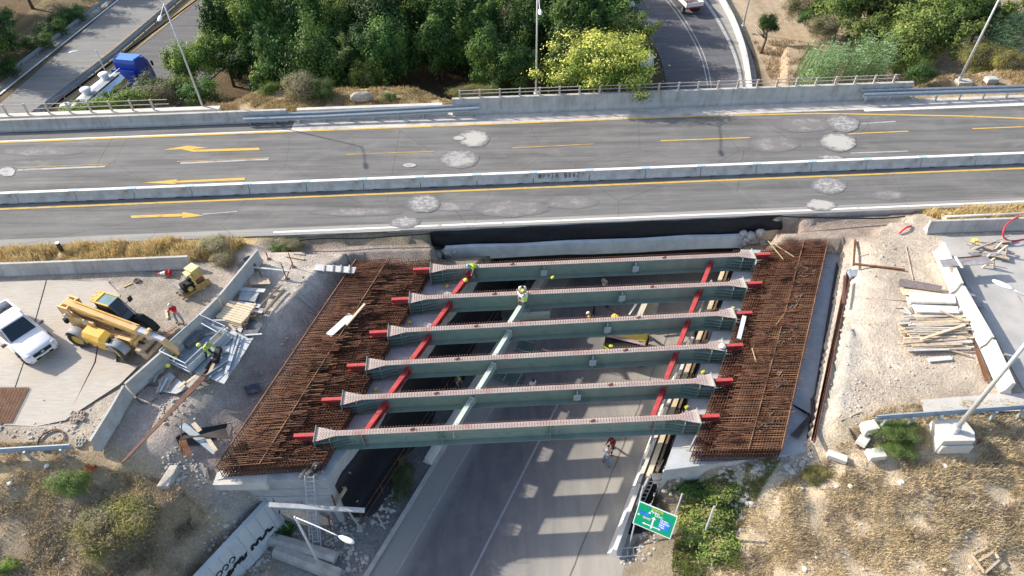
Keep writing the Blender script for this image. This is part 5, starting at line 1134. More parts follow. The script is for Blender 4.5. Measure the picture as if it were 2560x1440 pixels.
for (u0,v0,u1,v1,w_,m,l) in [(548,868,586,830,.42,PALEW,'broad pale board pointing from the sheet to the bent worker'),(520,862,556,828,.22,WOOD,'brown board parallel to the broad pale board'),(524,834,570,820,.14,PALEW,'thin pale board near the basket corner'),(500,838,540,833,.12,WOODG,'grey board behind the basket corner'),(545,876,574,872,.50,PALEW,'square pale plywood piece with a brown stain'),(564,935,590,835,.14,STEEL,'long grey aluminium profile at the slope edge'),(570,925,600,838,.10,STEEL,'second long aluminium profile at the slope edge'),(516,950,542,892,.18,WOOD,'brown board beside the dark trough'),(470,968,512,922,.24,WOODG,'thick grey beam below the bent worker'),(465,958,500,930,.12,WOODL,'short pale stick beside the thick grey beam'),(445,970,463,954,.16,WOODL,'short pale offcut in front of the basket'),(470,990,488,972,.22,WOODL,'short pale board end beside the rusty bar bundle'),(416,975,445,936,.08,RUST,'rusty bar below the basket'),
    (355,960,410,925,.11,WOODG,'grey round pole leaning at the concrete barrier, upper one'),(372,950,404,928,.10,WOODG,'grey round pole leaning at the concrete barrier, lower one'),(392,982,408,942,.09,WOODG,'thin grey pole end below the basket, pointing down'),(400,980,418,945,.10,PALEW,'pale pole end below the basket, pointing down'),(384,955,402,920,.12,WOODG,'dark grey pole beside the basket leg'),
    (612,838,655,835,.10,PALEW,'thin strip at the edge of the dark plywood'),(570,790,600,812,.12,WOOD,'board leaning from the neat timber stack towards the slope'),(560,800,590,826,.12,WOOD,'second board leaning from the neat timber stack towards the slope')]:
    bar(u0,v0,u1,v1,.10+r7.random()*.08,.10+r7.random()*.08,w_,.05,m,l,'board')
bar(538,905,548,870,.3,.35,.28,.3,BLK,'black rubbish heap in front of the bending worker','trough','container'); bar(505,940,545,885,.05,.05,.22,.12,mat('dark_trough',(.06,.035,.03),.9),'long dark brown trough beside the bending worker','trough','container')
# perforated steel channel
g=empty('steel_channel',P(500,940,.1)); tag(g,'perforated galvanised steel channel lying along the edge of the dirt slope','channel')
a,b=P(484,962,.15)-g.location,P(565,908,.15)-g.location; MB().beam(a,b,.26,.03).beam(a+Vector((.1,.1,.07)),b+Vector((.1,.1,.07)),.03,.12).build('channel_body',STEEL,g); m=MB()
for k in range(24): p=a.lerp(b,(k+.5)/24)+Vector((0,0,.02)); m.box(p,(.10,.10,.01),.6)
m.build('hole_pattern',BLK,g)
# two long bars on the ridge
for l,(u0,v0,u1,v1) in (('longer rusty bar bundle on the sunlit ridge beside the planks',(700,715,622,792)),('shorter rusty bar bundle on the sunlit ridge beside the planks',(710,722,648,796))):
    bar(u0,v0,u1,v1,.05,.05,.13,.06,mat('brown_bars',(.16,.12,.09),.85,var=.3,scale=8),l,'bar_bundle','steel bars')
# trestle posts and plank bench near the corner
for (u,v,h_,l) in [(658,700,.9,'beside the board pile'),(672,648,.6,'close to the highway corner'),(734,668,1.2,'with a bent top'),(717,697,1.3,'at the corner of the thin fence')]:
    p=G(u,v); o=MB().tube(p,p+Vector((-.05,.03,h_)),.03,n=6).box(p+Vector((0,0,.03)),(.2,.2,.05)).build('rusty_post',RUST,origin=p); tag(o,'short rusty steel post standing '+l,'post')
bar(633,668,728,678,.5,.45,.12,.05,PALEW,'long pale board laid on the rusty posts','board'); bar(732,655,714,700,.6,.2,.05,.05,RUST,'thin rusty brace between two rusty posts','brace_rod'); bar(716,640,760,648,-.1,-.1,.14,.08,WOOD,'pale timber by the weeds under the black pipe','board'); bar(735,634,762,636,-.1,-.1,.12,.08,WOODG,'short timber by the weeds under the black pipe','board')
# gangway boards into the pit
g=empty('plank_gangway',P(840,672,-.2)); tag(g,'pale plank gangway with cross battens leading to the rebar pit','gangway'); o_=g.location
MB().beam(P(787,668,-.15)-o_,P(888,676,-.2)-o_,.55,.05).build('deck_boards',PALEW,g)
for u in (810,832,852,873): MB().box(P(u,671,-.1)-o_,(.08,.62,.06),.1).build('batten',WOODG,g)
for l,(u0,v0,u1,v1,w_) in (('long grey board set in the dirt slope, upper end of the row',(757,693,828,742,.16)),('thin board set in the dirt slope beside the pit edge',(815,700,848,728,.08)),('grey board with a metal end low on the dirt slope',(746,738,800,786,.20)),('short dark board beside the metal ended board',(770,778,798,788,.12)),('short upright board stub low on the dirt slope',(757,794,768,812,.10)),('brown timber edging above the pit corner',(690,655,705,668,.08))):
    bar(u0,v0,u1,v1,-.3,-.9,w_,.05,WOODG,l,'board',gnd=True)
# bundles on the lower left
for k in range(5):
    bar(302+k*2,1158-k,508+k*3,934+k,.25,.30,.055,.055,mat('dull_rusty_bar',(.17,.10,.07),.9,var=.3,scale=6),'long rusty bar in the bundle stretching from the slope edge to the basket','steel_bar','steel bar','long rusty bars in one bundle')
for k in range(9):
    a0=(448+k*1.5,1098-k*1.5); bar(a0[0],a0[1]+3,565+k,1072+k*3,.28,.12,.045,.045,mat('dark_bar',(.07,.055,.05),.9),'dark bent bar in the bundle lying on the black sheet by the pit corner','steel_bar','steel bar','dark bent bars on the black sheet')
    bar(a0[0],a0[1]+3,455+k*3.2,1140+r7.uniform(-6,8),.28,.08,.045,.045,RUST,'short rusty bar end fanned out below the dark bundle','steel_bar','steel bar','short rusty bar ends')
slab([(440,1095),(470,1078),(570,1060),(560,1090),(500,1115),(450,1118)],.0,.02,BLACKM,'black sheet under the dark bent bars','plastic_sheet',gnd=True)
bar(483,1058,500,1078,.25,.25,.22,.06,WOOD,'tan board poking out above the dark bent bars','board'); bar(515,1090,540,1128,.1,.1,.2,.06,WOOD,'tan board running under the dark bent bars to the pit corner','board'); bar(455,1062,540,1130,.05,-.1,.34,.05,mat('blue_grey_board',(.30,.35,.40),.8,var=.2,scale=3),'wide blue grey board below the dark bent bars','board'); bar(505,1160,516,1194,-.9,-1.2,.12,.05,WOODG,'grey board near the pit corner, upper one','board',gnd=True); bar(515,1170,522,1198,-.9,-1.2,.12,.05,WOOD,'tan board near the pit corner, lower one','board',gnd=True); bar(455,1045,452,1110,.9,.0,.04,.04,RUST,'thin rod standing beside the dark bent bars','rod')
p=G(634,975,-.6); o=MB().box((0,0,0),(.8,.6,.05),.6).build('rubber_mat',DKP); o.location=p+Vector((0,0,.12)); o.rotation_euler=(-.1,.35,0); tag(o,'crumpled black square sheet on the dirt slope beside the rebar pit','plastic sheet')
st=MB().add([Vector(x) for x in ((-.38,-.7,0),(.30,-.7,0),(.42,.65,0),(-.2,.7,0),(-.34,-.62,.36),(.25,-.62,.36),(.3,.6,.3),(-.1,.6,.28))],[(3,2,1,0),(4,5,6,7),(0,1,5,4),(1,2,6,5),(2,3,7,6),(3,0,4,7)]).build('concrete_block',mat('weathered_block',(.42,.39,.34),.95,var=.25,scale=3,bump=.4),bevel=.04); st.location=G(424,1195,-.6); st.location.z-=.05; tag(st,'weathered stone coloured concrete block at the top of the dry slope','block')
# coils, loops
def coil(u,v,z,r,turns,m,label,tr=.02,name='wire_coil',cat='coil'):
    c=G(u,v,z); pts=[]; 
    for k in range(turns*18):
        a=k*2*math.pi/18; q=r*(1+.07*math.sin(k*.37)); pts.append(c+Vector((math.cos(a)*q,math.sin(a)*q*.95,.03+.012*k/18+.05*abs(math.sin(k*.21)))))
    o=MB().path(pts,tr,5).build(name,m,origin=c); return tag(o,label,cat)
coil(128,1102,0,.62,6,RUST,'rusty wire coil on the ground behind the guardrail'); coil(372,988,0,.62,1,mat('dark_hoop',(.08,.06,.05),.8),'thin dark hoop of cable beside the concrete barrier',.025,'cable_loop','cable')
# hollow blocks and pallets
BRICK=mat('pale_hollow_block',(.46,.38,.32),.9,var=.15,scale=5)
def hollow(u,v,rz,label,grp,mm=BRICK):
    c=G(u,v); g=MB()
    for x in (-.15,0,.15): g.box((x,0,.06),(.03,.22,.12))
    for y in (-.11,.11): g.box((0,y,.06),(.33,.03,.12))
    g.box((0,0,.01),(.33,.22,.02)); o=g.build('hollow_block',mm); o.location=c+Vector((0,0,.02)); o.rotation_euler=(0,0,rz); tag(o,label,'hollow block',grp)
for k in range(7): hollow(187+(k%3)*9,1036+(k//3)*9+(k%2)*3,r7.uniform(-.3,.3),'pale hollow block in the small cluster beside the concrete barrier','hollow blocks in the small cluster')
for k in range(3): hollow(200+(k%2)*8,1104+(k//2)*10,.1,'grey hollow block near the end of the concrete barrier and guardrail','hollow blocks by the guardrail',CONC)
# things on the left platform
g=empty('traffic_cone',P(410,683,.18)); tag(g,'red and white traffic cone lying on its side by the long grey barrier','traffic cone'); MB().tube((-.38,0,0),(.32,0,0),.04,.17,14).build('cone_body',mat('cone_red',(.62,.04,.03),.5),g,smooth=True); MB().tube((-.22,0,0),(.08,0,0),.085,.14,14).build('reflective_band',WHITE,g); MB().box((.36,0,0),(.05,.4,.36)).build('cone_base',mat('cone_red',(.62,.04,.03),.5),g); g.rotation_euler=(0,0,.15)
coil(343,704,0,.16,2,mat('brown_tyre',(.20,.12,.10),.8),'small brown ring lying on the working ground',.05,'rubber_ring','ring'); bar(308,718,330,708,.03,.03,.1,.05,mat('yellowish_piece',(.6,.45,.15),.8),'yellowish stick beside the small brown ring','stick'); bar(415,776,418,796,.03,.03,.14,.04,WOODL,'small pale board on the ground next to the person in red','board')
for (u0,v0,u1,v1,l) in ((405,835,440,815,'upper'),(400,850,436,828,'lower')): bar(u0,v0,u1,v1,.1,.1,.22,.06,mat('brown_board',(.30,.21,.15),.85,var=.2),l+' brown board between the telehandler boom and the barrier','board')
mp=empty('wire_mesh_sheet',P(20,1010,.08)); tag(mp,'rusty steel mesh sheet lying on the dusty slab below the pickup','steel mesh'); m=MB(); A0,B0_,C0,D0=[P(*q,.08)-mp.location for q in ((-120,968),(72,968),(28,1055),(-150,1060))]
for k in range(24): t=k/23; m.beam(A0.lerp(B0_,t),D0.lerp(C0,t),.018,.018)
for k in range(20): t=k/19; m.beam(A0.lerp(D0,t),B0_.lerp(C0,t),.018,.018)
m.build('wire_mesh',RUST,mp)
MB().add([p-Vector((0,0,.05)) for p in (D0,C0,B0_,A0)],[(0,1,2,3)]).build('soil_layer',mat('rusty_soil',(.30,.20,.14),.95,var=.2),mp)
b_=empty('marker_bollard',P(160,634,.2)); tag(b_,'black cylindrical bollard with a white cap in the golden grass','bollard'); MB().tube((0,0,-.2),(0,0,.92),.13,n=16).build('tube',mat('bollard_black',(.03,.035,.04),.5),b_,smooth=False); MB().tube((0,0,.92),(0,0,.96),.135,n=16).build('cap',WHITE,b_); MB().ell((0,0,-.1),(.4,.4,.2)).build('concrete_foot',CONCL,b_)
# milled slab lines (seams between lanes of the old pavement)
SLABM=NT('milled_slab'); t=SLABM; co=t.coord('Pos',(.35,3.,1),.0); f=t.noise(co,3.2,8,.7); g2=t.noise(t.coord('Pos'),.5,5,.6); c=t.mix(t.ramp(f,.35,.65),(.40,.37,.32),(.52,.48,.43)); c=t.mix(t.ramp(g2,.5,.66,0,.6),c,(.44,.37,.30)); SLABMM=t.out(c,.95,0,.1)
for i,q in enumerate([[(-300,705),(115,700),(60,900),(5,1060),(-400,1090)],[(118,700),(238,704),(222,780),(150,930),(92,1066),(8,1062),(62,902)],[(236,702),(272,702),(236,905),(165,1050),(90,1066),(148,930)],[(268,703),(300,735),(290,905),(345,915),(300,960),(165,1048),(240,905)]]):
    o=MB().poly([P(*p,-.01+.008*i) for p in reversed(q)]).build('milled_pavement',SLABMM); tag(o,kind='structure')
# steel man basket
bk=empty('man_basket',P(415,905,-.02),math.radians(-28)); BK=mat('basket_grey',(.55,.58,.62),.45,.2,var=.1); tag(bk,'steel work basket with grey floor and tubular rails beside the telehandler boom','work basket')
bw,bl,bh=1.95,3.0,1.0
def bp(x,y,z): return Vector((x,y,z))
MB().box((bw/2,bl/2,.08),(bw,bl,.08)).build('floor_plate',mat('basket_floor',(.22,.27,.32),.6,var=.25,scale=2),bk)
m=MB()
for z in (1.0,.55,.2):
    m.path([bp(0,0,z),bp(bw,0,z),bp(bw,bl*.42,z)],.035,6); m.path([bp(bw,bl*.62,z),bp(bw,bl,z),bp(0,bl,z),bp(0,0,z)],.035,6)
m.build('rails',BK,bk,smooth=False)
m=MB()
for x,y in ((0,0),(bw/2,0),(bw,0),(bw,bl*.42),(bw,bl*.62),(bw,bl),(bw/2,bl),(0,bl),(0,bl/2)): m.tube((x,y,0),(x,y,1.0),.032,n=6)
m.build('uprights',BK,bk); BPN=mat('basket_panel',(.48,.52,.52),.6,var=.15); MB().box((bw*.98,bl*.2,.35),(.02,bl*.38,.55)).build('side_panel',BPN,bk); MB().box((bw*.98,bl*.8,.35),(.02,bl*.34,.5)).build('side_panel',BPN,bk); MB().box((bw*.5,bl*.98,.3),(bw*.8,.02,.5)).build('side_panel',BPN,bk); MB().box((bw*.25,bl*.6,.3),(.35,1.2,.4)).box((.3,.4,.2),(.35,.5,.2)).build('tool_box',mat('dark_tools',(.10,.12,.14),.7,var=.4,scale=8),bk); MB().beam((bw*.55,bl+.0,1.05),(bw*.9,bl+.3,1.1),.05,.05).beam((bw*.3,bl*.85,1.0),(bw*.95,bl*.82,1.0),.05,.05).build('loose_frame',BK,bk)
for k,(u,v) in enumerate([(496,862),(437,895),(420,914)]):
    o=MB().ell((0,0,0),(.13,.13,.1)).build('hard_hat',mat('yellow_helmet',(.80,.72,.10),.4),smooth=True); o.location=P(u,v,.45 if k else .5); tag(o,['yellow hard hat on the far rail corner of the steel basket','yellow hard hat in the middle of the steel basket','yellow hard hat at the near corner of the steel basket'][k],'helmet')
# planks lying on the cages
bar(822,838,878,787,-.38,-.36,.42,.06,WHITE,'wide white board lying on the dense rebar cage','board'); bar(866,813,912,760,-.36,-.34,.13,.10,WOODL,'narrow pale timber beside the white board on the rebar cage','board'); bar(1847,847,1861,790,-.38,-.38,.24,.05,mat('blue_white_board',(.55,.62,.72),.5),'narrow blue white board lying on the orange brown rebar cage','board')
for k,(u0,v0,u1,v1) in enumerate([(1920,602,1958,648),(1926,604,1985,642),(1890,905,1880,870),(1940,812,1960,785)]): bar(u0,v0,u1,v1,-.40,-.40,.04,.04,mat('straw_bar',(.45,.36,.22),.8),'loose pale bar lying on the orange brown rebar cage','steel_bar','steel bar','loose pale bars on the orange brown cage')
# ladders
def ladder(a,b,w_,label,tips=None,m=BK,n=None,side=(1,0,0)):
    a=Vector(a);b=Vector(b); g=empty('ladder',a); tag(g,label,'ladder'); s=Vector(side).normalized()*w_/2; L=(b-a).length; d=b-a
    MB().beam(-s,d-s,.04,.07).build('side_rail',m,g); MB().beam(s,d+s,.04,.07).build('side_rail',m,g)
    for k in range(n or int(L/.3)):
        t=(k+.7)/(n or int(L/.3))
        if t<1: MB().tube(d*t-s,d*t+s,.018,n=5).build('rung',m,g)
    if tips:
        for q in (-1,1): MB().box(d+s*q,(.06,.06,.12)).build('rail_tip',tips,g)
ladder(P(786,1362,-6.4),P(773,1190,-1.2),.45,'grey extension ladder leaning on the front of the abutment above the rubble')
ladder(P(795,1385,-6.4),P(786,1278,-3.9),.42,'second ladder section behind the long ladder on the rubble',m=STEEL)
ladder(P(1600,1258,-6.3),P(1648,1150,-2.9),.42,'aluminium ladder with yellow tips standing in the black lined trench',mat('yellow_tip',(.7,.65,.1),.6),side=(1,-.1,0))
a,b=P(1542,1382,-6.1),P(1636,1376,-6.1); ladder(a,b,.42,'short ladder lying on the ground by the white barrier end',side=(0,1,.2))
# timber staging on the left abutment face
g=empty('timber_staging',P(800,1265,-4.4)); tag(g,'timber staging with long pale planks on brackets below the abutment edge','scaffold'); o_=g.location
MB().beam(PY(672,1262,16.9+.0)-o_,PY(912,1276,16.9)-o_,.24,.09).build('long_plank',PALEW,g)
MB().beam(P(695,1255,-3.9)-o_,P(835,1256,-3.9)-o_,.26,.05).build('marked_plank',PALEW,g); MB().beam(P(700,1268,-4.3)-o_,P(838,1272,-4.3)-o_,.3,.05).build('lower_plank',PALEW,g)
for u,v in ((752,1254),): MB().beam(P(u,v,-3.85)-o_,P(u+5,v+6,-3.85)-o_,.03,.01).beam(P(u-9,v+6,-3.85)-o_,P(u+6,v+6,-3.85)-o_,.03,.01).beam(P(u-9,v+6,-3.85)-o_,P(u-9,v,-3.85)-o_,.03,.01).build('red_mark',REDP,g)
for (u0,v0,u1,v1,z0,z1,w_) in [(680,1235,690,1268,-3.2,-4.5,.12),(830,1240,842,1272,-3.2,-4.5,.1),(700,1265,695,1310,-4.4,-6.2,.08),(820,1290,828,1330,-4.6,-6.3,.09)]: MB().beam(P(u0,v0,z0)-o_,P(u1,v1,z1)-o_,w_,.06).build('support_post',RUST,g)
for l,(u0,v0,u1,v1,z0,z1,w_,m) in {'pale broken post standing at the corner of the abutment face':(842,1256,865,1220,-4.0,-3.2,.2,WOOD),'pale brace leaning from the staging plank to the rubble':(872,1280,905,1325,-4.5,-6.3,.09,WOODG),'thin pale rod jutting from the abutment face, upper one':(848,1170,877,1183,-3.0,-3.2,.05,WOODG),'thin pale rod jutting from the abutment face, lower one':(835,1208,860,1220,-3.4,-3.6,.05,WOODG),'dark vertical batten beside the abutment corner, upper one':(845,1160,858,1208,-2.6,-4.2,.05,GRY),'dark vertical batten beside the abutment corner, lower one':(828,1198,845,1268,-2.6,-4.8,.05,GRY)}.items(): bar(u0,v0,u1,v1,z0,z1,w_,.06,m,l,'timber_strut','strut')
bar(765,1188,792,1160,-1.45,-1.4,.16,.18,WOOD,'short timber shutter edge on the abutment top beside the crouching worker','board'); bar(748,1196,770,1168,-1.5,-1.4,.12,.2,WOODG,'grey shutter board along the rebar edge on the abutment top','board'); bar(770,1180,790,1196,-1.5,-1.5,.1,.06,GRY,'dark strut lying on the abutment top','timber_strut','strut')
pts=[G(548,1205,-2.2),G(618,1222,-2.6),G(632,1215,-2.6),G(690,1262,-3.6)]
o=MB().path([p+Vector((0,0,.25)) for p in pts],.04,6).build('bent_pipe',STEEL,origin=pts[0]); tag(o,'thin bent grey pipe running down beside the retaining wall','pipe')
# two broken barrier pieces
for (pa,pb,l,z) in (((680,1352),(842,1400),'broken concrete barrier piece lying with its foot up, behind the lamp pole',-6.35),((690,1380),(850,1442),'broken concrete barrier piece lying in front, crossed by the lamp pole',-6.4)):
    a=P(*pa,z);b=P(*pb,z); mp=a.lerp(b,.55)+Vector((0,0,.05)); o=MB().sweep([(-.34,.0),(-.28,.34),(-.05,.50),(.30,.42),(.36,.05)],[a,mp,b]).build('broken_barrier',CONC,origin=a,bevel=.02); tag(o,l,'road barrier')
bar(942,1285,962,1322,-5.2,-6.2,.07,.07,WOODG,'thin grey post standing in the gravel beside the black trench','post')
# edge protection by the trench
g=empty('guard_frame',(WL(17.4)+1.25,17.4,-6.3)); tag(g,'rusty guard frame of two rails along the black lined trench','guard frame'); o_=g.location
def tp(y,z,dx=1.25): return Vector((WL(y)+dx,y,z))-o_
for z in (-5.3,-5.95): MB().path([tp(17.2,z),tp(22,z),tp(27,z),tp(33,z)],.025,5).build('rail',RUST,g)
for y in np.arange(17.5,33,1.75): MB().tube(tp(y,-6.35),tp(y,-5.25),.025,n=5).build('post',RUST,g)
# timber and shoring in the right hand trench
for l,dx,z,w_,h_,m,y0,y1 in (('long pale beam laid in the trench beside the ladder, nearest the wall',-.75,-2.5,.26,.2,WOODL,17.9,33.5),('long dark beam between the pale beam and the abutment',-.42,-2.55,.12,.18,mat('brown_beam',(.20,.13,.08),.85,var=.3),18.2,33.5),('grey steel beam in the trench nearest the white road barriers',-1.35,-3.2,.12,.14,WOODG,19.0,33)):
    a=Vector((WR(y0)+dx,y0,z));b=Vector((WR(y1)+dx,y1,z)); o=MB().beam(a,b,w_,h_).build('long_beam',m,origin=a); tag(o,l,'beam')
for k,y in enumerate(np.arange(19,33,2.3)):
    p=Vector((WR(y)-.75,y,-6.3)); o=MB().tube(p,p+Vector((0,0,3.7)),.04,n=6).tube(p+Vector((-.3,.6,1)),p+Vector((.1,-.4,3.4)),.02,n=5).build('shoring_prop',RUST,origin=p); tag(o,'rusty shoring prop under the long pale beam in the trench','prop','shoring props in the trench')
# projecting planks at the right abutment
PLK=mat('white_plank',(.66,.64,.60),.8,var=.08,dirt=(.5,.45,.4),dirta=.4)
bar(1630,1192,1785,1186,-3.2,-3.1,.34,.08,PLK,'upper white plank projecting from the abutment over the bushes','plank'); bar(1634,1204,1812,1196,-3.4,-3.3,.2,.16,PLK,'lower white plank edge projecting from the abutment over the bushes','plank'); bar(1645,1212,1660,1275,-3.5,-6.1,.14,.1,PLK,'slanting white leg under the projecting white planks','plank'); bar(1812,1198,1856,1170,-3.0,-2.,.12,.08,WOODG,'dark board propped against the end of the projecting planks','plank')
bar(1571,1278,1586,1286,-6.,-6.,.12,.08,WOODL,'short pale plank end behind the signboard','plank'); bar(1694,1328,1715,1338,-6,-6,.12,.05,WOODG,'short plank on the weeds beside the signboard','plank')
o=MB().box((0,0,.1),(.42,.28,.2)).build('blue_box',mat('blue_plastic',(.06,.20,.42),.5),bevel=.02); o.location=P(1746,1138,-1.64); o.rotation_euler=(0,0,.1); tag(o,'small blue plastic box on the abutment end','box')
bar(1722,1128,1742,1088,-1.2,-.6,.06,.5,WOODG,'grey shutter board along the near corner of the orange brown cage','board'); bar(1706,1118,1725,1116,-1.5,-1.3,.05,.05,WOODG,'small crooked stick on the abutment beside the blue box','stick')
YB=mat('yellow_block',(.70,.62,.06),.5)
for k,(u,v,l) in enumerate([(1117,715,'between the fifth and sixth girders'),(1024,806,'between the fourth and fifth girders'),(940,973,'between the second and third girders'),(1381,694,'hanging on the sixth girder web'),(1832,771,'on the sandy side abutment between the fourth and fifth girders'),(1757,930,'on the sandy side abutment between the second and third girders'),(1778,950,'at the end plate of the second girder'),(1716,1018,'on the sandy side abutment between the first and second girders')]):
    p=P(u,v,-1.5 if k!=3 else -1.0); o=MB().box((0,0,0),(.19,.15,.12),.4).box((.05,0,.1),(.1,.1,.05)).build('yellow_block',YB,bevel=.015); o.location=p; tag(o,'small yellow block '+l,'block')
o=MB().ell((0,0,0),(.22,.18,.12)).build('white_bag',WHITE,smooth=True); o.location=P(1806,866,-.3); tag(o,'crumpled blue and white bag at the right end of the third girder'.replace('right end','sandy platform end'),'bag')
# sandy platform
BB=mat('black_brown_bar',(.06,.05,.055),.85,var=.3); BR=mat('rust_brown_bar',(.15,.07,.05),.9,var=.3)
for k in range(9):
    o_=k*1.1; bar(2092+o_,655+k*3,2018+o_*.8,1095+k*4,-1.52,-1.52,.04,.04,BB,'long dark bar on the pale strip beside the orange brown cage','steel_bar','steel bar','long dark bars on the pale strip')
for k in range(12):
    bar(2117+k*1.0,672+r7.uniform(0,10),2028+k*.9,1102+r7.uniform(-10,8),-.84,-.84,.04,.04,BR,'long rusty bar on the gravel edge of the pale strip','steel_bar','steel bar','long rusty bars on the gravel edge',gnd=False)
for k in range(7): bar(2027+k*1.5,985+r7.uniform(0,20),2030+k*2,1078+r7.uniform(-6,10),-1.3,-1.3,.04,.04,BB,'short dark bar at the lower end of the bundle on the pale strip','steel_bar','steel bar','short dark bars on the pale strip')
for k in range(5):
    bar(1982+k,1012+k,2026+k,1036+k*2,-1.4,-1.4,.05,.05,BB,'bent dark bar, upper leg of the folded bundle','steel_bar','steel bar','folded dark bars'); bar(2024+k,1038+k,1978+k*4,1088+k*2,-1.4,-1.5,.05,.05,BB,'bent dark bar, lower leg of the folded bundle','steel_bar','steel bar','folded dark bars, lower leg')
o=bar(2138,600,2134,663,-.4,-.2,.12,.12,RUST,'short rusty channel running up from the corner','rusty_channel','channel'); bar(2136,660,2262,674,-.1,.05,.12,.1,RUST,'long rusty channel lying across the sand from the corner','rusty_channel','channel'); bar(2112,690,2108,760,-.2,-.2,.14,.12,BR,'dark red channel beside the grey foam block','rusty_channel','channel')
o=MB().box((0,0,.1),(.62,.6,.22),.0).build('foam_block',mat('grey_foam',(.28,.31,.36),.9,var=.3,scale=9)); o.location=G(2133,688)+Vector((0,0,.0)); tag(o,'blue grey speckled block on the sand beside the dark red channel','block')
for l,q in {'long stick lying towards the pale strip, upper one':(2102,790,2172,812,.07),'long stick lying towards the pale strip, lower one':(2090,826,2264,864,.09),'thin stick pointing to the grey panels':(2164,747,2268,753,.05),'crooked long branch beside the dark plywood':(2264,616,2282,700,.04),'thin diagonal rod on the empty sand':(2102,942,2186,1014,.025),'short pale stick near the corner channel':(2148,642,2170,636,.07),'thin stick beside the timber heap':(2236,770,2265,772,.04),'bent dark root on the sand near the guardrail end':(2100,1052,2152,1030,.06)}.items():
    bar(q[0],q[1],q[2],q[3],.0,.0,q[4],q[4],WOOD,l,'stick',gnd=True)
slab([(2246,703),(2252,697),(2356,716),(2350,731),(2246,716)],.16,.04,mat('brown_film_plywood',(.20,.165,.16),.7,var=.35,scale=9),'dark brown film faced plywood sheet on the end of the panel heap','plywood_sheet')
slab([(2250,722),(2350,730),(2352,742),(2258,738)],.08,.04,WOODL,'pale orange plywood sheet under the dark brown one','plywood_sheet')
SILV=mat('silver_panel',(.60,.62,.66),.5,var=.15,scale=2,dirt=(.42,.43,.45),dirta=.5)
for k,(q,l) in enumerate([([(2272,733),(2385,739),(2388,760),(2274,757)],'topmost silver grey shutter panel beside the dark plywood'),([(2274,757),(2388,760),(2388,763),(2276,762)],'thin dark shutter edge between the two silver panels'),([(2278,764),(2392,769),(2396,786),(2290,783)],'lower silver grey shutter panel above the timber heap')]): slab(q,.20+.02*k,.12,SILV if k!=1 else WOODG,l,'shutter_panel')
for k,(u,v,u1,v1) in enumerate([(2262,768,2278,786),(2268,742,2276,770),(2250,776,2270,784)]): bar(u,v,u1,v1,.1,.1,.14,.05,PALEW,['pale board end under the lower silver panel','pale board end under the topmost silver panel','pale board poking out beside the timber heap'][k],'board')
for k in range(58):
    row=k/58; u=2262+r7.uniform(-22,30)+row*15; v=792+row*86+r7.uniform(-4,4); L=r7.uniform(95,165); sl=r7.uniform(-.11,.01); z=.05+r7.random()*.28*(1-abs(row-.4))
    bar(u,v,min(u+L,2425+row*10),v+sl*L,z,z+r7.uniform(-.04,.05),r7.choice([.09,.12,.10,.2]),.06,r7.choice([WOOD,WOODL,WOOD,WOODG,PALEW]),'weathered timber in the long heap on the sandy platform','timber',None,'timbers in the long heap')
bar(2302,848,2412,812,.42,.42,.14,.08,WOODL,'yellowish timber laid slantwise on top of the long heap','timber'); bar(2350,776,2410,802,.4,.4,.1,.06,WOOD,'tan timber sloping across the upper part of the heap','timber'); bar(2345,868,2425,888,.1,.08,.1,.06,WOOD,'tan timber sloping out below the long heap','timber'); bar(2320,900,2378,895,.06,.06,.25,.06,PLK,'white board piece below the long heap','timber')
for k in range(6): bar(2418+k*2,812+k*6,2460+k*3,948+r7.uniform(-6,6),.06,.04,.035,.035,RUST,'rusty bar in the bundle along the foot of the white barrier','steel_bar','steel bar','rusty bars along the white barrier')
# bench and trestles behind the barrier
PB=mat('bench_plywood',(.26,.24,.25),.75,var=.3,scale=3,dirt=(.42,.40,.38),dirta=.5)
slab([(2348,650),(2466,642),(2484,660),(2356,668)],.98,.04,PB,'grey plywood bench top laid across the white barrier','plywood_sheet'); bar(2388,641,2406,670,1.04,1.04,.14,.04,PLK,'pale plank lying across the plywood bench top','plank'); bar(2395,645,2450,640,1.03,1.03,.04,.08,RUST,'brown batten along the plywood bench top','batten')
for l,(u,v) in (('beside the timber scraps',(2468,672)),('at the far end of the bench',(2500,640))):
    p=G(u,v); o=MB().beam(p+Vector((-.4,0,0)),p+Vector((0,0,.9)),.08,.08).beam(p+Vector((.4,0,0)),p+Vector((0,0,.9)),.08,.08).beam(p+Vector((-.3,.4,0)),p+Vector((-.05,.4,.85)),.07,.07).beam(p+Vector((-.3,.0,.3)),p+Vector((.3,.0,.3)),.06,.06).build('trestle',WOODL,origin=p); tag(o,'timber trestle '+l+' behind the white barrier','trestle')
for k in range(16): 
    u=r7.uniform(2400,2490);v=r7.uniform(598,640); a=r7.uniform(-.7,.7); L=r7.uniform(20,60); bar(u,v,u+L*math.cos(a),v-L*math.sin(a)*.6,.1+r7.random()*.3,.1+r7.random()*.3,r7.choice([.1,.25,.3]),.05,r7.choice([PB,WOODG,WOOD]),'scrap board in the untidy heap behind the grey barrier','board',None,'scrap boards behind the grey barrier')
bar(2436,622,2526,588,.35,.4,.10,.06,WOODG,'long pale batten on top of the untidy scrap heap','batten'); o=MB().box((0,0,.2),(.3,.28,.4)).build('yellow_can',mat('yellow_can',(.75,.6,.12),.5),bevel=.02); o.location=P(2433,610,.05); tag(o,'yellow container behind the end of the grey barrier','container')
slab([(2395,722),(2420,715),(2450,755),(2462,772),(2440,765)],.3,.03,PB,'dark grey plywood sheet leaning behind the white barrier','plywood_sheet')
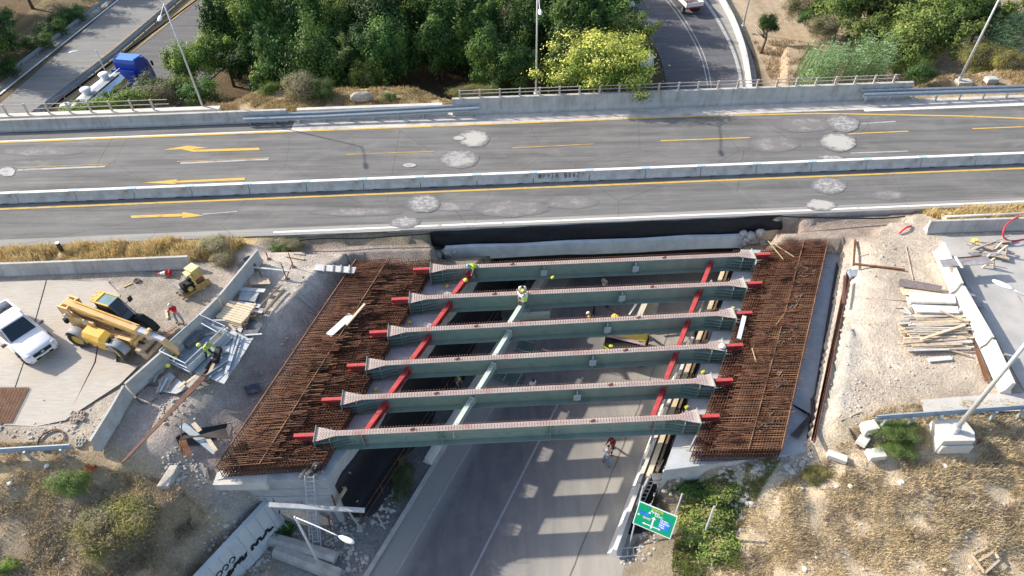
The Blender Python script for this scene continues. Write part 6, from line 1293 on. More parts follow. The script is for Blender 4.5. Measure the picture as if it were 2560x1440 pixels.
hose('red_hose',[P(u,v,z) for u,v,z in [(2600,536,.1),(2560,540,.2),(2540,545,1.0),(2518,560,1.05),(2508,580,.8),(2512,596,.4),(2530,602,.1),(2560,598,.05),(2620,590,.05)]],.05,mat('red_pipe',(.62,.04,.06),.5),'thick red corrugated pipe looping over the grey barrier'); hose('red_hose',[G(2247,586)+Vector((0,0,.1)),G(2262,575)+Vector((0,0,.2)),G(2278,567)+Vector((0,0,.08))],.06,mat('red_pipe',(.62,.04,.06),.5),'short red pipe end sticking out of the dirt')
g=empty('steel_tube',P(2364,542,.35)); tag(g,'galvanised tube with a triangular end plate in the golden grass','tube'); MB().tube((0,0,0),P(2700,528,.35)-g.location,.09,n=10).build('tube_body',POLE,g,smooth=True); MB().prism([(-.35,-.3),(.0,-.45),(.05,.35),(-.1,.45)],-.06,-.02).build('end_plate',PLY if 0 else WOODL,g)
slab([(2303,1000),(2500,985),(3000,975),(3000,1020),(2310,1032)],.0,.03,mat('smooth_pavement',(.50,.48,.45),.9,var=.06,scale=1.),'smooth grey concrete pad behind the front guardrail','concrete_pad','pad')
sh=MB().poly([P(2350,590,.025),P(2560,975,.025)]+[P(3200,975,.025),P(3200,570,.025)]).build('side_pavement',mat('pale_pavement',(.40,.39,.37),.9,var=.14,scale=.8,dirt=(.52,.47,.42),dirta=.6)); tag(sh,kind='structure')
o=MB().poly([P(2520,700,.035),P(2524,700,.035),P(2572,780,.035),P(2566,780,.035)]).build('white_line',WHF); tag(o,kind='structure')
for k,(u,v) in enumerate([(2004,1222),(2125,1216),(2250,1208),(2255,1206),(2548,1250),(2540,1308),(2040,1395),(2012,1424),(2425,1418),(2360,1426),(2090,1218),(2362,1166),(160,1400),(118,1166),(25,1210)]):
    q=MB().rock((0,0,.04),r7.uniform(.07,.14)); o=q.build('litter_scrap',WHITE); o.location=G(u,v,-2); tag(o,'small pale scrap of litter on the dry grass slopes','litter','scraps of litter on the dry slopes')
# blocks and bits on the right slope
for l,u,v,z,s,rz in (('pale concrete block under the guardrail end beside the green weeds',2168,1076,0,(.75,.55,.5),.2),('grey concrete tub with a rim on the dry slope',2186,1140,-.7,(.85,.55,.35),.1),('broken kerb stone lying beside the red plastic scrap',2090,1146,-.7,(.95,.4,.3),-.45),('low stone slab beside the bent bar bundle',2155,1105,-.5,(.6,.5,.3),.8)):
    o=MB().box((0,0,s[2]/2),s).build('concrete_block',CONCL,bevel=.03); o.location=G(u,v,z); o.rotation_euler=(0,0,rz); tag(o,l,'block')
o=MB().ell((0,0,.08),(.16,.14,.06)).build('plastic_scrap',mat('red_plastic',(.5,.08,.07),.5)); o.location=G(2079,1134,-.6); tag(o,'small red plastic scrap beside the broken kerb stone','plastic scrap')
for k in range(9): bar(2122+k*2,1072+k*3+r7.uniform(-4,4),2146+k*2.5,1124+r7.uniform(-8,8),-.1,-.4,.035,.035,BB,'thin dark bar in the small bent bundle beside the kerb stone','steel_bar','steel bar','thin dark bars on the slope edge',gnd=True)
g=empty('wooden_frame',G(2470,1400,-3)); tag(g,'broken wooden pallet frame lying on the dry slope','wooden frame'); o_=g.location
for (a,b) in (((2430,1387),(2462,1432)),((2430,1387),(2468,1368)),((2462,1432),(2498,1400)),((2447,1402),(2486,1378)),((2486,1378),(2496,1396))): MB().beam(P(*a,o_.z+.15)-o_,P(*b,o_.z+.15)-o_,.10,.06).build('slat_board',WOOD,g)
bar(2392,1110,2438,1112,-.75,-.75,.08,.06,mat('dull_red_bar',(.28,.06,.06),.8),'dull red bar behind the big white footing','bar'); bar(2438,1112,2455,1100,-.7,-.5,.1,.1,mat('dull_red_bar',(.28,.06,.06),.8),'dull red block at the corner of the big white footing','block')
o=MB().box((0,0,.2),(.9,.65,.4)).box((0,0,.41),(.7,.5,.03)).build('utility_box',CONC,bevel=.02); o.location=P(2475,205,-.1); tag(o,'low concrete utility box with a brown lid by the tall lamp','utility box')
ro_=MB().rock((0,0,.2),.75); ro_.v=[(x*1.3,y*.7,z) for x,y,z in ro_.v]; o=ro_.build('boulder',mat('boulder_stone',(.40,.36,.30),.95,var=.25,scale=4)); o.location=P(905,250,-.1); tag(o,'rough grey boulder on the dry grass strip behind the guardrail','boulder')
o=MB().tube((0,0,0),(.3,.1,.12),.12,n=10).build('pipe_stub',CONCL); o.location=G(2068,1055,-.6)+Vector((0,0,.1)); tag(o,'short pale pipe stub at the lower end of the dark bars','pipe')
# under the girders
for l,u,v,rz in (('bundle of green scaffold tubes below the third and fourth girders',1312,868,1.2),('bundle of green scaffold tubes with white ends beside the pale green beams',1283,948,-.45)):
    g=empty('tube_bundle',P(u,v,ZR+.05),rz); tag(g,l,'tube bundle'); 
    m=MB()
    for k in range(9): m.tube((-1.2,-.5+k*.12,.12+.05*(k%2)),(.6 if u<1300 else 1.4,-.5+k*.12,.12+.05*(k%2)),.045,n=6)
    m.build('scaffold_tubes',mat('green_tube',(.12,.20,.17),.6,var=.2),g); MB().box((-.5,0,.22),(.06,1.2,.03)).box((.4,0,.22),(.06,1.2,.03)).build('strap',WOODG,g)
g=empty('spare_beam',P(1300,800,ZR+.1),.05); tag(g,'spare pale green beam with an end plate hanging behind the third girder','beam'); MB().box((1.,0,.6),(2.2,.3,.03)).box((1.,0,.4),(2.2,.02,.4)).box((1.,0,.2),(2.2,.3,.03)).build('beam_body',GRNL,g); MB().box((2.1,0,.4),(.03,.4,.5)).build('end_plate',GRNL,g); MB().tube((.6,0,.62),(.6,.0,.9),.03).build('lifting_sling',WOODG,g)
bar(1355,872,1382,882,ZR+.1,ZR+.1,.12,.08,WOODG,'short pale plank on the dark road under the girders','plank')
# ---------------- direction sign ----------------
A,B=P(1597,1251,-3.6),None
def sgn_pt(u,v,y0=15.45): 
    r=_F+_R*(u-1280)/FPX+_U*(720-v)/FPX; t=y0/r[1]; return Vector((r[0]*t,y0,HC+r[2]*t))
tl,tr_,brr,bll=[P(*q,z) for q,z in (((1597,1251),-2.9),((1696,1292),-2.9),((1674,1347),-3.95),((1583,1308),-3.95))]
xax=((tr_-tl)+(brr-bll)).normalized(); cc=(tl+tr_+brr+bll)/4; yax=((tl-bll)+(tr_-brr)).normalized(); yax=(yax-xax*yax.dot(xax)).normalized(); zax=xax.cross(yax)
W_=((tr_-tl).length+(brr-bll).length)/2; H_=((tl-bll).length+(tr_-brr).length)/2
sg_=empty('direction_sign',(0,0,0)); sg_.matrix_world=Matrix((( xax.x,yax.x,zax.x,cc.x),(xax.y,yax.y,zax.y,cc.y),(xax.z,yax.z,zax.z,cc.z),(0,0,0,1))); tag(sg_,'green motorway direction sign with white border, arrows and town names on two posts','road sign')
SG=mat('sign_green',(.0,.30,.14),.4,var=.06,scale=3); SBL=mat('sign_blue',(.02,.20,.62),.4); SW=mat('sign_white',(.82,.83,.82),.4,var=.02); SY=mat('sign_yellow',(.62,.62,.05),.4)
MB().box((0,0,0),(W_,H_,.04)).build('board',SW,sg_); MB().box((0,0,.022),(W_-.09,H_-.09,.008)).build('green_field',SG,sg_)
k_=W_/2.6
def patch(x0,y0,x1,y1,m,nm,z=.03): MB().box(((x0+x1)/2*W_,(y0+y1)/2*H_,z),((x1-x0)*W_,(y1-y0)*H_,.005)).build(nm,m,sg_)
patch(.12,-.27,.40,.13,SBL,'blue_panel'); patch(-.42,.02,-.16,.16,SBL,'blue_panel')
def text(s,x,y,size,m,nm='lettering',sx=1.):
    c=bpy.data.curves.new('t','FONT'); c.body=s; c.size=size*H_; c.extrude=.002; c.offset=.004; o=bpy.data.objects.new('t',c); lnk(o); dg=bpy.context.evaluated_depsgraph_get(); me=bpy.data.meshes.new_from_object(o.evaluated_get(dg)); bpy.data.objects.remove(o); me.materials.clear(); me.materials.append(m); q=bpy.data.objects.new(nm,me); lnk(q); q.parent=sg_; q.location=(x*W_,y*H_,.036); q.scale=(sx,1,1)
text('Πύργος',-.15,.36,.13,SY); text('Pyrgos',-.15,.25,.13,SW); text('CAVO',-.03,.15,.11,SW); text('ΚΑΒΟ',-.40,.10,.07,mat('sign_dull_blue',(.05,.12,.45),.4)); text('CAVO',-.30,-.10,.11,SW)
text('Πάτρα-',.14,.06,.09,SW); text('Παραλία',.14,-.03,.09,SW); text('Patra-',.14,-.12,.09,SW); text('Beach',.14,-.21,.09,SW)
for x,y in ((-.17,.17),(-.42,-.06)): MB().add([(x*W_-.09*k_,y*H_-.0,.035),(x*W_+.09*k_,y*H_,.035),(x*W_,y*H_+.16*k_,.035)],[(0,1,2)]).build('emblem',SW,sg_)
ar=MB(); ar.box((-.03*W_,-.19*H_,.036),(.08,.42*H_,.004)); ar.add([(-.03*W_-.13,.0*H_,.036),(-.03*W_+.13,.0*H_,.036),(-.03*W_,.11*H_,.036)],[(0,1,2)]); ar.build('up_arrow',SW,sg_)
ar=MB(); ar.box((-.03*W_,-.30*H_,.040),(.36*W_,.05,.004)); ar.add([(-.21*W_,-.25*H_,.04),(-.21*W_,-.35*H_,.04),(-.28*W_,-.30*H_,.04)],[(0,1,2)]); ar.add([(.15*W_,-.35*H_,.04),(.15*W_,-.25*H_,.04),(.22*W_,-.30*H_,.04)],[(0,1,2)]); ar.build('side_arrows',SW,sg_)
def post(ub,vb,ut,vt,zt__,label,r=.045,zb=-6.4,wpl=None):
    b=P(ub,vb,zb); t_=P(ut,vt,zt__); o=MB().tube(b,t_,r,n=8).build('sign_post',POLE,origin=b,smooth=False); return tag(o,label,'post')
for k,(b,t_) in enumerate((((1573,1368),(1650,1120)),((1655,1385),(1706,1234)))):
    zt__=-1.9 if k==0 else -2.2
    lo_=P(*b,-6.4); hi_=P(t_[0] if k else 1608,t_[1] if k else 1215,zt__)
    im=sg_.matrix_world.inverted(); MB().tube(im@lo_,im@hi_,.045,n=8).build('post',POLE,sg_)
post(1592,1262,1627,1183,-2.2,'slim white post rising behind the signboard beside the trench',.06,-5.2); post(1741,1388,1786,1266,-2.0,'leaning pale double post standing in the green bushes',.06,-6.0)
# ---------------- vegetation ----------------
LEAF=colmat('leaf',.6,.25,1.2,trans=.22,spec=.3,rnd=.42); DRYG=colmat('dry_grass_blade',.8,.12,2.,trans=.3)
BARK=mat('bark',(.16,.12,.09),.95,var=.3,scale=6)
def quads(c,n,sz,rs,asp=1.7,droop=0.):
    """leaf-sized rhombi at points c facing roughly n"""
    N=len(c); a=rs.randn(N,3); a-= (a*n).sum(1,keepdims=True)*n*.75; a/=np.linalg.norm(a,axis=1,keepdims=True)+1e-6
    a[:,2]-=droop; b=np.cross(n+rs.randn(N,3)*.45,a); b/=np.linalg.norm(b,axis=1,keepdims=True)+1e-6
    s=(sz*rs.uniform(.6,1.3,N))[:,None]; V=np.stack([c-a*s*asp*.5,c+b*s*.5,c+a*s*asp*.5,c-b*s*.5],1).reshape(-1,3)
    return V,np.arange(N*4).reshape(N,4)
def crown(seed,R,nc,nl,sz,cols,clr=.30,asp=1.7,droop=0.,top=None,flat=.0,shell=.5,cone=0.):
    rs=np.random.RandomState(seed); R=np.array(R,float)
    d=rs.randn(nc,3); d/=np.linalg.norm(d,axis=1,keepdims=True); d[:,2]=np.where(d[:,2]<-.45,-d[:,2],d[:,2])
    lob=1+.55*np.sin(d@rs.randn(3)*2.6+rs.rand()*6)*np.sin(d@rs.randn(3)*3.1+rs.rand()*6); rr=(rs.uniform(shell,1.,nc)*lob)[:,None]; cc=d*rr
    if cone: cc[:,:2]*=(1-cone*(cc[:,2:3]+1)/2)
    lum=rs.uniform(0,1,nc); V=[];C=[];N_=[]
    cols=np.array(cols)
    for k in range(nc):
        m=int(nl*rs.uniform(.5,1.4)); o=rs.randn(m,3)*clr*rs.uniform(.55,1.25)*.55
        o[:,2]*=(1-flat); p=cc[k]+o; nn=o/(np.linalg.norm(o,axis=1,keepdims=True)+1e-6)+cc[k]*.6+np.array([0,0,.5]); nn/=np.linalg.norm(nn,axis=1,keepdims=True)
        V.append(p*R); N_.append(nn); ci=rs.randint(len(cols)); c=cols[ci]*(.75+.5*lum[k]); c=np.repeat(c[None],m,0)*rs.uniform(.75,1.25,(m,1))
        if top is not None:
            h=(np.linalg.norm(p,axis=1)>.86)&(nn[:,2]>.25)&(rs.rand(m)<top[1]); c[h]=np.array(top[0])*rs.uniform(.8,1.15,(h.sum(),1))
        C.append(c)
    V=np.concatenate(V);N_=np.concatenate(N_);C=np.concatenate(C)
    return (*quads(V,N_,sz,rs,asp,droop),C)
CR={}
def crown_me(key,*a,**k):
    V,Fq,C=crown(*a,**k); o=np_mesh('crown',V,Fq,LEAF,C); me=o.data; bpy.data.objects.remove(o); CR[key]=me
D1=[(.05,.115,.026),(.085,.17,.036),(.033,.078,.022),(.15,.24,.05)]
D2=[(.19,.29,.05),(.27,.36,.06),(.12,.20,.04)]
D3=[(.05,.11,.028),(.085,.165,.035),(.145,.23,.045)]
PI=[(.14,.20,.045),(.10,.15,.035),(.20,.25,.06)]
OL=[(.14,.17,.08),(.11,.14,.06),(.17,.19,.09)]
for s in range(3): crown_me(('dark',s),10+s,(2.9,2.9,3.6),95,210,.135,D1,.26,shell=.35,asp=2.)
for s in range(2): crown_me(('teal',s),20+s,(2.7,2.7,4.0),105,180,.135,D3,.22,droop=.4,cone=.45,asp=2.8,shell=.35)
for s in range(2): crown_me(('light',s),30+s,(2.8,2.8,3.0),95,200,.13,D2,.24,shell=.35)
crown_me(('yellow',0),40,(4.7,3.0,3.0),170,260,.11,[(.22,.30,.045),(.28,.36,.055),(.15,.21,.035)],.20,asp=2.2,top=((.70,.68,.17),.6),shell=.30)
crown_me(('pine',0),50,(3.2,3.2,2.6),60,190,.13,PI,.26,asp=2.6,flat=.2,shell=.35); crown_me(('pine',1),51,(2.8,2.8,2.8),50,190,.13,PI,.26,asp=2.6,flat=.2,shell=.35)
crown_me(('bush',0),60,(1,1,.75),46,200,.055,D1,.34); crown_me(('bush',1),61,(1,1,.7),46,200,.055,D2,.36); crown_me(('bush',2),62,(1,1,.8),50,220,.045,OL,.36,asp=3)
crown_me(('bush',3),67,(1,1,.75),60,90,.07,[(.16,.24,.05),(.24,.30,.07),(.12,.18,.04),(.34,.32,.12)],.34,asp=2.2,shell=.2)
crown_me(('dry',0),63,(1,1,.85),60,260,.028,[(.30,.25,.15),(.24,.22,.13),(.20,.22,.09)],.42,asp=5)
crown_me(('feather',0),64,(1,1,.9),60,300,.026,[(.12,.19,.05),(.16,.21,.06)],.42,asp=5)
crown_me(('gold',0),65,(1,1,.8),90,330,.024,[(.32,.28,.07),(.24,.25,.07),(.20,.16,.10)],.40,asp=6)
crown_me(('red',0),66,(1,1,.6),20,60,.08,[(.55,.10,.03),(.45,.06,.03)],.4)
def plant(name,key,at,zc,sc,label,cat='tree',group=None,rz=None,trunk=True):
    """at: world xy of the stem, zc: crown centre height"""
    gzz=gz(at[0],at[1]); g=empty(name,(at[0],at[1],gzz)); tag(g,label,cat,group); s=(sc,sc,sc) if isinstance(sc,(int,float)) else sc
    o=bpy.data.objects.new('crown',CR[key]); lnk(o); o.parent=g; o.location=(0,0,zc-gzz); o.scale=s; o.rotation_euler=(0,0,random.uniform(0,6.28) if rz is None else rz)
    h=zc-gzz
    if trunk:
        m=MB(); k=max(.05,.035*h+.05); pts=[(0,0,-.1),(random.uniform(-.2,.2),random.uniform(-.2,.2),h*.5),(0,0,h*1.05)]
        m.tube(pts[0],pts[1],k*1.2,k*.8,7); m.tube(pts[1],pts[2],k*.8,k*.35,7)
        for q in range(6):
            a=random.uniform(0,6.28); z=h*random.uniform(.45,.85); e=Vector((math.cos(a)*1.5*s[0]*min(1,h/4),math.sin(a)*1.5*s[0]*min(1,h/4),z+h*.25)); m.tube((0,0,z),e,k*.4,k*.12,5)
        m.build('trunk',BARK,g,smooth=True)
    return g
rT=random.Random(5)
kinds=[('dark',0),('dark',1),('dark',2),('teal',0),('teal',1),('teal',0),('light',0)]
LB={'dark':'dense dark green broadleaf tree in the wood behind the highway','teal':'dark feathery green tree in the wood behind the highway','light':'lighter green tree standing out in the dark wood behind the highway'}
rows=[(205,[700,905,1270],-3.4,.85),(165,[600,790,850,960,1240,1310,1400],-2.6,.95),(110,[560,660,740,830,930,1010,1100,1190,1290,1390,1470],-2.2,1.0),(60,[650,760,850,940,1040,1130,1230,1330,1420,1500],-1.8,1.05),(10,[560,700,800,900,990,1090,1190,1290,1380,1470],-1.6,1.1),(-50,[640,760,880,1000,1120,1240,1360,1460],-1.2,1.15),(-120,[560,720,900,1080,1260,1420],-1,1.2)]
for v,us,zc,sc in rows:
    for u in us:
        k=rT.choice(kinds); z=zc+rT.uniform(-.5,.9); p=P(u+rT.uniform(-30,30),v+rT.uniform(-12,12),z)
        plant('tree',k,(p.x,p.y),z,(lambda q:(q*rT.uniform(.8,1.15),q*rT.uniform(.8,1.15),q*rT.uniform(.75,1.35)))(sc*rT.uniform(.7,1.1)),LB[k[0]],'tree','trees of the dark wood, '+({'dark':'broadleaf','teal':'feathery','light':'lighter ones'}[k[0]]))
def pl(name,key,u,v,zc,sc,label,cat='tree',**k):
    p=P(u,v,zc); return plant(name,key,(p.x,p.y),zc,sc,label,cat,**k)
pl('tree',('yellow',0),1510,172,2.3,.88,'yellow flowering tree leaning over the tall parapet and its railing',rz=.1)
pl('pine_tree',('pine',1),1585,95,-1.2,.8,'pine tree beside the exit ramp behind the yellow flowering tree')
for i,(u,v,z,s,l) in enumerate([(470,170,-2.8,.78,'light green tree next to the lamp, closest to the slip road'),(560,140,-2.6,.9,'light green tree between the lamp and the dark wood'),(610,60,-2,1.0,'light green tree above the orange twigs at the wood edge'),(640,15,-1.2,.8,'bright yellow green tree top at the upper wood edge')]): pl('tree',('light',i%2),u,v,z,s,l)
for i,(u,v,z,s,k,l) in enumerate([(376,228,-2.9,(1.8,1.4,1.3),('bush',2),'grey green olive bush hiding the tanker truck cab'),(440,222,-2.5,(1.9,1.5,1.4),('bush',1),'olive bush between the tanker truck and the lamp'),(500,235,-1.8,(1.6,1.2,1.4),('bush',0),'dark bush at the foot of the street lamp by the wall'),(390,245,-2.,(1.8,1.2,1.2),('dry',0),'brownish bush beside the olive bushes above the railing'),
    (245,266,-1.5,(1.6,1.0,1.0),('bush',1),'bright green leafy bush at the rear of the tanker truck'),(322,250,-1.4,(1.9,1.2,1.2),('bush',1),'bright green leafy bush behind the railing, next to the brown bush'),(190,277,-1.6,(1.1,.8,.7),('bush',1),'low bright green bush in front of the last tank hatch'),
    (748,222,.45,(1.35,1.2,1.35),('dry',0),'big round dry bush on the grass strip behind the guardrail'),(802,226,.3,(.95,.9,.95),('feather',0),'small grey green bush next to the big round dry bush'),(676,222,.1,(.75,.7,.7),('bush',1),'small bright green bush at the wood edge, left of the round dry bush'.replace(', left of',' next to')),
    (1180,232,.0,(1.5,.7,.5),('gold',0),'low yellow green scrub behind the pipe railing'),(975,245,-.1,(.5,.4,.4),('feather',0),'tiny pale green tuft on the grass strip'),
    (2303,182,.6,(1.05,.95,1.),('bush',0),'round green bush between the reeds and the lamp footing'),(2455,150,-.6,(1.6,1.3,1.2),('gold',0),'yellowish bush behind the tall lamp pole'),(2520,160,-.2,(1.2,1.,1.),('gold',0),'brownish bush behind the utility box'),
    (1990,22,-3.,(1.7,1.5,1.4),('dry',0),'grey brown bush beside the pines'),(2050,70,-2.2,(1.5,1.3,1.2),('dry',0),'pale grey bush behind the reeds'),(2030,45,-2.5,(1.2,1.2,1.2),('bush',0),'green bush beside the pale grey bush'),
    (130,72,-5.2,(1.5,1.3,1.2),('bush',0),'round dark bush beside the slip road guardrail, upper one'),(95,106,-5.2,(1.6,1.2,1.1),('bush',0),'round dark bush beside the slip road guardrail, lower one'),(150,48,-5.2,(1.1,1.,1.),('bush',0),'small dark bush behind the upper round bush'),(180,38,-5.2,(1.4,1.2,1.2),('bush',0),'dark bush at the top of the slip road bank'),
    (2,110,-4.6,(1.8,1.8,1.6),('bush',0),'large dark bush at the picture edge above the guardrail'),(5,175,-5,(1.5,1.4,1.3),('bush',0),'dark bush by the guardrail at the picture edge'),(0,50,-4.6,(1.5,1.4,1.3),('bush',0),'dark bush on the shaded bank at the picture edge'),
    (1230,225,-.4,(.4,.4,.6),('bush',1),'thin weed poking above the yellow scrub')]):
    p=P(u,v,z); s=tuple(a*1.05 for a in s); plant('bush',k,(p.x,p.y),z,s,l.replace('at the picture edge','on the bank edge'),'bush',trunk=False,rz=0)
for u,v in ((-90,-40),(40,-60),(-150,60),(150,-110),(-60,90),(-210,0),(260,-150)): pl('tree',('dark',0),u,v,-2,1.1,'tree on the bank above the slip road','tree',group='trees on the bank above the slip road')
for i,(u,v,z,s) in enumerate([(2110,25,-1.5,1.1),(2210,35,-1.2,1.1),(2300,50,-1.0,1.1),(2180,95,-2.2,.8),(2265,115,-1.5,.9),(2350,95,-1.4,1.0),(2390,30,-1.,1.1),(2460,40,-2.,1.0),(2060,-30,-1,1.1),(2180,-50,-.5,1.1),(2300,-40,-.5,1.1),(2440,-50,-.5,1.1)]):
    pl('pine_tree',('pine',i%2),u,v,z,s,'bushy pine in the group beyond the reeds',group='bushy pines beyond the reeds')
pl('sapling',('bush',0),1920,62,-2.8,(.95,.95,1.5),'slender crooked sapling on the bare bank by the ramp','sapling')
# reeds: many bending stems, a bed nobody could count
def reeds(name,cells,n,label,cols,h=(1.8,3.9)):
    rs=np.random.RandomState(3); V=[];Fq=[];C=[]
    for k in range(n):
        u,v,ru,rv=cells[rs.randint(len(cells))]; p=P(u+rs.uniform(-ru,ru),v+rs.uniform(-rv,rv),-1.5); x,y=p.x,p.y; z=gz(x,y); H=rs.uniform(*h)+(.0 if z>-1.5 else 1.5); bend=rs.uniform(.2,.6); pts=[]
        for j in range(6):
            t=j/5; pts.append(np.array([x+bend*t*t*1.1,y-bend*t*t*.3,z+H*(t-.12*t*t)]))
        col=np.array(cols[rs.randint(len(cols))])*rs.uniform(.8,1.2)
        for j in range(5):
            a,b=pts[j],pts[j+1]; b0=len(V); w_=.02; V+= [a-[w_,0,0],a+[w_,0,0],b+[w_,0,0],b-[w_,0,0]]; Fq.append([b0,b0+1,b0+2,b0+3]); C.append(col*.8)
        for q in range(9):
            t=rs.uniform(.25,1); j=min(int(t*5),4); a=pts[j]+(pts[j+1]-pts[j])*(t*5-j); an=rs.uniform(0,6.28); L=rs.uniform(.3,.6); dr=np.array([math.cos(an)+.5,math.sin(an)-.1,.35])*L; s_=np.array([-dr[1],dr[0],0]); s_=s_/np.linalg.norm(s_)*.042
            b0=len(V); V+= [a-s_,a+dr*.5+s_,a+dr*np.array([1,1,.35]),a+dr*.5-s_]; Fq.append([b0,b0+1,b0+2,b0+3]); C.append(col*rs.uniform(.85,1.25))
    o=np_mesh(name,np.array(V),np.array(Fq),LEAF,np.array(C)); tag(o,label,'reeds',kind='stuff')
reeds('reed_bed',[(2040,150,40,25),(2110,150,50,22),(2180,135,45,25),(2220,110,20,18)],560,'tall green bending reeds beside the pines behind the highway',[(.22,.32,.15),(.30,.40,.22),(.15,.24,.09)])
reeds('reed_bed',[(2500,100,40,45),(2540,50,30,40)],420,'shaded green reeds behind the tall street lamp',[(.10,.17,.08),(.13,.20,.10)])  # darker greens than the first bed: their shade is put into the colour
# grasses
def grass(name,poly,n,h,cols,label,w_=.02,cl=.8,thr=-.1,lean=.6,hole=None,cat='grass',curl=0):
    rs=np.random.RandomState(len(label)+n%97); poly=[(p[0],p[1]) for p in poly]; xs_=[p[0] for p in poly];ys_=[p[1] for p in poly]; pts=np.empty((0,2))
    while len(pts)<n:
        q=np.stack([rs.uniform(min(xs_),max(xs_),n*2),rs.uniform(min(ys_),max(ys_),n*2)],1); m=inpoly(q[:,0],q[:,1],poly); f=fbm(q[:,0],q[:,1],cl,71); m&=(f+rs.uniform(-.25,.25,len(q)))>thr
        if hole: 
            for hp in hole: m&=~inpoly(q[:,0],q[:,1],hp)
        pts=np.concatenate([pts,q[m]])
    pts=pts[:n]; x,y=pts[:,0],pts[:,1]
    i=np.clip((y-2)/.25,0,Z.shape[0]-1.01);j=np.clip((x+60)/.25,0,Z.shape[1]-1.01);a=i.astype(int);b=j.astype(int);fa=i-a;fb=j-b
    z=Z[a,b]*(1-fa)*(1-fb)+Z[a+1,b]*fa*(1-fb)+Z[a,b+1]*(1-fa)*fb+Z[a+1,b+1]*fa*fb
    big=fbm(x,y,.9,81); hh=rs.uniform(h[0],h[1],n)*(1+.9*np.clip(big,-.5,.8)); an=rs.uniform(0,6.28,n)+fbm(x,y,.5,91)*4; ln=rs.uniform(.15,1,n)*lean*hh
    base=np.stack([x,y,z],1); d=np.stack([np.cos(an),np.sin(an),np.zeros(n)],1); s=np.stack([-np.sin(an),np.cos(an),np.zeros(n)],1)*w_*rs.uniform(.5,1.4,n)[:,None]
    mid=base+d*(ln*.35)[:,None]+np.array([0,0,1])*(hh*.6)[:,None]; tip=base+d*ln[:,None]+np.array([0,0,1])*hh[:,None]
    V=np.stack([base-s,base+s,mid+s*.8,tip,mid-s*.8],1).reshape(-1,3); k=np.arange(n)[:,None]*5; Fq=np.concatenate([k+np.array([[0,1,2,4]])],0); F3=k+np.array([[4,2,3,3]])
    cols=np.array(cols); ci=(np.clip((fbm(x,y,1.3,101)+.75)/1.5,0,.999)*len(cols)+rs.uniform(-.8,.8,n)).astype(int).clip(0,len(cols)-1); C=cols[ci]*rs.uniform(.7,1.3,(n,1))
    me=bpy.data.meshes.new(name); V=V.astype(np.float32); q4=Fq; t3=F3[:,:3]
    loops=np.concatenate([np.concatenate([q4,t3],1)],0).ravel().astype(np.int32); ls=np.empty(2*n,np.int32); ls[0::2]=np.arange(n)*7; ls[1::2]=np.arange(n)*7+4
    me.vertices.add(len(V)); me.vertices.foreach_set('co',V.ravel()); me.loops.add(7*n); me.loops.foreach_set('vertex_index',loops); me.polygons.add(2*n); me.polygons.foreach_set('loop_start',ls); me.update(calc_edges=True)
    at=me.attributes.new('Col','FLOAT_COLOR','FACE'); cc=np.ones((2*n,4),np.float32); cc[:,:3]=np.repeat(C,2,0); at.data.foreach_set('color',cc.ravel()); me.materials.append(DRYG)
    o=bpy.data.objects.new(name,me); lnk(o); tag(o,label,cat,kind='stuff'); return o
DG=[(.34,.27,.19),(.48,.38,.24),(.60,.49,.30),(.66,.55,.36),(.38,.31,.22),(.56,.46,.31)]
GG=[(.60,.46,.20),(.68,.54,.28),(.52,.40,.19),(.70,.58,.34)]
LS=pp([(-260,1165),(200,1150),(260,1200),(420,1215),(500,1260),(590,1330),(500,1440),(440,1520),(-300,1520)],-1.8)
RS=pp([(1890,1240),(2060,1150),(2180,1070),(2700,1045),(2900,1520),(1690,1520),(1720,1440),(1780,1330)],-2.2)
fp=[(PBASE.x-1.0,PBASE.y-.9),(PBASE.x+1.,PBASE.y-.9),(PBASE.x+1.,PBASE.y+.8),(PBASE.x-1.,PBASE.y+.8)]
grass('dry_grass',LS,52000,(.07,.22),DG[:3]+DG[4:],'dry brown grass on the slope below the guardrail and wire coil',.013,1.0,.0,1.3)
grass('dry_grass',RS,80000,(.07,.22),DG[1:4]+DG,'dry straw coloured grass on the slope below the big lamp footing',.013,1.0,-.06,1.3,hole=[fp])
grass('golden_grass',[D(33.5,-50),D(35.0,-50),D(35.2,-22),D(34.7,-17.5),D(33.0,-18.5),D(33.3,-22)],26000,(.25,.6),GG,'tall golden grass between the highway and the long grey barrier',.018,.9,-.35,.6)
grass('golden_grass',[D(33.6,29.5),D(35.3,27.5),D(35.5,60),D(33.6,60)],16000,(.2,.5),GG,'golden grass between the highway and the barrier with the red pipe',.018,.9,-.3,.6)
grass('dry_grass',[D(51.2,-26),D(53.5,-25),D(55.5,-21),D(55.2,-9),D(51.6,-3),D(51.2,-6)],16000,(.08,.28),[(.5,.38,.2),(.42,.32,.17),(.3,.26,.12)],'short dry grass strip between the wood and the guardrail',.02,.9,-.1,1.)
grass('dry_grass',[D(50.8,22),D(55,22),D(56,40),D(56,60),D(50.8,60)],22000,(.1,.35),[(.5,.38,.2),(.42,.32,.17),(.34,.26,.15)],'dry grass and litter under the reeds and tall lamp',.022,1.,-.15,1.)
grass('dry_grass',[(22.5+.5,54),(27.,58),(27.8,74),(44,74),(40,54)],14000,(.1,.3),[(.42,.32,.2),(.34,.26,.16)],'sparse dry grass on the bare bank beside the ramp',.03,1.2,.05,1.)
grass('weeds',pp([(1930,1190),(1880,1190),(1700,1230),(1690,1500),(1900,1500),(1840,1330)],-3.5),15000,(.1,.32),[(.16,.20,.06),(.24,.25,.09),(.40,.33,.17)],'green weeds around the leaning sign posts',.015,.9,-.1,.9)
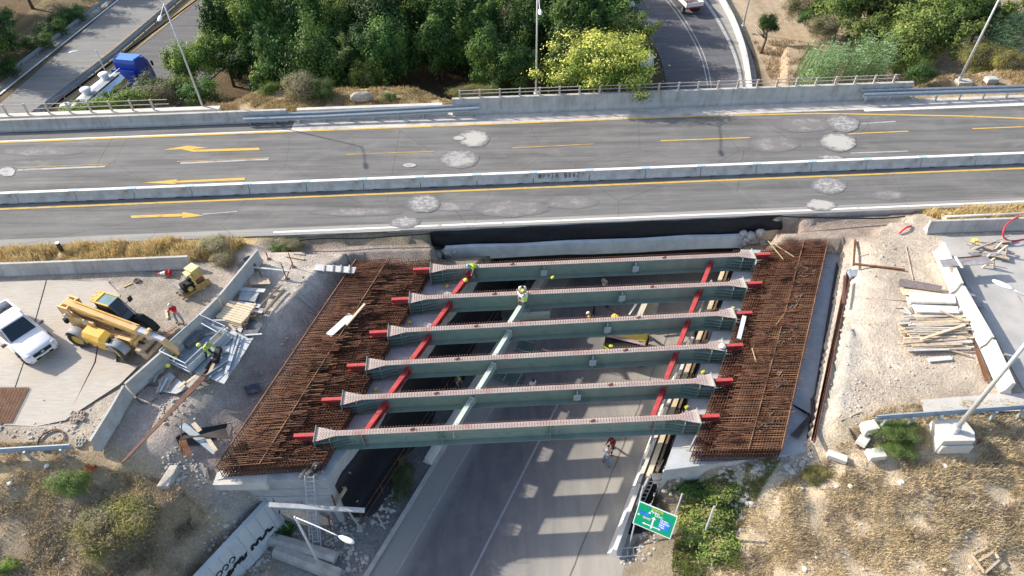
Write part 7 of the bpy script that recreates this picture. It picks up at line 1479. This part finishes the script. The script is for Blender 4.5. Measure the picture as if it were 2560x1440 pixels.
# shrubs on the near slopes
for (u,v,z,s,k,l,n) in [(300,1325,-2.0,(1.5,1.2,.85),('gold',0),'big golden green wispy bush on the dry slope','bush'),(190,1215,-.45,(.75,.65,.7),('feather',0),'feathery green bush beside the orange red twigs','bush'),(222,1175,-.4,(.38,.3,.22),('red',0),'orange red leafy twigs below the guardrail end','twigs'),
    (345,1290,-1.7,(1.1,1.,.5),('dry',0),'grey brown wispy bush behind the golden bush','bush'),(260,1290,-1.7,(1.,.8,.6),('dry',0),'yellow brown wispy bush between the feathery and golden bushes','bush'),
    (1770,1290,-4.1,(1.5,1.2,.6),('bush',3),'large green bush behind the signboard','bush'),(1800,1230,-3.7,(1.2,.8,.5),('bush',3),'green bush under the white plank and broken stones','bush'),(1790,1365,-4.5,(1.4,1.0,.5),('bush',3),'green bush around the foot of the leaning pole','bush'),(1730,1330,-4.8,(.9,.8,.45),('bush',3),'green bush between the two posts of the sign','bush'),(1740,1220,-4.6,(1.1,.6,.5),('bush',0),'dark shaded bush under the projecting white planks','bush'),
    (2238,1078,.05,(.95,.6,.38),('feather',0),'feathery green weed bush in front of the guardrail','bush'),(2240,1120,-.3,(.8,.55,.3),('feather',0),'grey green weed bush behind the small concrete block','bush'),
    (700,1320,-5.9,(.8,.8,.6),('bush',0),'dark green bush at the foot of the retaining wall','bush'),(1005,1195,-6.3,(.6,1.3,.25),('bush',2),'low dark weeds along the black trench beside the kerb','bush'),(730,615,-.2,(.9,.5,.4),('dry',0),'dry weed under the black pipe beside the dirt slope','bush'),(705,628,-.3,(.6,.4,.4),('feather',0),'green weed next to the end of the plank bench','bush'),
    (540,620,.25,(1.1,.7,.6),('dry',0),'grey dry bush at the end of the long grey barrier','bush'),(560,655,.0,(.8,.6,.5),('dry',0),'brown dry bush at the dirt edge by the pale panels','bush'),(20,1420,-3.2,(.5,.4,.35),('bush',1),'small green weed low on the dry slope','bush'),(2040,1190,-.9,(.6,.4,.3),('gold',0),'low golden weed beside the broken kerb stones','bush')]:
    p=G(u,v,z); plant(n,k,(p.x,p.y),p.z+s[2]*.42,s,l,n,trunk=False,rz=0)
# stones and rubble
def stones(name,cells,n,r,label,m,zf=None):
    rs=random.Random(n); mb=MB(); random.seed(n)
    for k in range(n):
        u,v,ru,rv,z0=cells[rs.randrange(len(cells))]; a=rs.uniform(0,6.28); q=math.sqrt(rs.random()); p=P(u+ru*q*math.cos(a),v+rv*q*math.sin(a),z0); z=gz(p.x,p.y)
        mb.rock((p.x,p.y,z+.02),rs.uniform(*r)*(1 if rs.random()<.85 else 1.7),sq=.65)
    o=mb.build(name,m); tag(o,label,'stones',kind='stuff')
STN=mat('limestone',(.45,.42,.38),.95,var=.25,scale=3,bump=.4,bs=9)
stones('rubble',[(790,1340,90,60,-6.3),(870,1300,60,60,-6.3),(620,1400,60,50,-6.3),(860,1400,60,40,-6.3),(950,1250,40,60,-6.3)],420,(.04,.12),'grey stone rubble at the foot of the abutment and ladder',STN)
stones('rubble',[(600,1270,70,60,-2.8),(560,1350,60,50,-3.6),(430,1170,60,30,-.3),(440,1130,50,30,-.2)],260,(.03,.09),'pale broken stones behind the retaining wall and dirt pile',STN)
stones('rubble',[(1600,1300,40,50,-6.3),(1640,1260,40,40,-6.2),(1580,1370,60,40,-6.3)],260,(.04,.12),'pale rubble between the white barrier and the signboard',STN)
stones('rubble',[(1860,1170,60,14,-1.9),(1850,1260,50,40,-3.2),(1980,1150,60,20,-1.6),(1830,1300,30,40,-3.8)],220,(.05,.15),'white broken stones beside the abutment corner and green bushes',STN)
stones('pebbles',[(560,1000,120,120,-.3),(650,850,90,100,-.5),(500,900,60,80,0),(150,1080,160,60,0),(110,1050,140,60,0),(420,1000,60,60,0)],520,(.02,.07),'scattered pebbles on the excavated dirt and working ground',STN)
stones('pebbles',[(2200,900,140,160,0),(2120,1000,60,60,0),(2300,950,180,80,0),(2200,640,100,50,0),(2350,1250,250,150,-2.),(2200,1380,250,60,-3.4),(150,1300,200,120,-2.2)],380,(.02,.06),'scattered pebbles on the sandy platform and dry slope',STN)
